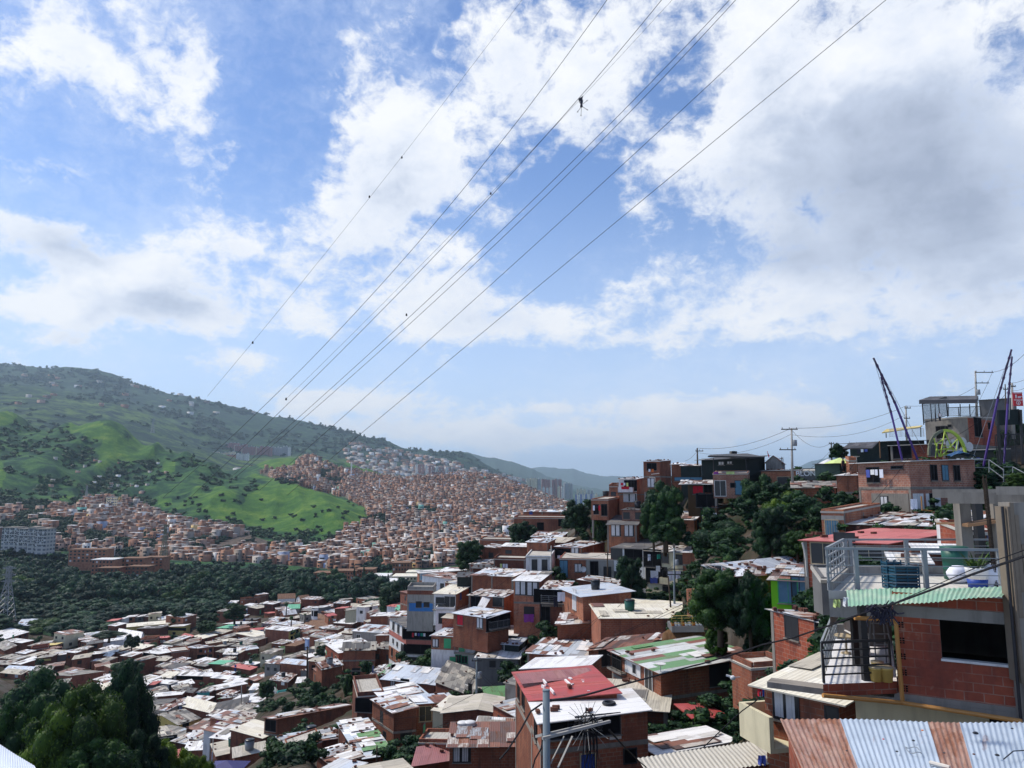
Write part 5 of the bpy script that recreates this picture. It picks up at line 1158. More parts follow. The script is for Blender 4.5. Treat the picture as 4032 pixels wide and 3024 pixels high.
NEARL = H('2', (15,1079), (545,1192), d(4.5), 1720, 26, 'b2', 'wc', 'brick house with open curtained window and beige corrugated eave', floors=1, npatch=2, rmats=['fb','fm','fb'], nwt=0, rise=('R',.35), oh=.4, wins=[('L',.30,.22,1.0,1.0,'cu'),('L',.9,.3,.5,1.0,'d')])
def thing(name, label, cat, base, group=None): return root(name, base, label, cat, group)
def V3(*a): return Vector(a)
def P2(x, y, Y): return P('2', x, y, Y)
A_ = P2(925, 520, 20.5); Bq = P2(1790, 560, 19.1)
zt = (A_.z + Bq.z) / 2; zb_ = (P2(960, 1150, 20.5).z + P2(1820, 1195, 19.2).z) / 2
A_ = V3(A_.x, A_.y, zb_); Bq = V3(Bq.x, Bq.y, zb_)
nb = thing('brick_house', 'nearest brick house with a big glassless window and corrugated green fascia', 'house', A_, 'houses on the near hillside and the valley floor')
e = (Bq - A_); LW = e.length; e.normalize(); nn = V3(e.y, -e.x, 0); Hh = zt - zb_
def wp(u, z, o=0.0): return A_ + e * u + V3(0, 0, z) + nn * o
HOUSES.append(((A_ + Bq) / 2, 3, zb_ - 3, 'near', [A_.xy, Bq.xy, (Bq - nn * 6).xy, (A_ - nn * 6).xy], zt))
u0, u1 = LW * (1262 - 925) / 865, LW * (1790 - 925) / 865
z0, z1 = Hh * (1 - (880 - 520) / 640), Hh * (1 - (598 - 520) / 640)
mb = MB()
def wq(a, b, c, d_, o=0.0):
 mb.face([wp(a, c, o), wp(b, c, o), wp(b, d_, o), wp(a, d_, o)], 0, [(a, c), (b, c), (b, d_), (a, d_)])
wq(0, LW, -.02, z0); wq(0, u0, z0, z1); wq(u1, LW + .1, z0, z1); wq(0, LW, z1, Hh + .35)
T = .16
for a, b in (((u0, z0), (u0, z1)), ((u0, z1), (u1, z1)), ((u1, z1), (u1, z0)), ((u1, z0), (u0, z0))):
 mb.face([wp(a[0], a[1]), wp(a[0], a[1], -T), wp(b[0], b[1], -T), wp(b[0], b[1])], 1)
mb.face([wp(0, -.02), wp(0, Hh + .35), wp(0, Hh + .35, -6), wp(0, -.02, -6)], 0, [(0, 0), (0, Hh), (6, Hh), (6, 0)])
for (p, q) in ((wp(LW + .1, 0), wp(LW + .1, 0, -6)), (wp(LW + .1, 0, -6), wp(0, 0, -6))):
 mb.face([p, q, q + V3(0, 0, Hh + .35), p + V3(0, 0, Hh + .35)], 2)
mb.build('wall', [MATS['b5'], MATS['conc'], MATS['gd']], nb)
mb = MB(); mb.obox(wp(.02, .02, -5.9), e * (LW - .04), nn * 5.7, V3(0, 0, .05)); mb.obox(wp(.02, Hh, -5.9), e * (LW - .04), nn * 5.7, V3(0, 0, .1))
mb.build('inner_floor', MATS['gd'], nb)
mb = MB(); mb.obox(wp(0, z1 + .0, -.02), e * (LW + .1), nn * .06, V3(0, 0, Hh - z1 + .02)); mb.build('lintel', MATS['g'], nb)
mb = MB()
mb.obox(wp(u0 - .02, z0 - .05, -.17), e * (u1 - u0 + .04), nn * .23, V3(0, 0, .055)); mb.build('sill', MATS['w'], nb)
mb = MB(); mb.obox(wp(u1 - .10, z0 + .006, -.17), e * .11, nn * .20, V3(0, 0, z1 - z0 - .01)); mb.build('reveal', MATS['w'], nb)
mb = MB()
for k, zz in enumerate([.02, .44, .86, 1.28, 1.70]):
 zz = zz * Hh / 2.3
 for i in range(2):
  for j in range(3):
   mb.obox(wp(.10 + i * .075, zz + .02 + j * .055, -.0), e * .05, nn * .006, V3(0, 0, .038))
mb.build('brick_holes', MATS['hole_shade'], nb)
mb = MB(); mb.obox(wp(-3.3, -.30, -.5), e * (LW + 3.5), nn * .55, V3(0, 0, .16)); mb.obox(wp(-.1, -.14, -.5), e * (LW + .2), nn * .53, V3(0, 0, .12))
mb.build('floor_slab', MATS['conc'], nb)
mb = MB(); mb.obox(wp(-1.2, -3.6, -1.2), e * (LW + 1.4), nn * .15, V3(0, 0, 3.3)); mb.build('lower_wall', MATS['c'], nb)
mb = MB(); mb.obox(wp(1.95, -1.9, -1.04), e * 1.0, nn * .02, V3(0, 0, 1.4)); mb.build('doorway', MATS['hole_shade'], nb)
BF = P2(432, 1072, 20.2); BB = P2(520, 742, 26.2)
zf = (BF.z + BB.z) / 2
BF.z = BB.z = zf; BR = V3(A_.x - .02, A_.y + .0, zf); BRb = BB + (BR - BF)
mb = MB()
mb.face([BF, BR, BRb, BB], 0); mb.face([p - V3(0, 0, .3) for p in (BB, BRb, BR, BF)], 0)
for p, q in ((BF, BR), (BB, BF)): mb.face([p - V3(0, 0, .3), q - V3(0, 0, .3), q, p], 1)
bal = mb.build('balcony', [MATS['floort'] if 'floort' in MATS else plaster('floort', (.70, .70, .72), .35, (.35, .33, .30)), MATS['b5']], nb); bal['_o'] = nb['_o']
mb = MB(); railing(mb, BF + V3(.05, .05, .02), BR + V3(-.12, .05, .02), 1.0, 4, 3.0, .035, .05)
mb.build('railing', MATS['black'], bal)
mb = MB(); railing(mb, BB + V3(.05, 0, .02), BF + V3(.05, .1, .02), .98, 4, 3.2, .03, .04)
for k in range(22):
 a = BF + (BB - BF) * (k / 22); b = BF + (BB - BF) * ((k + 1) / 22)
 mb.bar(a + V3(.05, 0, .15 if k % 2 else .85), b + V3(.05, 0, .85 if k % 2 else .15), .018)
mb.build('railing', MATS['steel'], bal)
mb = MB(); mb.obox(BB + V3(0, .05, 0), BRb - BB, V3(0, .12, 0), V3(0, 0, .45)); mb.build('back_wall', MATS['g'], bal)
GL = P2(735, 690, 25.0)
mb = MB(); mb.obox(V3(GL.x, GL.y, zf), (BRb - BB).normalized() * .9, V3(0, .5, 0), V3(0, 0, 1.15)); mb.build('tiled_washbay', MATS['gd'], bal)
for (x0, x1, yt_, yb_, Yp) in ((650, 690, 500, 922, 22.3), (712, 762, 500, 1042, 20.6)):
 a = P2((x0 + x1) / 2, yb_, Yp); a.z = zf; t_ = P2((x0 + x1) / 2 - 18, yt_, Yp); t_.x = a.x - .0; t_.y = a.y
 mb = MB(); mb.box(a, .17, .17, t_.z - a.z + .15); mb.build('pillar', MATS['black'], nb)
mb = MB(); pp = [P2(640, 606, 20.4), P2(905, 606, 20.3)]
q1 = P2(905, 606, 20.3); q2 = P2(918, 640, 20.3); q3 = P2(962, 1212, 20.1)
q2.x = q1.x + .12; q3 = V3(A_.x - .02, A_.y - .22, P2(962, 1212, 20.1).z); q2 = V3(A_.x - .05, A_.y - .22, q2.z); q1 = V3(A_.x - .18, A_.y - .22, q1.z); pp[0] = V3(pp[0].x, q1.y, q1.z + .03)
mb.tube([pp[0], q1, q2, q3], .055, 8)
d1 = P2(430, 1146, 19.9); d2 = P2(1840, 1330, 18.5)
mb.tube([d1, q3 + V3(0, -.02, .0), d2], .055, 8)
mb.build('drain_pipe', MATS['pipe_o'], nb)
def corr(name, a, b, c, d_, mats, par, wave=.10, am=.018, strips=None, over=0.0, th=.0):
 """a-b lower edge, d-c upper edge; ridges run from a to d"""
 W = ((b - a).length + (c - d_).length) / 2; n = int(W / wave * 6); up = (b - a).cross(d_ - a).normalized()
 if up.z < 0: up = -up
 vs = 10
 V_, F_, M_, U_ = [], [], [], []
 rnd = random.Random(4)
 for j in range(vs + 1):
  v = j / vs
  for i in range(n + 1):
   s_ = i / n
   p = (a * (1 - s_) + b * s_) * (1 - v) + (d_ * (1 - s_) + c * s_) * v
   p = p + up * (am * math.sin(2 * math.pi * s_ * W / wave) + .012 * math.sin(v * 5 + s_ * 9))
   if j == 0: p = p + (a - d_).normalized() * (.03 * (math.floor(s_ * W / .8) % 3))
   V_.append(tuple(p)); U_.append((s_ * W, v * (d_ - a).length))
 m_ = MB(); m_.v = V_
 for j in range(vs):
  for i in range(n):
   q = (j * (n + 1) + i, j * (n + 1) + i + 1, (j + 1) * (n + 1) + i + 1, (j + 1) * (n + 1) + i)
   m_.f.append(q); s_ = (i + .5) / n
   mi = 0
   if strips:
    for k, (s0, s1, mk) in enumerate(strips):
     if s0 <= s_ < s1: mi = mk
   m_.m.append(mi); m_.uv += [U_[k] for k in q]
 return m_.build(name, mats, par, smooth=True)
def sheetmat(name, c1, c2, c3, rust, thr=.55):
 m, t = newmat(name)
 uv = t.n('ShaderNodeUVMap').outputs[0]
 n1 = t.noise(t.mapv(uv, (3.0, .5, 1)), 1.5, 8, .7, .5); n2 = t.noise(uv, 9, 5, .7); n3 = t.noise(t.mapv(uv, (9, .6, 1)), 2.2, 5, .7); n4 = t.noise(uv, 1.1, 5, .6)
 c = t.mix(t.ramp(n3, [(.35, 0), (.7, 1)]), c1, c2)
 c = t.mix(t.math('MULTIPLY', t.ramp(n4, [(.45, 0), (.7, 1)]), .6), c, c3)
 r = t.math('MULTIPLY', t.math('SUBTRACT', n1, thr), 7, clamp=True)
 c = t.mix(t.math('MULTIPLY', r, rust), c, t.ramp(n2, [(.3, (.10, .035, .02)), (.6, (.24, .085, .035)), (.8, (.36, .17, .08))]))
 t.out(c, t.math('MULTIPLY_ADD', r, .4, .38, clamp=True), .5, n2, .25, .01)
sheetmat('s_blue', (.36, .44, .54), (.46, .53, .61), (.27, .33, .40), .85, .61)
sheetmat('s_rust', (.27, .10, .055), (.44, .29, .21), (.13, .055, .035), .9, .47)
sheetmat('s_green', (.16, .36, .24), (.34, .50, .36), (.56, .60, .46), .2, .7)
sheetmat('s_beige', (.46, .43, .36), (.54, .51, .44), (.36, .34, .29), .15, .7)
sheetmat('s_pale', (.62, .68, .78), (.70, .75, .82), (.55, .60, .68), .15, .75)
a = P2(612, 518, 20.0); b = P2(1692, 448, 18.6); c = P2(1745, 378, 20.0); d_ = P2(596, 397, 21.4)
corr('fascia_roof', a, b, c, d_, [MATS['s_green'], MATS['s_beige']], nb, .11, .014)
T1 = P2(470, 406, 21.6); T2 = P2(1750, 382, 21.0); T3 = P2(1700, 296, 25.6); T4 = P2(592, 292, 25.6)
zt_ = (T1.z + T4.z) / 2; T1.z = T2.z = T3.z = T4.z = zt_
ter = thing('roof_terrace', 'pale concrete roof terrace with grey pipe railings above the nearest brick house', 'terrace', V3(T1.x, T1.y, zt_ - 3))
mb = MB(); mb.face([T1, T2, T3, T4]); 
for p, q in ((T1, T2), (T2, T3), (T3, T4), (T4, T1)): mb.face([p - V3(0, 0, .22), q - V3(0, 0, .22), q, p])
mb.face([p - V3(0, 0, .22) for p in (T4, T3, T2, T1)])
mb.build('deck', MATS['floorc'], ter)
mb = MB(); k = V3(0, 0, .28)
mb.obox(T4 + V3(0, -.14, .0), T3 - T4, V3(0, .14, 0), k); mb.obox(T1 + V3(.02, .05, 0), T4 - T1, V3(.14, 0, 0), k * .8)
mb.build('kerb', MATS['g'], ter)
mb = MB()
for p, q in ((T1, T4),):
 dz_ = V3(0, 0, -1.0); mb.face([q + dz_, p + dz_, p - V3(0, 0, .225), q - V3(0, 0, .225)])
mb.face([T1 + V3(0, 0, -.7), V3(A_.x, A_.y + .5, zt_ - .7), V3(A_.x, A_.y + .5, zt_ - .225), T1 - V3(0, 0, .225)])
mb.build('wall', MATS['g'], ter)
mb = MB()
for x, Yp in ((470, 21.5), (678, 21.4), (1172, 21.2), (1700, 21.0)):
 t_ = (x - 470) / 1280; p = T1 + (T2 - T1) * t_ + V3(.04, .06, 0); mb.box(p, .11 if x > 470 else .06, .11 if x > 470 else .06, 1.12)
for x in (592, 628, 1026, 1700):
 t_ = (x - 592) / 1108; p = T4 + (T3 - T4) * t_ + V3(0, -.08, .28); mb.box(p, .11, .11, .86)
up = V3(0, 0, 1.14)
mb.bar(T1 + up + V3(0, .06, 0), T2 + up + V3(0, .06, 0), .07); mb.bar(T4 + up + V3(0, -.06, 0), T3 + up + V3(0, -.06, 0), .06); mb.bar(T1 + up, T4 + up, .07)
for k in range(1, 5):
 h_ = V3(0, 0, 1.14 * k / 5)
 mb.bar(T1 + h_ + V3(0, .06, 0), T2 + h_ + V3(0, .06, 0), .022); mb.bar(T4 + h_ + V3(0, -.06, .02), T3 + h_ + V3(0, -.06, .02), .022)
 mb.bar(T1 + h_, T4 + h_, .05)
for k in range(1, 6): p = T1 + (T4 - T1) * k / 6; mb.bar(p, p + up, .03)
mb.build('railing', MATS['steel'], ter)
def onT(x, y, dz=0):
 xs, ys = S('2', x, y); p = atz(xs, ys, zt_); p.z += dz; return p
def crate(x, y, w, h, l, label, mt):
 p = onT(x, y, .004); r = thing('plastic_crate', label, 'crate', p, 'crates on the roof terrace')
 m_ = MB(); hh = h; dd = w * .8
 for z in np.arange(0, hh - .05, .085):
  for s_ in ((-w/2, -dd/2, w, .02), (-w/2, dd/2 - .02, w, .02), (-w/2, -dd/2 + .021, .02, dd - .042), (w/2 - .02, -dd/2 + .021, .02, dd - .042)):
   m_.obox(p + V3(s_[0], s_[1], z), V3(s_[2], 0, 0), V3(0, s_[3], 0), V3(0, 0, .055))
 for sx in (-w/2 - .005, w/2 - .025, -.015):
  for sy in (-dd/2 - .006, dd/2 - .024): m_.obox(p + V3(sx, sy, 0), V3(.03, 0, 0), V3(0, .03, 0), V3(0, 0, hh))
 m_.build('slats', MATS[mt], r)
 m_ = MB(); m_.obox(p + V3(-w/2 + .04, -dd/2 + .04, .01), V3(w - .08, 0, 0), V3(0, dd - .08, 0), V3(0, 0, hh - .06)); m_.build('contents', MATS['dark'], r)
crate(925, 388, .42, .78, 0, 'tall blue plastic crate stack with an orange crate under it, behind the dark one', 'crateb')
crate(1003, 398, .66, .70, 0, 'large dark blue crate in front on the roof terrace', 'crateb')
p = onT(1375, 326, .004); tk = thing('water_tank', 'dark green square water tank standing on the roof terrace', 'water tank', p)
m_ = MB(); m_.lathe(p, [(.32, 0), (.34, .02), (.345, .30), (.36, .31), (.345, .34), (.355, .62), (.37, .63), (.36, .66), (.38, .92)], 20); m_.build('body', MATS['tankg'], tk, True)
m_ = MB(); m_.lathe(p + V3(0, 0, .921), [(.40, 0), (.41, .07), (.36, .09), (.15, .11)], 20); m_.build('lid', MATS['tankg'], tk, True)
def sack(x, y, w, h, label, seed, mt='cloth_w'):
 p = onT(x, y, .0); r = random.Random(seed)
 V_ = []; F_ = []; n, m = 16, 9
 for j in range(m + 1):
  ph = math.pi * j / m
  for i in range(n):
   th_ = 2 * math.pi * i / n
   rr = 1 + .12 * math.sin(3 * th_ + seed) + .08 * math.sin(5 * ph + 2 * th_ + seed) + r.uniform(-.04, .04)
   V_.append((p.x + w / 2 * math.sin(ph) ** .7 * math.cos(th_) * rr, p.y + w * .4 * math.sin(ph) ** .7 * math.sin(th_) * rr, p.z + h * (1 - math.cos(ph)) / 2))
 m_ = MB(); m_.v = V_
 for j in range(m):
  for i in range(n):
   q = (j * n + i, j * n + (i + 1) % n, (j + 1) * n + (i + 1) % n, (j + 1) * n + i); m_.f.append(q[::-1]); m_.m.append(0); m_.uv += [(0, 0)] * 4
 o = m_.build('sack', MATS[mt], None, True); tag(o, label, 'sack', 'white sacks on the roof terrace')
sack(1395, 352, .62, .52, 'lumpy white sack with a brown stain in front of the green tank', 1)
sack(1465, 350, .60, .42, 'low white sack between the stained sack and the bucket', 2)
sack(1625, 388, .55, .70, 'crumpled white sack right of the plant bucket', 3)
p = onT(1528, 388, .0); pt = thing('plant_bucket', 'white and blue bucket holding a spiky green plant on the terrace', 'bucket', p)
m_ = MB(); m_.lathe(p, [(.24, 0), (.27, .26)], 18, 1); m_.lathe(p + V3(0, 0, .262), [(.27, 0), (.30, .27), (.31, .30), (.27, .30)], 18, 0); m_.build('bucket', [MATS['white'], MATS['blue']], pt, True)
m_ = MB(); r = random.Random(8)
for k in range(60):
 t_ = r.uniform(0, 6.3); l = r.uniform(.3, .75); o_ = p + V3(math.cos(t_) * .1, math.sin(t_) * .1, .5); tip = o_ + V3(math.cos(t_) * l * .6, math.sin(t_) * l * .6, l * r.uniform(.3, .9)); s_ = V3(-math.sin(t_), math.cos(t_), 0) * .02
 md = (o_ + tip) / 2 + V3(0, 0, .06); m_.face([o_ - s_, o_ + s_, md + s_ * 1.4, md - s_ * 1.4]); m_.face([md - s_ * 1.4, md + s_ * 1.4, tip])
m_.build('leaves', MATS['leafy'], pt)
p = onT(1655, 392); m_ = MB()
for k in range(9): m_.tube([p + V3(.05 * math.cos(k * .7), .05 * math.sin(k * .7), 0), p + V3(.05 * math.cos(k * .7) - .06, .05 * math.sin(k * .7), 3.0 + .1 * (k % 3))], .009, 5)
for z in np.arange(.1, 2.6, .12): m_.lathe(p + V3(-.02 * z, 0, z), [(.065, 0), (.068, .008), (.065, .016)], 8)
tag(m_.build('rebar_cage', MATS['polewood']), 'rusty bundle of column rebar rising from the terrace beside the concrete frame', 'rebar')
def onB(x, y, dz=0):
 p = atz(*S('2', x, y), zf); p.z += dz; return p
def bucket(x, y, s_, label):
 p = onB(x, y, .004); r = thing('bucket', label, 'bucket', p, 'buckets on the near balcony')
 m_ = MB(); m_.lathe(p, [(.20 * s_, 0), (.24 * s_, .46 * s_), (.26 * s_, .47 * s_), (.26 * s_, .51 * s_), (.21 * s_, .51 * s_)], 16); m_.build('body', MATS['yellowb'], r, True)
 m_ = MB(); m_.lathe(p + V3(0, 0, .512 * s_), [(.265 * s_, 0), (.265 * s_, .03), (.1, .035)], 16); m_.build('lid', MATS['frame_c'], r, True)
bucket(808, 1046, .66, 'yellow paint bucket nearest the middle of the near balcony railing')
bucket(885, 1050, .68, 'yellow paint bucket in the corner of the near balcony')
bucket(820, 1000, .62, 'dull yellow bucket with pale lid standing behind the other two')
p = onB(676, 850, .004); ch = thing('plastic_chair', 'white plastic armchair on the near balcony', 'chair', p)
m_ = MB()
rows = []
for j in range(7):
 v = j / 6; row = []
 for i in range(9):
  s_ = (i / 8 - .5) * 2; x = s_ * (.27 - .03 * v); y = .20 + .10 * v + .09 * (1 - s_ * s_); row.append(p + V3(x, y, .42 + .48 * v * (1 - .12 * s_ * s_)))
 rows.append(row)
for j in range(6):
 for i in range(8): m_.face([rows[j][i], rows[j][i + 1], rows[j + 1][i + 1], rows[j + 1][i]])
m_.build('backrest', MATS['chair'], ch, True)
m_ = MB(); m_.obox(p + V3(-.25, -.25, .40), V3(.5, 0, 0), V3(0, .48, 0), V3(0, 0, .035)); m_.build('seat', MATS['chair'], ch)
for sx in (-.24, .24):
 m_ = MB(); m_.bar(p + V3(sx, -.22, .62), p + V3(sx, .22, .64), .05, .03); m_.bar(p + V3(sx, -.22, .44), p + V3(sx, -.22, .62), .04); m_.build('armrest', MATS['chair'], ch)
 for sy in (-.22, .22):
  m_ = MB(); m_.bar(p + V3(sx * 1.08, sy * 1.1, 0), p + V3(sx, sy, .40), .045); m_.build('leg', MATS['chair'], ch)
p = onB(600, 850, .004); m_ = MB(); m_.lathe(p, [(.02, .5), (.34, .5), (.35, .53), (.33, .54)], 20); m_.tube([p, p + V3(0, 0, .5)], .03, 8); m_.lathe(p, [(.18, 0), (.16, .03)], 12)
tag(m_.build('round_table', MATS['frame_c']), 'small round wooden table beside the white plastic chair', 'table')
p = onB(845, 930, .004); ld = thing('stepladder', 'metal stepladder with a red tray leaning on the balcony', 'ladder', p)
for s_, yo in ((-1, -.25), (1, .25)):
 for x in (-.22, .22):
  m_ = MB(); m_.bar(p + V3(x * 1.2, yo, 0), p + V3(x * .7, 0, 1.75), .035, .02); m_.build('rail', MATS['steel'], ld)
m_ = MB()
for k in range(1, 6): m_.obox(p + V3(-.22, -.25 + .05 * k, .28 * k), V3(.44, 0, 0), V3(0, .08, 0), V3(0, 0, .02))
m_.build('tread', MATS['steel'], ld)
m_ = MB(); m_.obox(p + V3(-.2, -.14, 1.5), V3(.4, 0, 0), V3(0, .3, 0), V3(0, 0, .07)); m_.build('tray', MATS['red'], ld)
a = P2(322, 1760, 10.6); b = P2(1990, 1790, 10.2); c = P2(1880, 1342, 13.4); d_ = P2(128, 1308, 13.6)
nr = thing('tin_roof_house', 'nearest corrugated roof with two rust-brown bands across blue-grey sheets, bottom right corner', 'house', (a + b) / 2 + V3(0, 0, -2.6), 'houses on the near hillside and the valley floor')
st = [(0, .245, 1), (.245, .60, 0), (.60, .725, 1), (.725, 1.0, 0)]
corr('roof', a, b, c, d_, [MATS['s_blue'], MATS['s_rust']], nr, .076, .010, st)
m_ = MB(); q = [a + (b - a) * .03 + (d_ - a) * .05, b, c, d_ + (c - d_) * .03]
q = [p + V3(0, 0, -.10) for p in q]; wall_prism(m_, q, min(p.z for p in q) - 2.6, True); m_.build('wall', MATS['b5'], nr)
HOUSES.append(((a + c) / 2, 4, a.z - 3, 'nr', [p.xy for p in q], a.z))
def onR(x, y):
 n_ = (b - a).cross(d_ - a); r_ = Vector(ray(*S('2', x, y))); t_ = n_.dot(a) / n_.dot(r_); return r_ * t_ + V3(0, 0, .02)
deb = [(860,1467,.05,'red','red bottle cap'),(1072,1478,.07,'dark','dark stone near the middle'),(1512,1427,.12,'dark','black shoe-shaped lump'),(1135,1405,.06,'orange','small brown leaf'),(955,1555,.06,'dark','dark twig by the first rust band'),(1665,1583,.09,'dark','black pebble near the right edge'),(1500,1575,.06,'brickloose','brown chip on the right rust band'),(1290,1565,.05,'dark','small dark chip low on the blue sheets'),(600,1550,.05,'dark','dark chip on the left rust band'),(1770,1392,.06,'dark','dark leaf top right')]
for x, y, s_, mt, lb in deb:
 p = onR(x, y); m_ = MB(); r = random.Random(x)
 pts = [(s_ * r.uniform(.7, 1.3), s_ * .55 * r.uniform(.7, 1.3))] 
 m_.lathe(p, [(s_ * .3, 0), (s_ * .36, s_ * .12), (s_ * .2, s_ * .25)], 7)
 o = m_.build('debris', MATS[mt]); tag(o, lb + ' lying on the nearest corrugated roof', 'debris', 'litter on the nearest corrugated roof')
p = onR(1190, 1632); q = onR(1330, 1668); m_ = MB(); m_.tube([p, q], .03, 8); tag(m_.build('plastic_pipe', MATS['pipe_w']), 'short pink-white plastic pipe lying on the nearest corrugated roof', 'pipe')
p = onR(1071, 1548); m_ = MB(); m_.tube([p + V3(.09 * math.cos(t_), .14 * math.sin(t_), .01 + .02 * math.sin(3 * t_)) for t_ in np.linspace(0, 6.0, 18)], .006, 5); tag(m_.build('wire_loop', MATS['steel']), 'loop of wire lying on the blue-grey sheets', 'wire')
p = onR(1710, 1608); q = onR(1853, 1545); m_ = MB(); m_.tube([p, (p + q) / 2 + V3(0, 0, .05), q], .008, 5); tag(m_.build('cable_end', MATS['cable']), 'thin black cable curling over the nearest corrugated roof at right', 'cable')
p1 = P('3', 1640, 1400, 27); p2 = P('3', 1850, 1440, 25); p0 = P('3', 1640, 1268, 27)
z_ = -9.4
a = atz(*S('3', 1010, 1745), z_); b = atz(*S('3', 2010, 1600), z_); c = atz(*S('3', 1850, 1452), z_ + .3); d_ = atz(*S('3', 915, 1588), z_ + .3)
fr = thing('fibre_roof_house', 'house with beige-grey corrugated fibre roof at the bottom edge', 'house', (a + b) / 2 + V3(0, 0, -2.6), 'houses on the near hillside and the valley floor')
corr('roof', a, b, c, d_, [MATS['s_beige']], fr, .177, .022)
m_ = MB(); q = [p + V3(0, 0, -.12) for p in (a + (b - a) * .05, b, c, d_ + (c - d_) * .05)]; wall_prism(m_, q, z_ - 2.8); m_.build('wall', MATS['b1'], fr)
HOUSES.append(((a + c) / 2, 4, z_ - 2.8, 'fr', [p.xy for p in q], z_))
q1 = P('3', 1640, 1400, 28.5); q2 = P('3', 1852, 1440, 26.6); zz = q1.z
m_ = MB(); d0 = V3(q2.x - q1.x, q2.y - q1.y, 0); nx = V3(-d0.y, d0.x, 0).normalized()
m_.obox(q1, d0, nx * .15, V3(0, 0, 1.0)); m_.obox(q1 + nx * .151, nx * 1.4, d0.normalized() * .15, V3(0, 0, 1.0)); m_.obox(q1 - V3(0, 0, .15), d0, nx * 1.6, V3(0, 0, .149))
o = m_.build('boxed_balcony', MATS['c'], NEARL)
z1_, z2_ = P('13', 1590, 905, 31).z, P('13', 1590, 815, 31).z
fb = P('13', 1720, 1500, 27); cf = thing('concrete_frame', 'unfinished concrete frame of beams and pillars at the right edge', 'building frame', V3(fb.x, fb.y, -6))
zB = P('13', 1580, 905, 28).z; zT = P('13', 1580, 812, 28).z
def beam(x0, x1, Y0, Y1, zlo, zhi, w=.4, mt='conc'):
 p, q = P('13', x0, 900, Y0), P('13', x1, 900, Y1); p.z = q.z = zlo; d0 = q - p; n_ = V3(-d0.y, d0.x, 0).normalized() * w
 m_ = MB(); m_.obox(p, d0, n_, V3(0, 0, zhi - zlo)); m_.build('beam', MATS[mt], cf)
beam(1570, 2300, 24.6, 23.2, zB * .88, zT * .88, .4)
beam(1445, 2010, 32, 30.5, P('13', 1500, 860, 31).z, P('13', 1500, 785, 31).z, .35)
beam(1985, 2320, 22.8, 22.2, P('13', 2000, 832, 22.5).z, P('13', 2000, 762, 22.5).z, .5)
def col_(x, yb, yt, Y, w, mt='conc'):
 p = P('13', x, yb, Y); t_ = P('13', x, yt, Y); p.x = P('13', x, (yb + yt) / 2, Y).x
 m_ = MB(); m_.box(V3(p.x, p.y, p.z), w, w, t_.z - p.z); m_.build('pillar', MATS[mt], cf)
col_(1705, 1380, 905, 25.0, .36); col_(1835, 1440, 905, 26.0, .24, 'black'); col_(1990, 1440, 905, 24.6, .33)
m_ = MB(); p = P('13', 2120, 2500, 18.9); t_ = P('13', 2120, 895, 18.9)
x_ = P('13', 2150, 1500, 18.9).x + .02
m_.box(V3(x_, 18.9, -9), .38, .42, t_.z + 9); m_.build('pillar', MATS['conc'], cf)
m_ = MB()
for k, (dx, z0_, z1_) in enumerate(((-.36, -3.0, t_.z), (-.20, -2.4, t_.z - .3), (.0, -2.2, t_.z - 1.0), (.22, -2.4, t_.z - .7))):
 m_.obox(V3(x_ + dx * .58, 18.9 - .26, z0_), V3(.10, 0, 0), V3(0, .03, 0), V3(0, 0, z1_ - z0_))
m_.obox(V3(x_ - .26, 18.9 - .25, -4.5), V3(.05, 0, 0), V3(0, .5, 0), V3(0, 0, t_.z + 4.4)); m_.build('formwork_board', MATS['woodg'], cf)
m_ = MB(); m_.tube([V3(x_ - .33, 18.75, -7), V3(x_ - .32, 18.75, t_.z - .1)], .035, 6); m_.build('prop', MATS['frame_b'], cf)
m_ = MB(); p = P('13', 1740, 1105, 24.3); q = P('13', 2040, 1065, 23.6); m_.obox(p, q - p, V3(.2, .9, 0), V3(0, 0, .09)); m_.build('plank', MATS['wood'], cf)
m_ = MB(); p = P('13', 1480, 1075, 30); q = P('13', 2040, 1058, 23.4); m_.bar(p, q, .08); m_.build('plank', MATS['wood'], cf)
H('13', 1745, (2020,1175), d(3), 1500, 38, 'b5', 'sl', 'brick house with blue barrel behind the concrete pillars', wins=[('L',.75,.35,.7,1.5,'bl'),('L',.2,.35,.5,1.8,'h')], th=5, par_h=.1, dep=2)
H('13', 1625, (1720,1140), d(2), 1330, 40, 'w', 'sl', 'narrow white wall behind the first concrete pillar', wins=[], th=5, par_h=.05, dep=1.5)
RR = H('13', (345,1222), (1045,1252), (1650,1146), 1500, 43, 'b5', 'rp', 'brick house with big red roof dotted with loose bricks', rise=('R',.25), npatch=0, nwt=0, oh=.22, th=None, floors=1, B=(960,1120),
 wins=[('L',.25,.42,1.5,1.3,'d','frame_c'),('L',.52,.45,1.2,2.6,'d','frame_b'),('L',.80,.50,1.75,1.25,'d','frame_c')])
def red_on(x, y):
 q = P('13', 1045, 1252, 43).z; p = atz(*S('13', x, y), q); p.z += .17; return p
for i, (x, y, lb) in enumerate(((400,1208,'brick at the left corner of the red roof'),(528,1217,'second brick along the front eave of the red roof'),(478,1192,'brick on the left rear edge of the red roof, nearer one'),(445,1188,'brick on the left rear edge of the red roof, farther one'),
 (786,1232,'brick in the middle of the front eave of the red roof'),(838,1182,'brick left of centre on the red roof'),(946,1188,'brick at the centre of the red roof'),(1102,1155,'brick behind the centre of the red roof'),(1207,1137,'brick near the rear edge of the red roof'),(1280,1160,'brick beside the white patch on the red roof'),(815,1140,'brick on the far left rear edge of the red roof'))):
 p = red_on(x, y); m_ = MB(); m_.box(p, .40, .2, .16, .1 * i); tag(m_.build('loose_brick', MATS['brickloose']), lb, 'brick', 'loose bricks lying on the red roof')
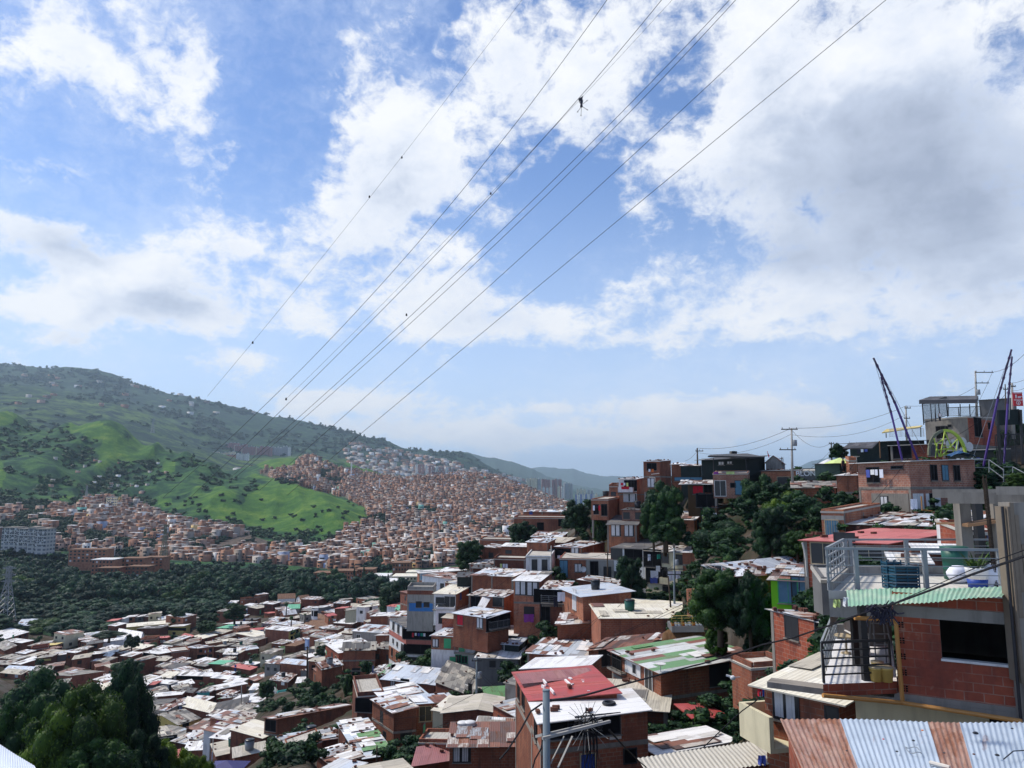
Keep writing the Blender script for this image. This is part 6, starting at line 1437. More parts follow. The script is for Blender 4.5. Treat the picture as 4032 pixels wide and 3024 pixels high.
H('13', 1320, (1690,1336), d(1.6), 1480, 33, 'b4', 'wh', 'lean-to with white corrugated roof behind the green water tank', wins=[], nwt=0, npatch=0, rise=('R',.25), oh=.15, dep=1.4)
H('13', 1105, (1420,1418), d(1.3), 1480, 31, 'b5', 'wh', 'lower lean-to with white sheets left of the green water tank', wins=[], nwt=2, npatch=1, rise=('R',.25), oh=.15, dep=1.0)
H('2', (62,545), (425,640), (640,652), 905, 38, 'b5', 'gv', 'brick house with patched tin roof left of the near balcony', wins=[('L',.42,.3,1.2,1.3),('L',.93,.3,.6,1.4,'h')], npatch=9, nwt=10, rmats=['ru','bg','ru'], rise=('R',.2))
H('2', 420, (640,352), d(1), 560, 30, 'gd', 'sl', 'grey rendered wall between the green house and the roof terrace', wins=[], th=3, par_h=.05, found=.1)
def correct():
 global GZ
 m = (YG < 470); J = np.where(m)[0][-1] + 1
 X_, Y_ = XX[:, :J], YY[:, :J]
 num = np.zeros_like(X_); den = np.full_like(X_, 0.0)
 cap = np.full_like(X_, 1e9)
 for (c, rad, zb) in [h_[:3] for h_ in HOUSES] + TREEB:
  if c.y > 460: continue
  g = ground(c.x, c.y)
  dz = (zb - .4) - g
  d2 = (X_ - c.x) ** 2 + (Y_ - c.y) ** 2
  s = max(rad, 2.5)
  w = np.exp(-d2 / (2 * (s * 1.3) ** 2)) + .25 * np.exp(-d2 / (2 * (s * 4) ** 2))
  num += w * dz; den += w
  cap = np.where(d2 < (rad + .8) ** 2, np.minimum(cap, zb - .25), cap)
 corr_ = num / (den + .12)
 GZ[:, :J] += corr_
 GZ[:, :J] = np.minimum(GZ[:, :J], cap)
TREEB = []
NM = 8
MASKW, MASKH = 4032 // NM, 3024 // NM
depthm = np.full((MASKH, MASKW), 1e9)
def bbox(q, zb, zt):
 pts = [proj((p[0], p[1], z)) for p in q for z in (zb, zt)]
 xs = [p[0] for p in pts]; ys = [p[1] for p in pts]
 return min(xs), min(ys), max(xs), max(ys)
for (c, rad, zb, lab, q, zt) in HOUSES:
 x0, y0, x1, y1 = [int(v / NM) for v in bbox(q, zb, zt)]
 x0, x1 = max(x0, 0), min(x1, MASKW - 1); y0, y1 = max(y0, 0), min(y1, MASKH - 1)
 if x1 > x0 and y1 > y0: depthm[y0:y1 + 1, x0:x1 + 1] = np.minimum(depthm[y0:y1 + 1, x0:x1 + 1], c.y)
NHAND = len(HOUSES)
LAND = [(P_[0], P_[3]) for P_ in HOUSES[:NHAND]]
FILLPOLY = [(0,2560),(160,2560),(360,2530),(500,2500),(620,2450),(800,2460),(940,2440),(1000,2390),(1060,2370),(1230,2400),(1450,2395),(1600,2400),(1700,2330),(1840,2260),(2000,2180),(2180,2090),(2350,2080),(2700,2180),(3000,2400),(3300,2650),(3400,3000),(700,3024),(560,2900),(480,2760),(300,2720),(0,2660)]
AVOID = [(1490,2560,0,0)]
TREEPX = []     # (x, y, r, Y) of the big trees, kept free of fillers
wallw = {'b1': 'orange brick', 'b2': 'brown brick', 'b4': 'dark brick', 'w': 'white-walled', 'g': 'grey-walled', 'c': 'cream-walled', 'mt': 'turquoise', 'y': 'yellow', 'b5': 'red brick'}
roofw = {'wh': 'white roof', 'bg': 'pale blue roof', 'gv': 'patched grey tin roof', 'rm': 'rust-patched roof', 'ru': 'dark rust roof', 'fb': 'beige roof', 'fm': 'grey fibre roof', 'wc': 'cream roof', 'sl': 'flat concrete roof', 'fg': 'dark roof', 'rp': 'pink roof', 'gt': 'green roof'}
USED = {}
def rel_label(wall, roof, c):
 px, py = proj(c)
 o_ = sorted((math.hypot(px - proj(lc)[0], (py - proj(lc)[1]) * 1.6), proj(lc), ll) for lc, ll in LAND if ' ' in ll)
 for dd, (qx, qy), ll in o_[:30]:
  dx, dy = px - qx, py - qy
  r = ('left of' if dx < 0 else 'right of') if abs(dx) > abs(dy) * 1.2 else ('above' if dy < 0 else 'below')
  nick = ll
  for s_ in (' under ', ' in ', ' of ', ' at ', ' beside ', ' behind ', ' left ', ' right ', ' next ', ' below ', ' above ', ' and ', ' between ', ' standing ', ' among '): nick = nick.split(s_)[0]
  nick = ' '.join(nick.split()[:7])
  base = f"{wallw[wall]} house, {roofw[roof]}, {r} the {nick}"
  if base not in USED and len(base.split()) <= 16: USED[base] = 1; return base
 return base
def fillers(n, seed):
 r = random.Random(seed); made = 0; tries = 0
 while made < n and tries < 14000:
  tries += 1
  px, py = r.uniform(0, 3300), r.uniform(2080, 3020)
  if not inpoly(px, py, FILLPOLY): continue
  g = hit(px, py)
  if g is None or g.y > 440 or g.y < 40: continue
  w, dpt = r.uniform(5, 10), r.uniform(5, 9)
  h = r.choice([2.7, 5.0, 2.9, 5.4]) if g.y > 120 else 2.7
  ok = True
  for (c, rad, zb, lab, q, zt) in HOUSES:
   if (c.xy - g.xy).length < rad * .66 + max(w, dpt) * .44: ok = False; break
  if not ok: continue
  for (tx, ty, tr, tY) in TREEPX:
   if abs(px - tx) < tr * 1.2 and abs(py - ty) < tr * 1.5 and abs(g.y - tY) < 25: ok = False; break
  if not ok: continue
  th = math.radians(r.choice([20, 28, 60, 24, 15]) + r.uniform(-8, 8))
  uL = Vector((-math.cos(th), math.sin(th), 0)); uR = Vector((math.sin(th), math.cos(th), 0))
  C3 = g + Vector((0, 0, h)) - uL * w / 2 - uR * dpt / 2
  q = [C3, C3 + uR * dpt, C3 + uR * dpt + uL * w, C3 + uL * w]
  x0, y0, x1, y1 = [int(v / NM) for v in bbox(q, g.z, g.z + h)]
  x0, x1 = max(x0, 0), min(x1, MASKW - 1); y0, y1 = max(y0, 0), min(y1, MASKH - 1)
  if x1 <= x0 or y1 <= y0: continue
  sub = depthm[y0:y1 + 1, x0:x1 + 1]
  if ((sub > g.y + 2) & (sub < 1e8)).mean() > .22: continue
  if ((sub < g.y)).mean() > .93: continue
  wall = r.choice(['b2', 'b2', 'b1', 'b4', 'b2', 'b4', 'b1', 'w', 'g', 'c', 'b5', 'c', 'mt' if r.random() < .2 else 'b2'])
  roof = r.choice(['wh', 'gv', 'rm', 'fm', 'fb', 'fm', 'ru', 'wc', 'fb', 'fg', 'rm', 'gv', 'ru', 'rp' if r.random() < .2 else 'wc'])
  rise = r.choice([('R', .5), ('L', .5), ('R', .35)])
  if rise[0] == 'R': q[1].z += rise[1]; q[2].z += rise[1]
  else: q[2].z += rise[1]; q[3].z += rise[1]
  cen = (q[0] + q[2]) / 2
  build_house(q, g.z, wall, roof, rel_label(wall, roof, cen), rise=rise, dist=g.y, seed=tries + seed * 1000, floors=max(1, int(h / 2.5)), oh=.2)
  depthm[y0:y1 + 1, x0:x1 + 1] = np.minimum(sub, g.y)
  made += 1
 return made
def crown_np(seed, nc, leaves, ls, shape='round', core=True):
 """crown in a unit frame: radius ~1 in x and y, 0..1 in z. returns V, quads"""
 r = np.random.RandomState(seed); V_, Q_ = [], []
 cs = []
 for k in range(nc):
  th_, ph = r.uniform(0, 6.28), r.uniform(0, 1)
  rr = math.sqrt(r.uniform(0, 1)) * .72
  z = .10 + .78 * ph * math.sqrt(max(0, 1 - (rr / 1.0) ** 2)) if shape == 'round' else .35 + .5 * ph
  if shape == 'flat': z = .45 + .4 * ph * (1 - rr)
  if shape == 'cone': rr *= (1 - ph) * .9; z = .12 + .85 * ph
  cr = r.uniform(*(.20, .36) if nc < 40 else (.13, .25)) * (1.0 if shape != 'cone' else .6)
  cs.append((rr * math.cos(th_), rr * math.sin(th_), z, cr))
 cs.append((0, 0, .45, .36 if shape != 'cone' else .22))
 tot = sum(c[3] ** 2 for c in cs); n0 = 0
 for (cx, cy, cz, cr) in cs:
  n = max(8, int(leaves * cr ** 2 / tot))
  dr = r.normal(size=(n, 3)); dr /= np.linalg.norm(dr, axis=1)[:, None]
  rad = cr * (1 - .30 * r.rand(n) ** 1.5 + .10 * r.rand(n))
  p = dr * rad[:, None] * np.array([1, 1, .46]) + np.array([cx, cy, cz])
  nrm = dr + r.normal(size=(n, 3)) * .55 + np.array([0, 0, .35]); nrm /= np.linalg.norm(nrm, axis=1)[:, None]
  t1 = np.cross(nrm, r.normal(size=(n, 3))); t1 /= np.linalg.norm(t1, axis=1)[:, None]
  t2 = np.cross(nrm, t1)
  s = ls * (0.6 + .8 * r.rand(n))[:, None]
  zsc = np.array([1, 1, .55])
  a = p + t1 * s * 1.1 * zsc; b = p + t2 * s * .5 * zsc; c = p - t1 * s * 1.1 * zsc; d_ = p - t2 * s * .5 * zsc
  V_.append(np.stack([a, b, c, d_], 1).reshape(-1, 3)); Q_.append(np.arange(n * 4).reshape(n, 4) + n0); n0 += n * 4
  if core:
   nu, nv = 9, 6
   th2 = np.linspace(0, 2 * np.pi, nu, endpoint=False); ph2 = np.linspace(.15, np.pi - .15, nv)
   g = np.array([[math.sin(b_) * math.cos(a_), math.sin(b_) * math.sin(a_), math.cos(b_) * .46] for b_ in ph2 for a_ in th2]) * cr * .74 * (1 + .2 * r.rand(nu * nv, 1)) + np.array([cx, cy, cz])
   qs = [[j * nu + i, (j + 1) * nu + i, (j + 1) * nu + (i + 1) % nu, j * nu + (i + 1) % nu] for j in range(nv - 1) for i in range(nu)]
   V_.append(g); Q_.append(np.array(qs) + n0); n0 += len(g)
 return np.concatenate(V_), np.concatenate(Q_)
def trunk_mesh(seed, thin=1.0):
 r = random.Random(seed); m_ = MB()
 m_.tube([(0, 0, -.25), (.02, .01, .15), (.0, .03, .38), (.02, 0, .6)], [.085 * thin, .065 * thin, .05 * thin, .02 * thin], 7)
 for k in range(5):
  a_ = r.uniform(0, 6.28); z = r.uniform(.22, .42)
  m_.tube([(0, 0, z), (math.cos(a_) * .22, math.sin(a_) * .22, z + .14), (math.cos(a_) * .48, math.sin(a_) * .48, z + .24)], [.035 * thin, .025 * thin, .008], 5)
 me_o = m_.build('trunk', MATS['trunk'], None, True); me = me_o.data; bpy.data.objects.remove(me_o); return me
CR = {}
def crown_mesh(key, *a, mat='leafd', **k):
 V_, Q_ = crown_np(*a, **k); CR[key] = np_mesh(key, V_, Q_, MATS[mat], smooth=False)
TR = [trunk_mesh(i) for i in range(3)]; TRB = [trunk_mesh(9, .8)]
for i in range(3): crown_mesh('dense%d' % i, 20 + i, 80, 13000, .034, mat='leafd')
for i in range(2): crown_mesh('lit%d' % i, 40 + i, 80, 13000, .034, mat='leafm')
crown_mesh('yell0', 50, 110, 34000, .022, mat='leafy'); crown_mesh('darkbig', 51, 110, 34000, .024, mat='leafd'); crown_mesh('midbig', 52, 100, 30000, .026, mat='leafm')
crown_mesh('flat0', 60, 26, 9000, .034, shape='flat', mat='leafd'); crown_mesh('cone0', 61, 22, 2500, .04, shape='cone', mat='leafbelt')
for i in range(4): crown_mesh('belt%d' % i, 70 + i, 20, 1500, .075, mat='leafbelt', shape='flat' if i == 3 else 'round')
for i in range(2): crown_mesh('mid%d' % i, 80 + i, 22, 3500, .05, mat='leafm')
def put_tree(p, rad, hgt, key, label, group=None, name='tree', rz=None, trunk=True, cat='tree'):
 r = root(name, p, label, cat, group)
 r.rotation_euler = (0, 0, R_.uniform(0, 6.28) if rz is None else rz); r.scale = (rad, rad, hgt)
 obj('crown', CR[key], r)
 if trunk: obj('trunk', R_.choice(TR), r)
 return r
def tree(Z, cx, yb, wpx, hpx, Y, key, label, sink=.3, **k):
 """crown centre column, base row, width and height in the region's pixels"""
 sc = REG[Z][2]; p = P(Z, cx, yb, Y)
 rad = wpx * sc / 2 / F * Y * 1.08; hgt = hpx * sc / F * Y * 1.06
 x, y = S(Z, cx, yb - hpx / 2); TREEPX.append((x, y, wpx * sc / 2, Y))
 g = 'trees on the near hillside'; TREEB.append((p, min(rad * .5, 3), p.z + .2))
 return put_tree(p, rad, hgt, key, label, g, **k)
T = tree
T('D', 50, 1790, 250, 305, 64, 'darkbig', 'dark mango-like tree filling the bottom left corner')
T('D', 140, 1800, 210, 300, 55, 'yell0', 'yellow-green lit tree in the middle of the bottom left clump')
T('D', 245, 1790, 150, 320, 66, 'darkbig', 'dark tree at the right side of the bottom left clump')
T('D', 25, 1800, 160, 270, 58, 'midbig', 'dark green bush below the left edge clump')
T('D', 205, 1810, 190, 215, 54, 'midbig', 'green tree low in the bottom left clump')
T('D', 300, 1800, 120, 200, 58, 'darkbig', 'small dark tree at the foot of the bottom left clump')
T('D', 355, 1775, 120, 165, 60, 'yell0', 'yellow-green shrub beside the pink-red roof')
T('D', 420, 1760, 80, 120, 62, 'yell0', 'small bright shrub right of the pink-red roof')
T('8', 535, 945, 255, 220, 170, 'dense0', 'round dark tree in front of the wide flat brick house')
T('8', 970, 810, 250, 255, 142, 'dense1', 'round dark tree between flat roofs and the stilted square house')
T('8', 1165, 900, 150, 180, 132, 'lit0', 'lighter green tree left of the grooved dark roof')
T('8', 110, 1130, 270, 260, 160, 'dense2', 'large round dark tree at the left end of the near hill')
T('14', 600, 1010, 500, 660, 109, 'dense0', 'tall dark tree below the tall skyline house')
T('14', 620, 1060, 460, 330, 106, 'dense1', 'low dark tree at the foot of the tall dark tree')
T('14', 480, 1020, 300, 420, 107, 'lit1', 'green tree in front of the tall dark tree below the skyline house')
T('14', 1640, 760, 430, 470, 103, 'dense1', 'dark tree right of the square brick room')
T('14', 1480, 900, 260, 380, 100, 'dense2', 'dark tree under the square brick room')
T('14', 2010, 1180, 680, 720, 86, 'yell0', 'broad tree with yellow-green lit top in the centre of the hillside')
T('14', 1780, 1200, 420, 560, 90, 'dense2', 'dark tree left of the broad lit one')
T('14', 1260, 1230, 640, 440, 94, 'flat0', 'wide dark tree with layered branches below the timber shack')
T('14', 900, 1080, 230, 160, 104, 'dense1', 'low dark tree under the stilts of the brick house')
T('13', 690, 985, 230, 190, 77, 'dense0', 'dark tree against the orange brick house with thin roof')
T('13', 300, 1350, 260, 220, 66, 'midbig', 'bush at the left corner of the big red roof')
T('13', 90, 1330, 360, 420, 72, 'dense2', 'dark tree mass left of the big red roof')
T('3', 1500, 680, 500, 430, 59, 'midbig', 'round green tree in front of the pale blue roof')
T('3', 1720, 760, 360, 480, 57, 'dense1', 'dark tree below the rust-red sheet roof')
T('3', 1480, 860, 170, 190, 61, 'midbig', 'hanging shrub on the earth bank below the planted ledge')
T('3', 1760, 860, 200, 230, 58, 'dense0', 'dark shrub on the slope above the flat roofed house')
T('8', 1420, 1390, 270, 390, 104, 'dense2', 'dark tree in front of the white house with broad grey roof')
T('13', 650, 530, 170, 140, 105, 'dense1', 'tree on the skyline left of the dark bar')
T('13', 2050, 560, 420, 420, 106, 'dense0', 'dark trees behind the billboard at the right edge')
T('13', 1880, 790, 260, 170, 74, 'dense2', 'dark bush at the right end of the big rough brick house')
T('13', 2160, 760, 200, 120, 62, 'yell0', 'bright green bush under the stair railing at the right edge')
T('13', 2190, 1010, 160, 200, 40, 'midbig', 'green shrub behind the concrete frame at the right edge')
T('4', 985, 580, 220, 220, 232, 'dense1', 'dark tree left of the bright blue wall')
T('4', 672, 1190, 90, 180, 128, 'lit0', 'climbing bush at the end of the long grey-white roof')
T('4', 500, 880, 150, 90, 175, 'dense0', 'small dark tree left of the grey plank-like roof')
T('9', 1715, 1010, 430, 330, 218, 'dense0', 'round dark tree in the middle of the left valley houses')
T('9', 1790, 520, 220, 180, 255, 'dense1', 'dark tree right of the white painted wall')
T('9', 1480, 420, 420, 130, 268, 'flat0', 'flat-topped tree spreading in front of the vaulted hall')
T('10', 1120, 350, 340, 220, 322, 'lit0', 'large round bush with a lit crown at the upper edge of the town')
T('10', 740, 400, 330, 140, 330, 'dense2', 'long dark bush left of the large round bush')
T('10', 730, 520, 280, 160, 305, 'dense0', 'dark bush below the long dark bush')
T('10', 340, 390, 220, 190, 330, 'dense1', 'round tree above the yellow terrace house')
T('10', 1560, 1400, 260, 230, 182, 'dense2', 'dark tree left of the turquoise roof terrace')
T('11', 1680, 1230, 240, 350, 130, 'dense0', 'dark tree right of the rust-brown tin roof')
T('4', 775, 330, 40, 110, 420, 'cone0', 'dark conical tree left of the white flat buildings')
T('4', 948, 385, 45, 110, 400, 'cone0', 'dark conical tree among the white flat buildings')
T('4', 708, 310, 30, 80, 430, 'cone0', 'small conical tree left of the other two')
T('2', 395, 950, 90, 110, 33, 'yell0', 'small bright bush at the foot of the near balcony')
for a_ in (('3',1400,1420,50),('3',1250,1450,50),('3',1600,1300,52),('3',1300,1250,62),('4',1300,1500,74),('3',1750,1400,36),('3',800,1150,70)): p_ = P(*a_); TREEB.append((p_, 3.0, p_.z))
correct()
def palm(Z, cx, yb, hpx, Y, label):
 p = P(Z, cx, yb, Y); h = hpx * REG[Z][2] / F * Y; r = root('palm_tree', p, label, 'palm tree', 'palm trees in the valley')
 m_ = MB(); m_.tube([p + V3(0, 0, -1), p + V3(.1, 0, h * .4), p + V3(0, 0, h * .78)], [.28, .2, .17], 7); m_.build('trunk', MATS['trunk'], r)
 m_ = MB(); rr = random.Random(int(cx)); o_ = p + V3(0, 0, h * .78)
 for k in range(26):
  t_ = rr.uniform(0, 6.28); e_ = rr.uniform(-.5, 1.1); L_ = h * rr.uniform(.26, .34); prev = o_; dirh = V3(math.cos(t_), math.sin(t_), 0); s_ = V3(-math.sin(t_), math.cos(t_), 0)
  for j in range(5):
   a1 = e_ - j * .42; nx_ = prev + (dirh * math.cos(a1) + V3(0, 0, math.sin(a1))) * L_ / 5; w0, w1 = .05 * h * (1 - abs(j - 1.5) / 5), .05 * h * (1 - abs(j - .5) / 5)
   m_.face([prev - s_ * w0, prev, nx_, nx_ - s_ * w1 - V3(0, 0, .03 * h)]); m_.face([prev, prev + s_ * w0, nx_ + s_ * w1 - V3(0, 0, .03 * h), nx_]); prev = nx_
 m_.build('crown', MATS['leafpalm'], r)
palm('12', 505, 430, 150, 300, 'tall palm standing left of the church roof'); palm('12', 690, 355, 100, 305, 'palm behind the ridge of the church roof'); palm('10', 600, 300, 130, 350, 'palm at the edge of the wood above the dark bushes')
palm('4', 228, 560, 80, 330, 'palm in front of the white cottages')
print('fillers', fillers(64, 5), 'houses', len(HOUSES))
def infill():
 r = random.Random(404); mb = MB(); done = []; t_ = 0; names = ['b2', 'b4', 'b1', 'g', 'c', 'gv', 'wh', 'fm', 'ru', 'fb', 'rm', 'dark', 'brickloose']; mb.wi = 12
 while len(done) < 190 and t_ < 16000:
  t_ += 1; px, py = r.uniform(0, 2700), r.uniform(2380, 3020)
  if not inpoly(px, py, FILLPOLY): continue
  g = hit(px, py)
  if g is None or g.y > 420 or g.y < 135: continue
  w, dp = r.uniform(3.5, 6.5), r.uniform(3.5, 6)
  if any((h_[0].xy - g.xy).length < h_[1] * .72 + w * .42 for h_ in HOUSES) or any((q_ - g.xy).length < 5.2 for q_ in done): continue
  if any(abs(px - tx) < tr * 1.1 and abs(py - ty) < tr * 1.3 and abs(g.y - tY) < 20 for tx, ty, tr, tY in TREEPX): continue
  h = r.choice([2.6, 2.8, 4.8]); th = math.radians(r.choice([20, 60, 24]) + r.uniform(-8, 8)); uL = Vector((-math.cos(th), math.sin(th), 0)); uR = Vector((math.sin(th), math.cos(th), 0))
  C3 = g + Vector((0, 0, h)) - uL * w / 2 - uR * dp / 2; q = [C3, C3 + uR * dp, C3 + uR * dp + uL * w, C3 + uL * w]
  x0, y0, x1, y1 = [int(v / NM) for v in bbox(q, g.z, g.z + h)]; x0, x1 = max(x0, 0), min(x1, MASKW - 1); y0, y1 = max(y0, 0), min(y1, MASKH - 1)
  if x1 <= x0 or y1 <= y0: continue
  sub = depthm[y0:y1 + 1, x0:x1 + 1]
  if ((sub > g.y + 2) & (sub < 1e8)).mean() > .32: continue
  n0 = len(mb.m); wm = r.choice([0, 0, 0, 1, 1, 2, 2, 1, 0, 3 if g.y > 190 else 0, 4 if g.y > 190 else 1]); q[1].z += .4; q[2].z += .4
  wall_prism(mb, q, g.z - 2)
  for i in range(n0, len(mb.m)): mb.m[i] = wm
  tt, _ = roof_slab(mb, q[3], q[0], q[1], q[2], .2, .05, r.choice([5, 7, 6, 7, 8, 9, 10])); patches(mb, tt, r.choice([1, 2, 4]), [5, 7, 8, 9, 10], r, r.choice([0, 3, 7]))
  for (a, b) in ((q[3], q[0]), (q[0], q[1])):
   d0 = Vector((b.x - a.x, b.y - a.y, 0)); e = d0.normalized(); nr_ = Vector((e.y, -e.x, 0))
   for k in range(int(d0.length / 2.4)): mb.obox(Vector((a.x, a.y, g.z + h - 1.9)) + e * (k * 2.4 + .7) - nr_ * .02, e * .9, nr_ * .05, Vector((0, 0, r.uniform(.8, 1.1))), 11)
  done.append(g.xy.copy())
 tag(mb.build('small_houses', [MATS[k] for k in names]), 'many small tin-roofed houses filling the gaps of the valley town', 'houses', kind='stuff'); INF.extend(done); print('infill', len(done))
INF = []
infill()
BELT = [(-40,2140),(120,2160),(260,2200),(340,2290),(470,2325),(600,2310),(690,2230),(900,2225),(1030,2225),(1223,2262),(1320,2300),(1400,2335),(1500,2330),(1600,2330),(1600,2395),(1445,2410),(1223,2395),(1056,2352),(958,2365),(835,2425),(700,2440),(560,2440),(420,2450),(380,2540),(260,2550),(0,2500),(-40,2500)]
EXTRA = [(1860,2200),(1700,2240),(1560,2240)]
def belt():
 r = random.Random(21); pts = []; tries = 0
 while len(pts) < 330 and tries < 60000:
  tries += 1
  x, y = r.uniform(-60, 1640), r.uniform(2130, 2560)
  if not inpoly(x, y - 10, BELT): continue
  g = hit(x, y, y0=150)
  if g is None or g.y < 225 or g.y > 660: continue
  if any((g.xy - q[0].xy).length < 7.8 for q in pts): continue
  if any((g.xy - h_[0].xy).length < h_[1] + 3.0 for h_ in HOUSES): continue
  pts.append((g, x, y))
 pts.sort(key=lambda q: q[0].y)
 n = 0
 for g, x, y in pts[:225]:
  rad = r.uniform(6, 10.5); h_ = r.uniform(10, 16) if y < 2400 else r.uniform(6, 9)
  o = put_tree(g - V3(0, 0, .5), rad, h_, r.choice(['belt0', 'belt1', 'belt2', 'belt3', 'mid0' if r.random() < .12 else 'belt1']), 'dark green broadleaf tree of the wooded belt below the far town', 'trees of the wooded belt', name='belt_tree')
  n += 1
 rest = pts[225:]
 Vs, Qs, n0 = [], [], 0
 base = [crown_np(90 + i, 9, 300, .15) for i in range(4)]
 def add(p, rad, h_):
  nonlocal n0
  V_, Q_ = base[r.randrange(4)]; a_ = r.uniform(0, 6.28); c_, s_ = math.cos(a_), math.sin(a_)
  W = np.stack([(V_[:, 0] * c_ - V_[:, 1] * s_) * rad + p[0], (V_[:, 0] * s_ + V_[:, 1] * c_) * rad + p[1], V_[:, 2] * h_ + p[2] - h_ * .18], -1)
  Vs.append(W); Qs.append(Q_ + n0); n0 += len(W)
 for g, x, y in rest: add(g, r.uniform(5, 9), r.uniform(8, 12))
 GAPS = [(110,2000,110,34),(60,2085,90,30),(250,2070,50,26),(30,1980,60,16),(470,2140,40,14),(830,2120,50,16),(1180,2190,60,14),(1560,1930,26,12),(1750,1960,24,10),(2000,1980,22,10),(598,2138,34,50),(309,2027,40,22),(120,2035,70,26),(380,2120,70,26),(240,2110,40,22),(1493,2048,45,26),(1695,2012,34,22),(1872,2057,30,22),(1945,2090,55,26),(1652,2190,75,26),(1488,2224,60,22),(1869,2066,20,16),(1930,2008,16,12),(1310,2030,0,0),(780,2150,30,24),(690,2110,20,14),(1080,2150,40,12),(1340,1900,30,22),(1290,1860,40,26),(1250,1830,30,14),(1150,1880,60,20),(1420,1800,40,14),(60,2150,70,24),(520,2180,40,16),(1750,2100,30,14),(900,2170,30,18),(1310,1915,26,16),(1660,2010,60,14)]
 for (cx, cy, rx, ry) in GAPS:
  for k in range(int(rx * ry / 26)):
   a_, q_ = r.uniform(0, 6.28), math.sqrt(r.random())
   g = hit(cx + math.cos(a_) * rx * q_, cy + math.sin(a_) * ry * q_ + 8, y0=480)
   if g: add(g, r.uniform(4, 7.5), r.uniform(6, 10)); FARGAP.append(g.xy)
 for k in range(240):
  g = hit(r.uniform(0, 2150), r.uniform(1950, 2200), y0=520)
  if g and g.y < 1500: add(g, r.uniform(3, 5), r.uniform(4, 7)); FARGAP.append(g.xy)
 me = np_mesh('far_trees', np.concatenate(Vs), np.concatenate(Qs), MATS['leafbelt'], False)
 tag(obj('far_trees', me), 'dark trees scattered between the houses of the far slopes', 'trees', kind='stuff')
FARGAP = []
belt()
def gul(g): return float(fbm(np.array([(g.x + g.y * .30) / 120 + 9]), np.array([g.y / 420]), 3, True)[0] - .66)
def scrub():
 r = random.Random(33); Vs, Qs, n0 = [], [], 0
 base = [crown_np(110 + i, 5, 60, .30) for i in range(5)]
 def add(p, rad, h_, Vs, Qs, st):
  V_, Q_ = base[r.randrange(5)]; a_ = r.uniform(0, 6.28); c_, s_ = math.cos(a_), math.sin(a_)
  W = np.stack([(V_[:, 0] * c_ - V_[:, 1] * s_) * rad + p[0], (V_[:, 0] * s_ + V_[:, 1] * c_) * rad + p[1], V_[:, 2] * h_ + p[2] - h_ * .22], -1)
  Vs.append(W); Qs.append(Q_ + st[0]); st[0] += len(W)
 st = [0]; k = 0
 while k < 1350:
  x, y = r.uniform(-100, 1460), r.uniform(1625, 2175)
  if not inpoly(x, y, GREENHILL): k += .02; continue
  k += 1
  g = hit(x, y, y0=600)
  if g is None or g.y > 2050: continue
  gm = float(_look(grass_sun_m, g.x, g.y))
  if gm > .35 and r.random() > .004: continue
  if float(_look(builtm, g.x, g.y)) > .5: continue
  if vnoise(np.array([g.x / 55.]), np.array([g.y / 60.]))[0] < .44 + gul(g) * 1.2: continue
  add(g, r.uniform(4, 8), r.uniform(4, 9), Vs, Qs, st)
 me = np_mesh('hill_scrub', np.concatenate(Vs), np.concatenate(Qs), MATS['leafhill'], False)
 tag(obj('hill_scrub', me), 'dark scrub and woods covering the hollows of the green hill', 'scrub', kind='stuff')
 Vs, Qs, st = [], [], [0]
 ridge = [(0,1431),(110,1434),(237,1449),(437,1486),(600,1531),(766,1568),(911,1604),(1167,1650),(1349,1695),(1549,1750),(1732,1783),(1823,1823),(1932,1850),(2023,1877)]
 for k in range(420):
  x = r.uniform(0, 2020); y = np.interp(x, [a_[0] for a_ in ridge], [a_[1] for a_ in ridge]) + 3 + r.random() ** 2 * 10
  g = hit(x, y, y0=2000)
  if g is not None and g.y > 2200 and vnoise(np.array([x / 22.]), np.array([1.]))[0] > .38: s_ = g.y / 4800; add(g, r.uniform(10, 18) * s_, r.uniform(18, 36) * s_, Vs, Qs, st)
 for k in range(5200):
  x = r.uniform(-20, 2050); y = r.uniform(1435, 1900)
  g = hit(x, y, y0=2160)
  if g is None or g.y < 2200 or g.y > 5600: continue
  if float(_look(grass_sun_m, g.x, g.y)) > .45: continue
  if vnoise(np.array([g.x / 150.]), np.array([g.y / 240.]))[0] < .42: continue
  s_ = g.y / 4000; add(g, r.uniform(12, 24) * s_, r.uniform(14, 26) * s_, Vs, Qs, st)
 me = np_mesh('mountain_woods', np.concatenate(Vs), np.concatenate(Qs), MATS['leafhill'], False)
 tag(obj('mountain_woods', me), 'woods in clumps and along the crest of the mountain', 'woods', kind='stuff')
scrub()
def undergrowth():
 r = random.Random(91); Vs, Qs, n0 = [], [], 0
 base = [crown_np(130 + i, 6, 420, .11) for i in range(5)]
 k = 0; tries = 0
 while k < 1300 and tries < 20000:
  tries += 1
  g = hit(r.uniform(0, 4032), r.uniform(1850, 3024))
  if g is not None and g.y > 130 and r.random() < .6: continue
  if g is None or g.y > 330 or g.y < (45 if g.x < 12 else 26): continue
  if any((g.xy - h_[0].xy).length < h_[1] * .85 + .5 for h_ in HOUSES) or any((g.xy - q_).length < 3.4 for q_ in INF): continue
  k += 1; rad = r.uniform(.5, 1.5) * (1 + g.y / 160); h_ = rad * r.uniform(.9, 1.5)
  V_, Q_ = base[r.randrange(5)]; Vs.append(V_ * np.array([rad, rad, h_]) + np.array([g.x, g.y, g.z - .15 * h_])); Qs.append(Q_ + n0); n0 += len(V_)
 me = np_mesh('undergrowth', np.concatenate(Vs), np.concatenate(Qs), MATS['leafd'], False)
 tag(obj('undergrowth', me), 'weeds and bushes filling the gaps between the hillside houses', 'undergrowth', kind='stuff')
undergrowth()
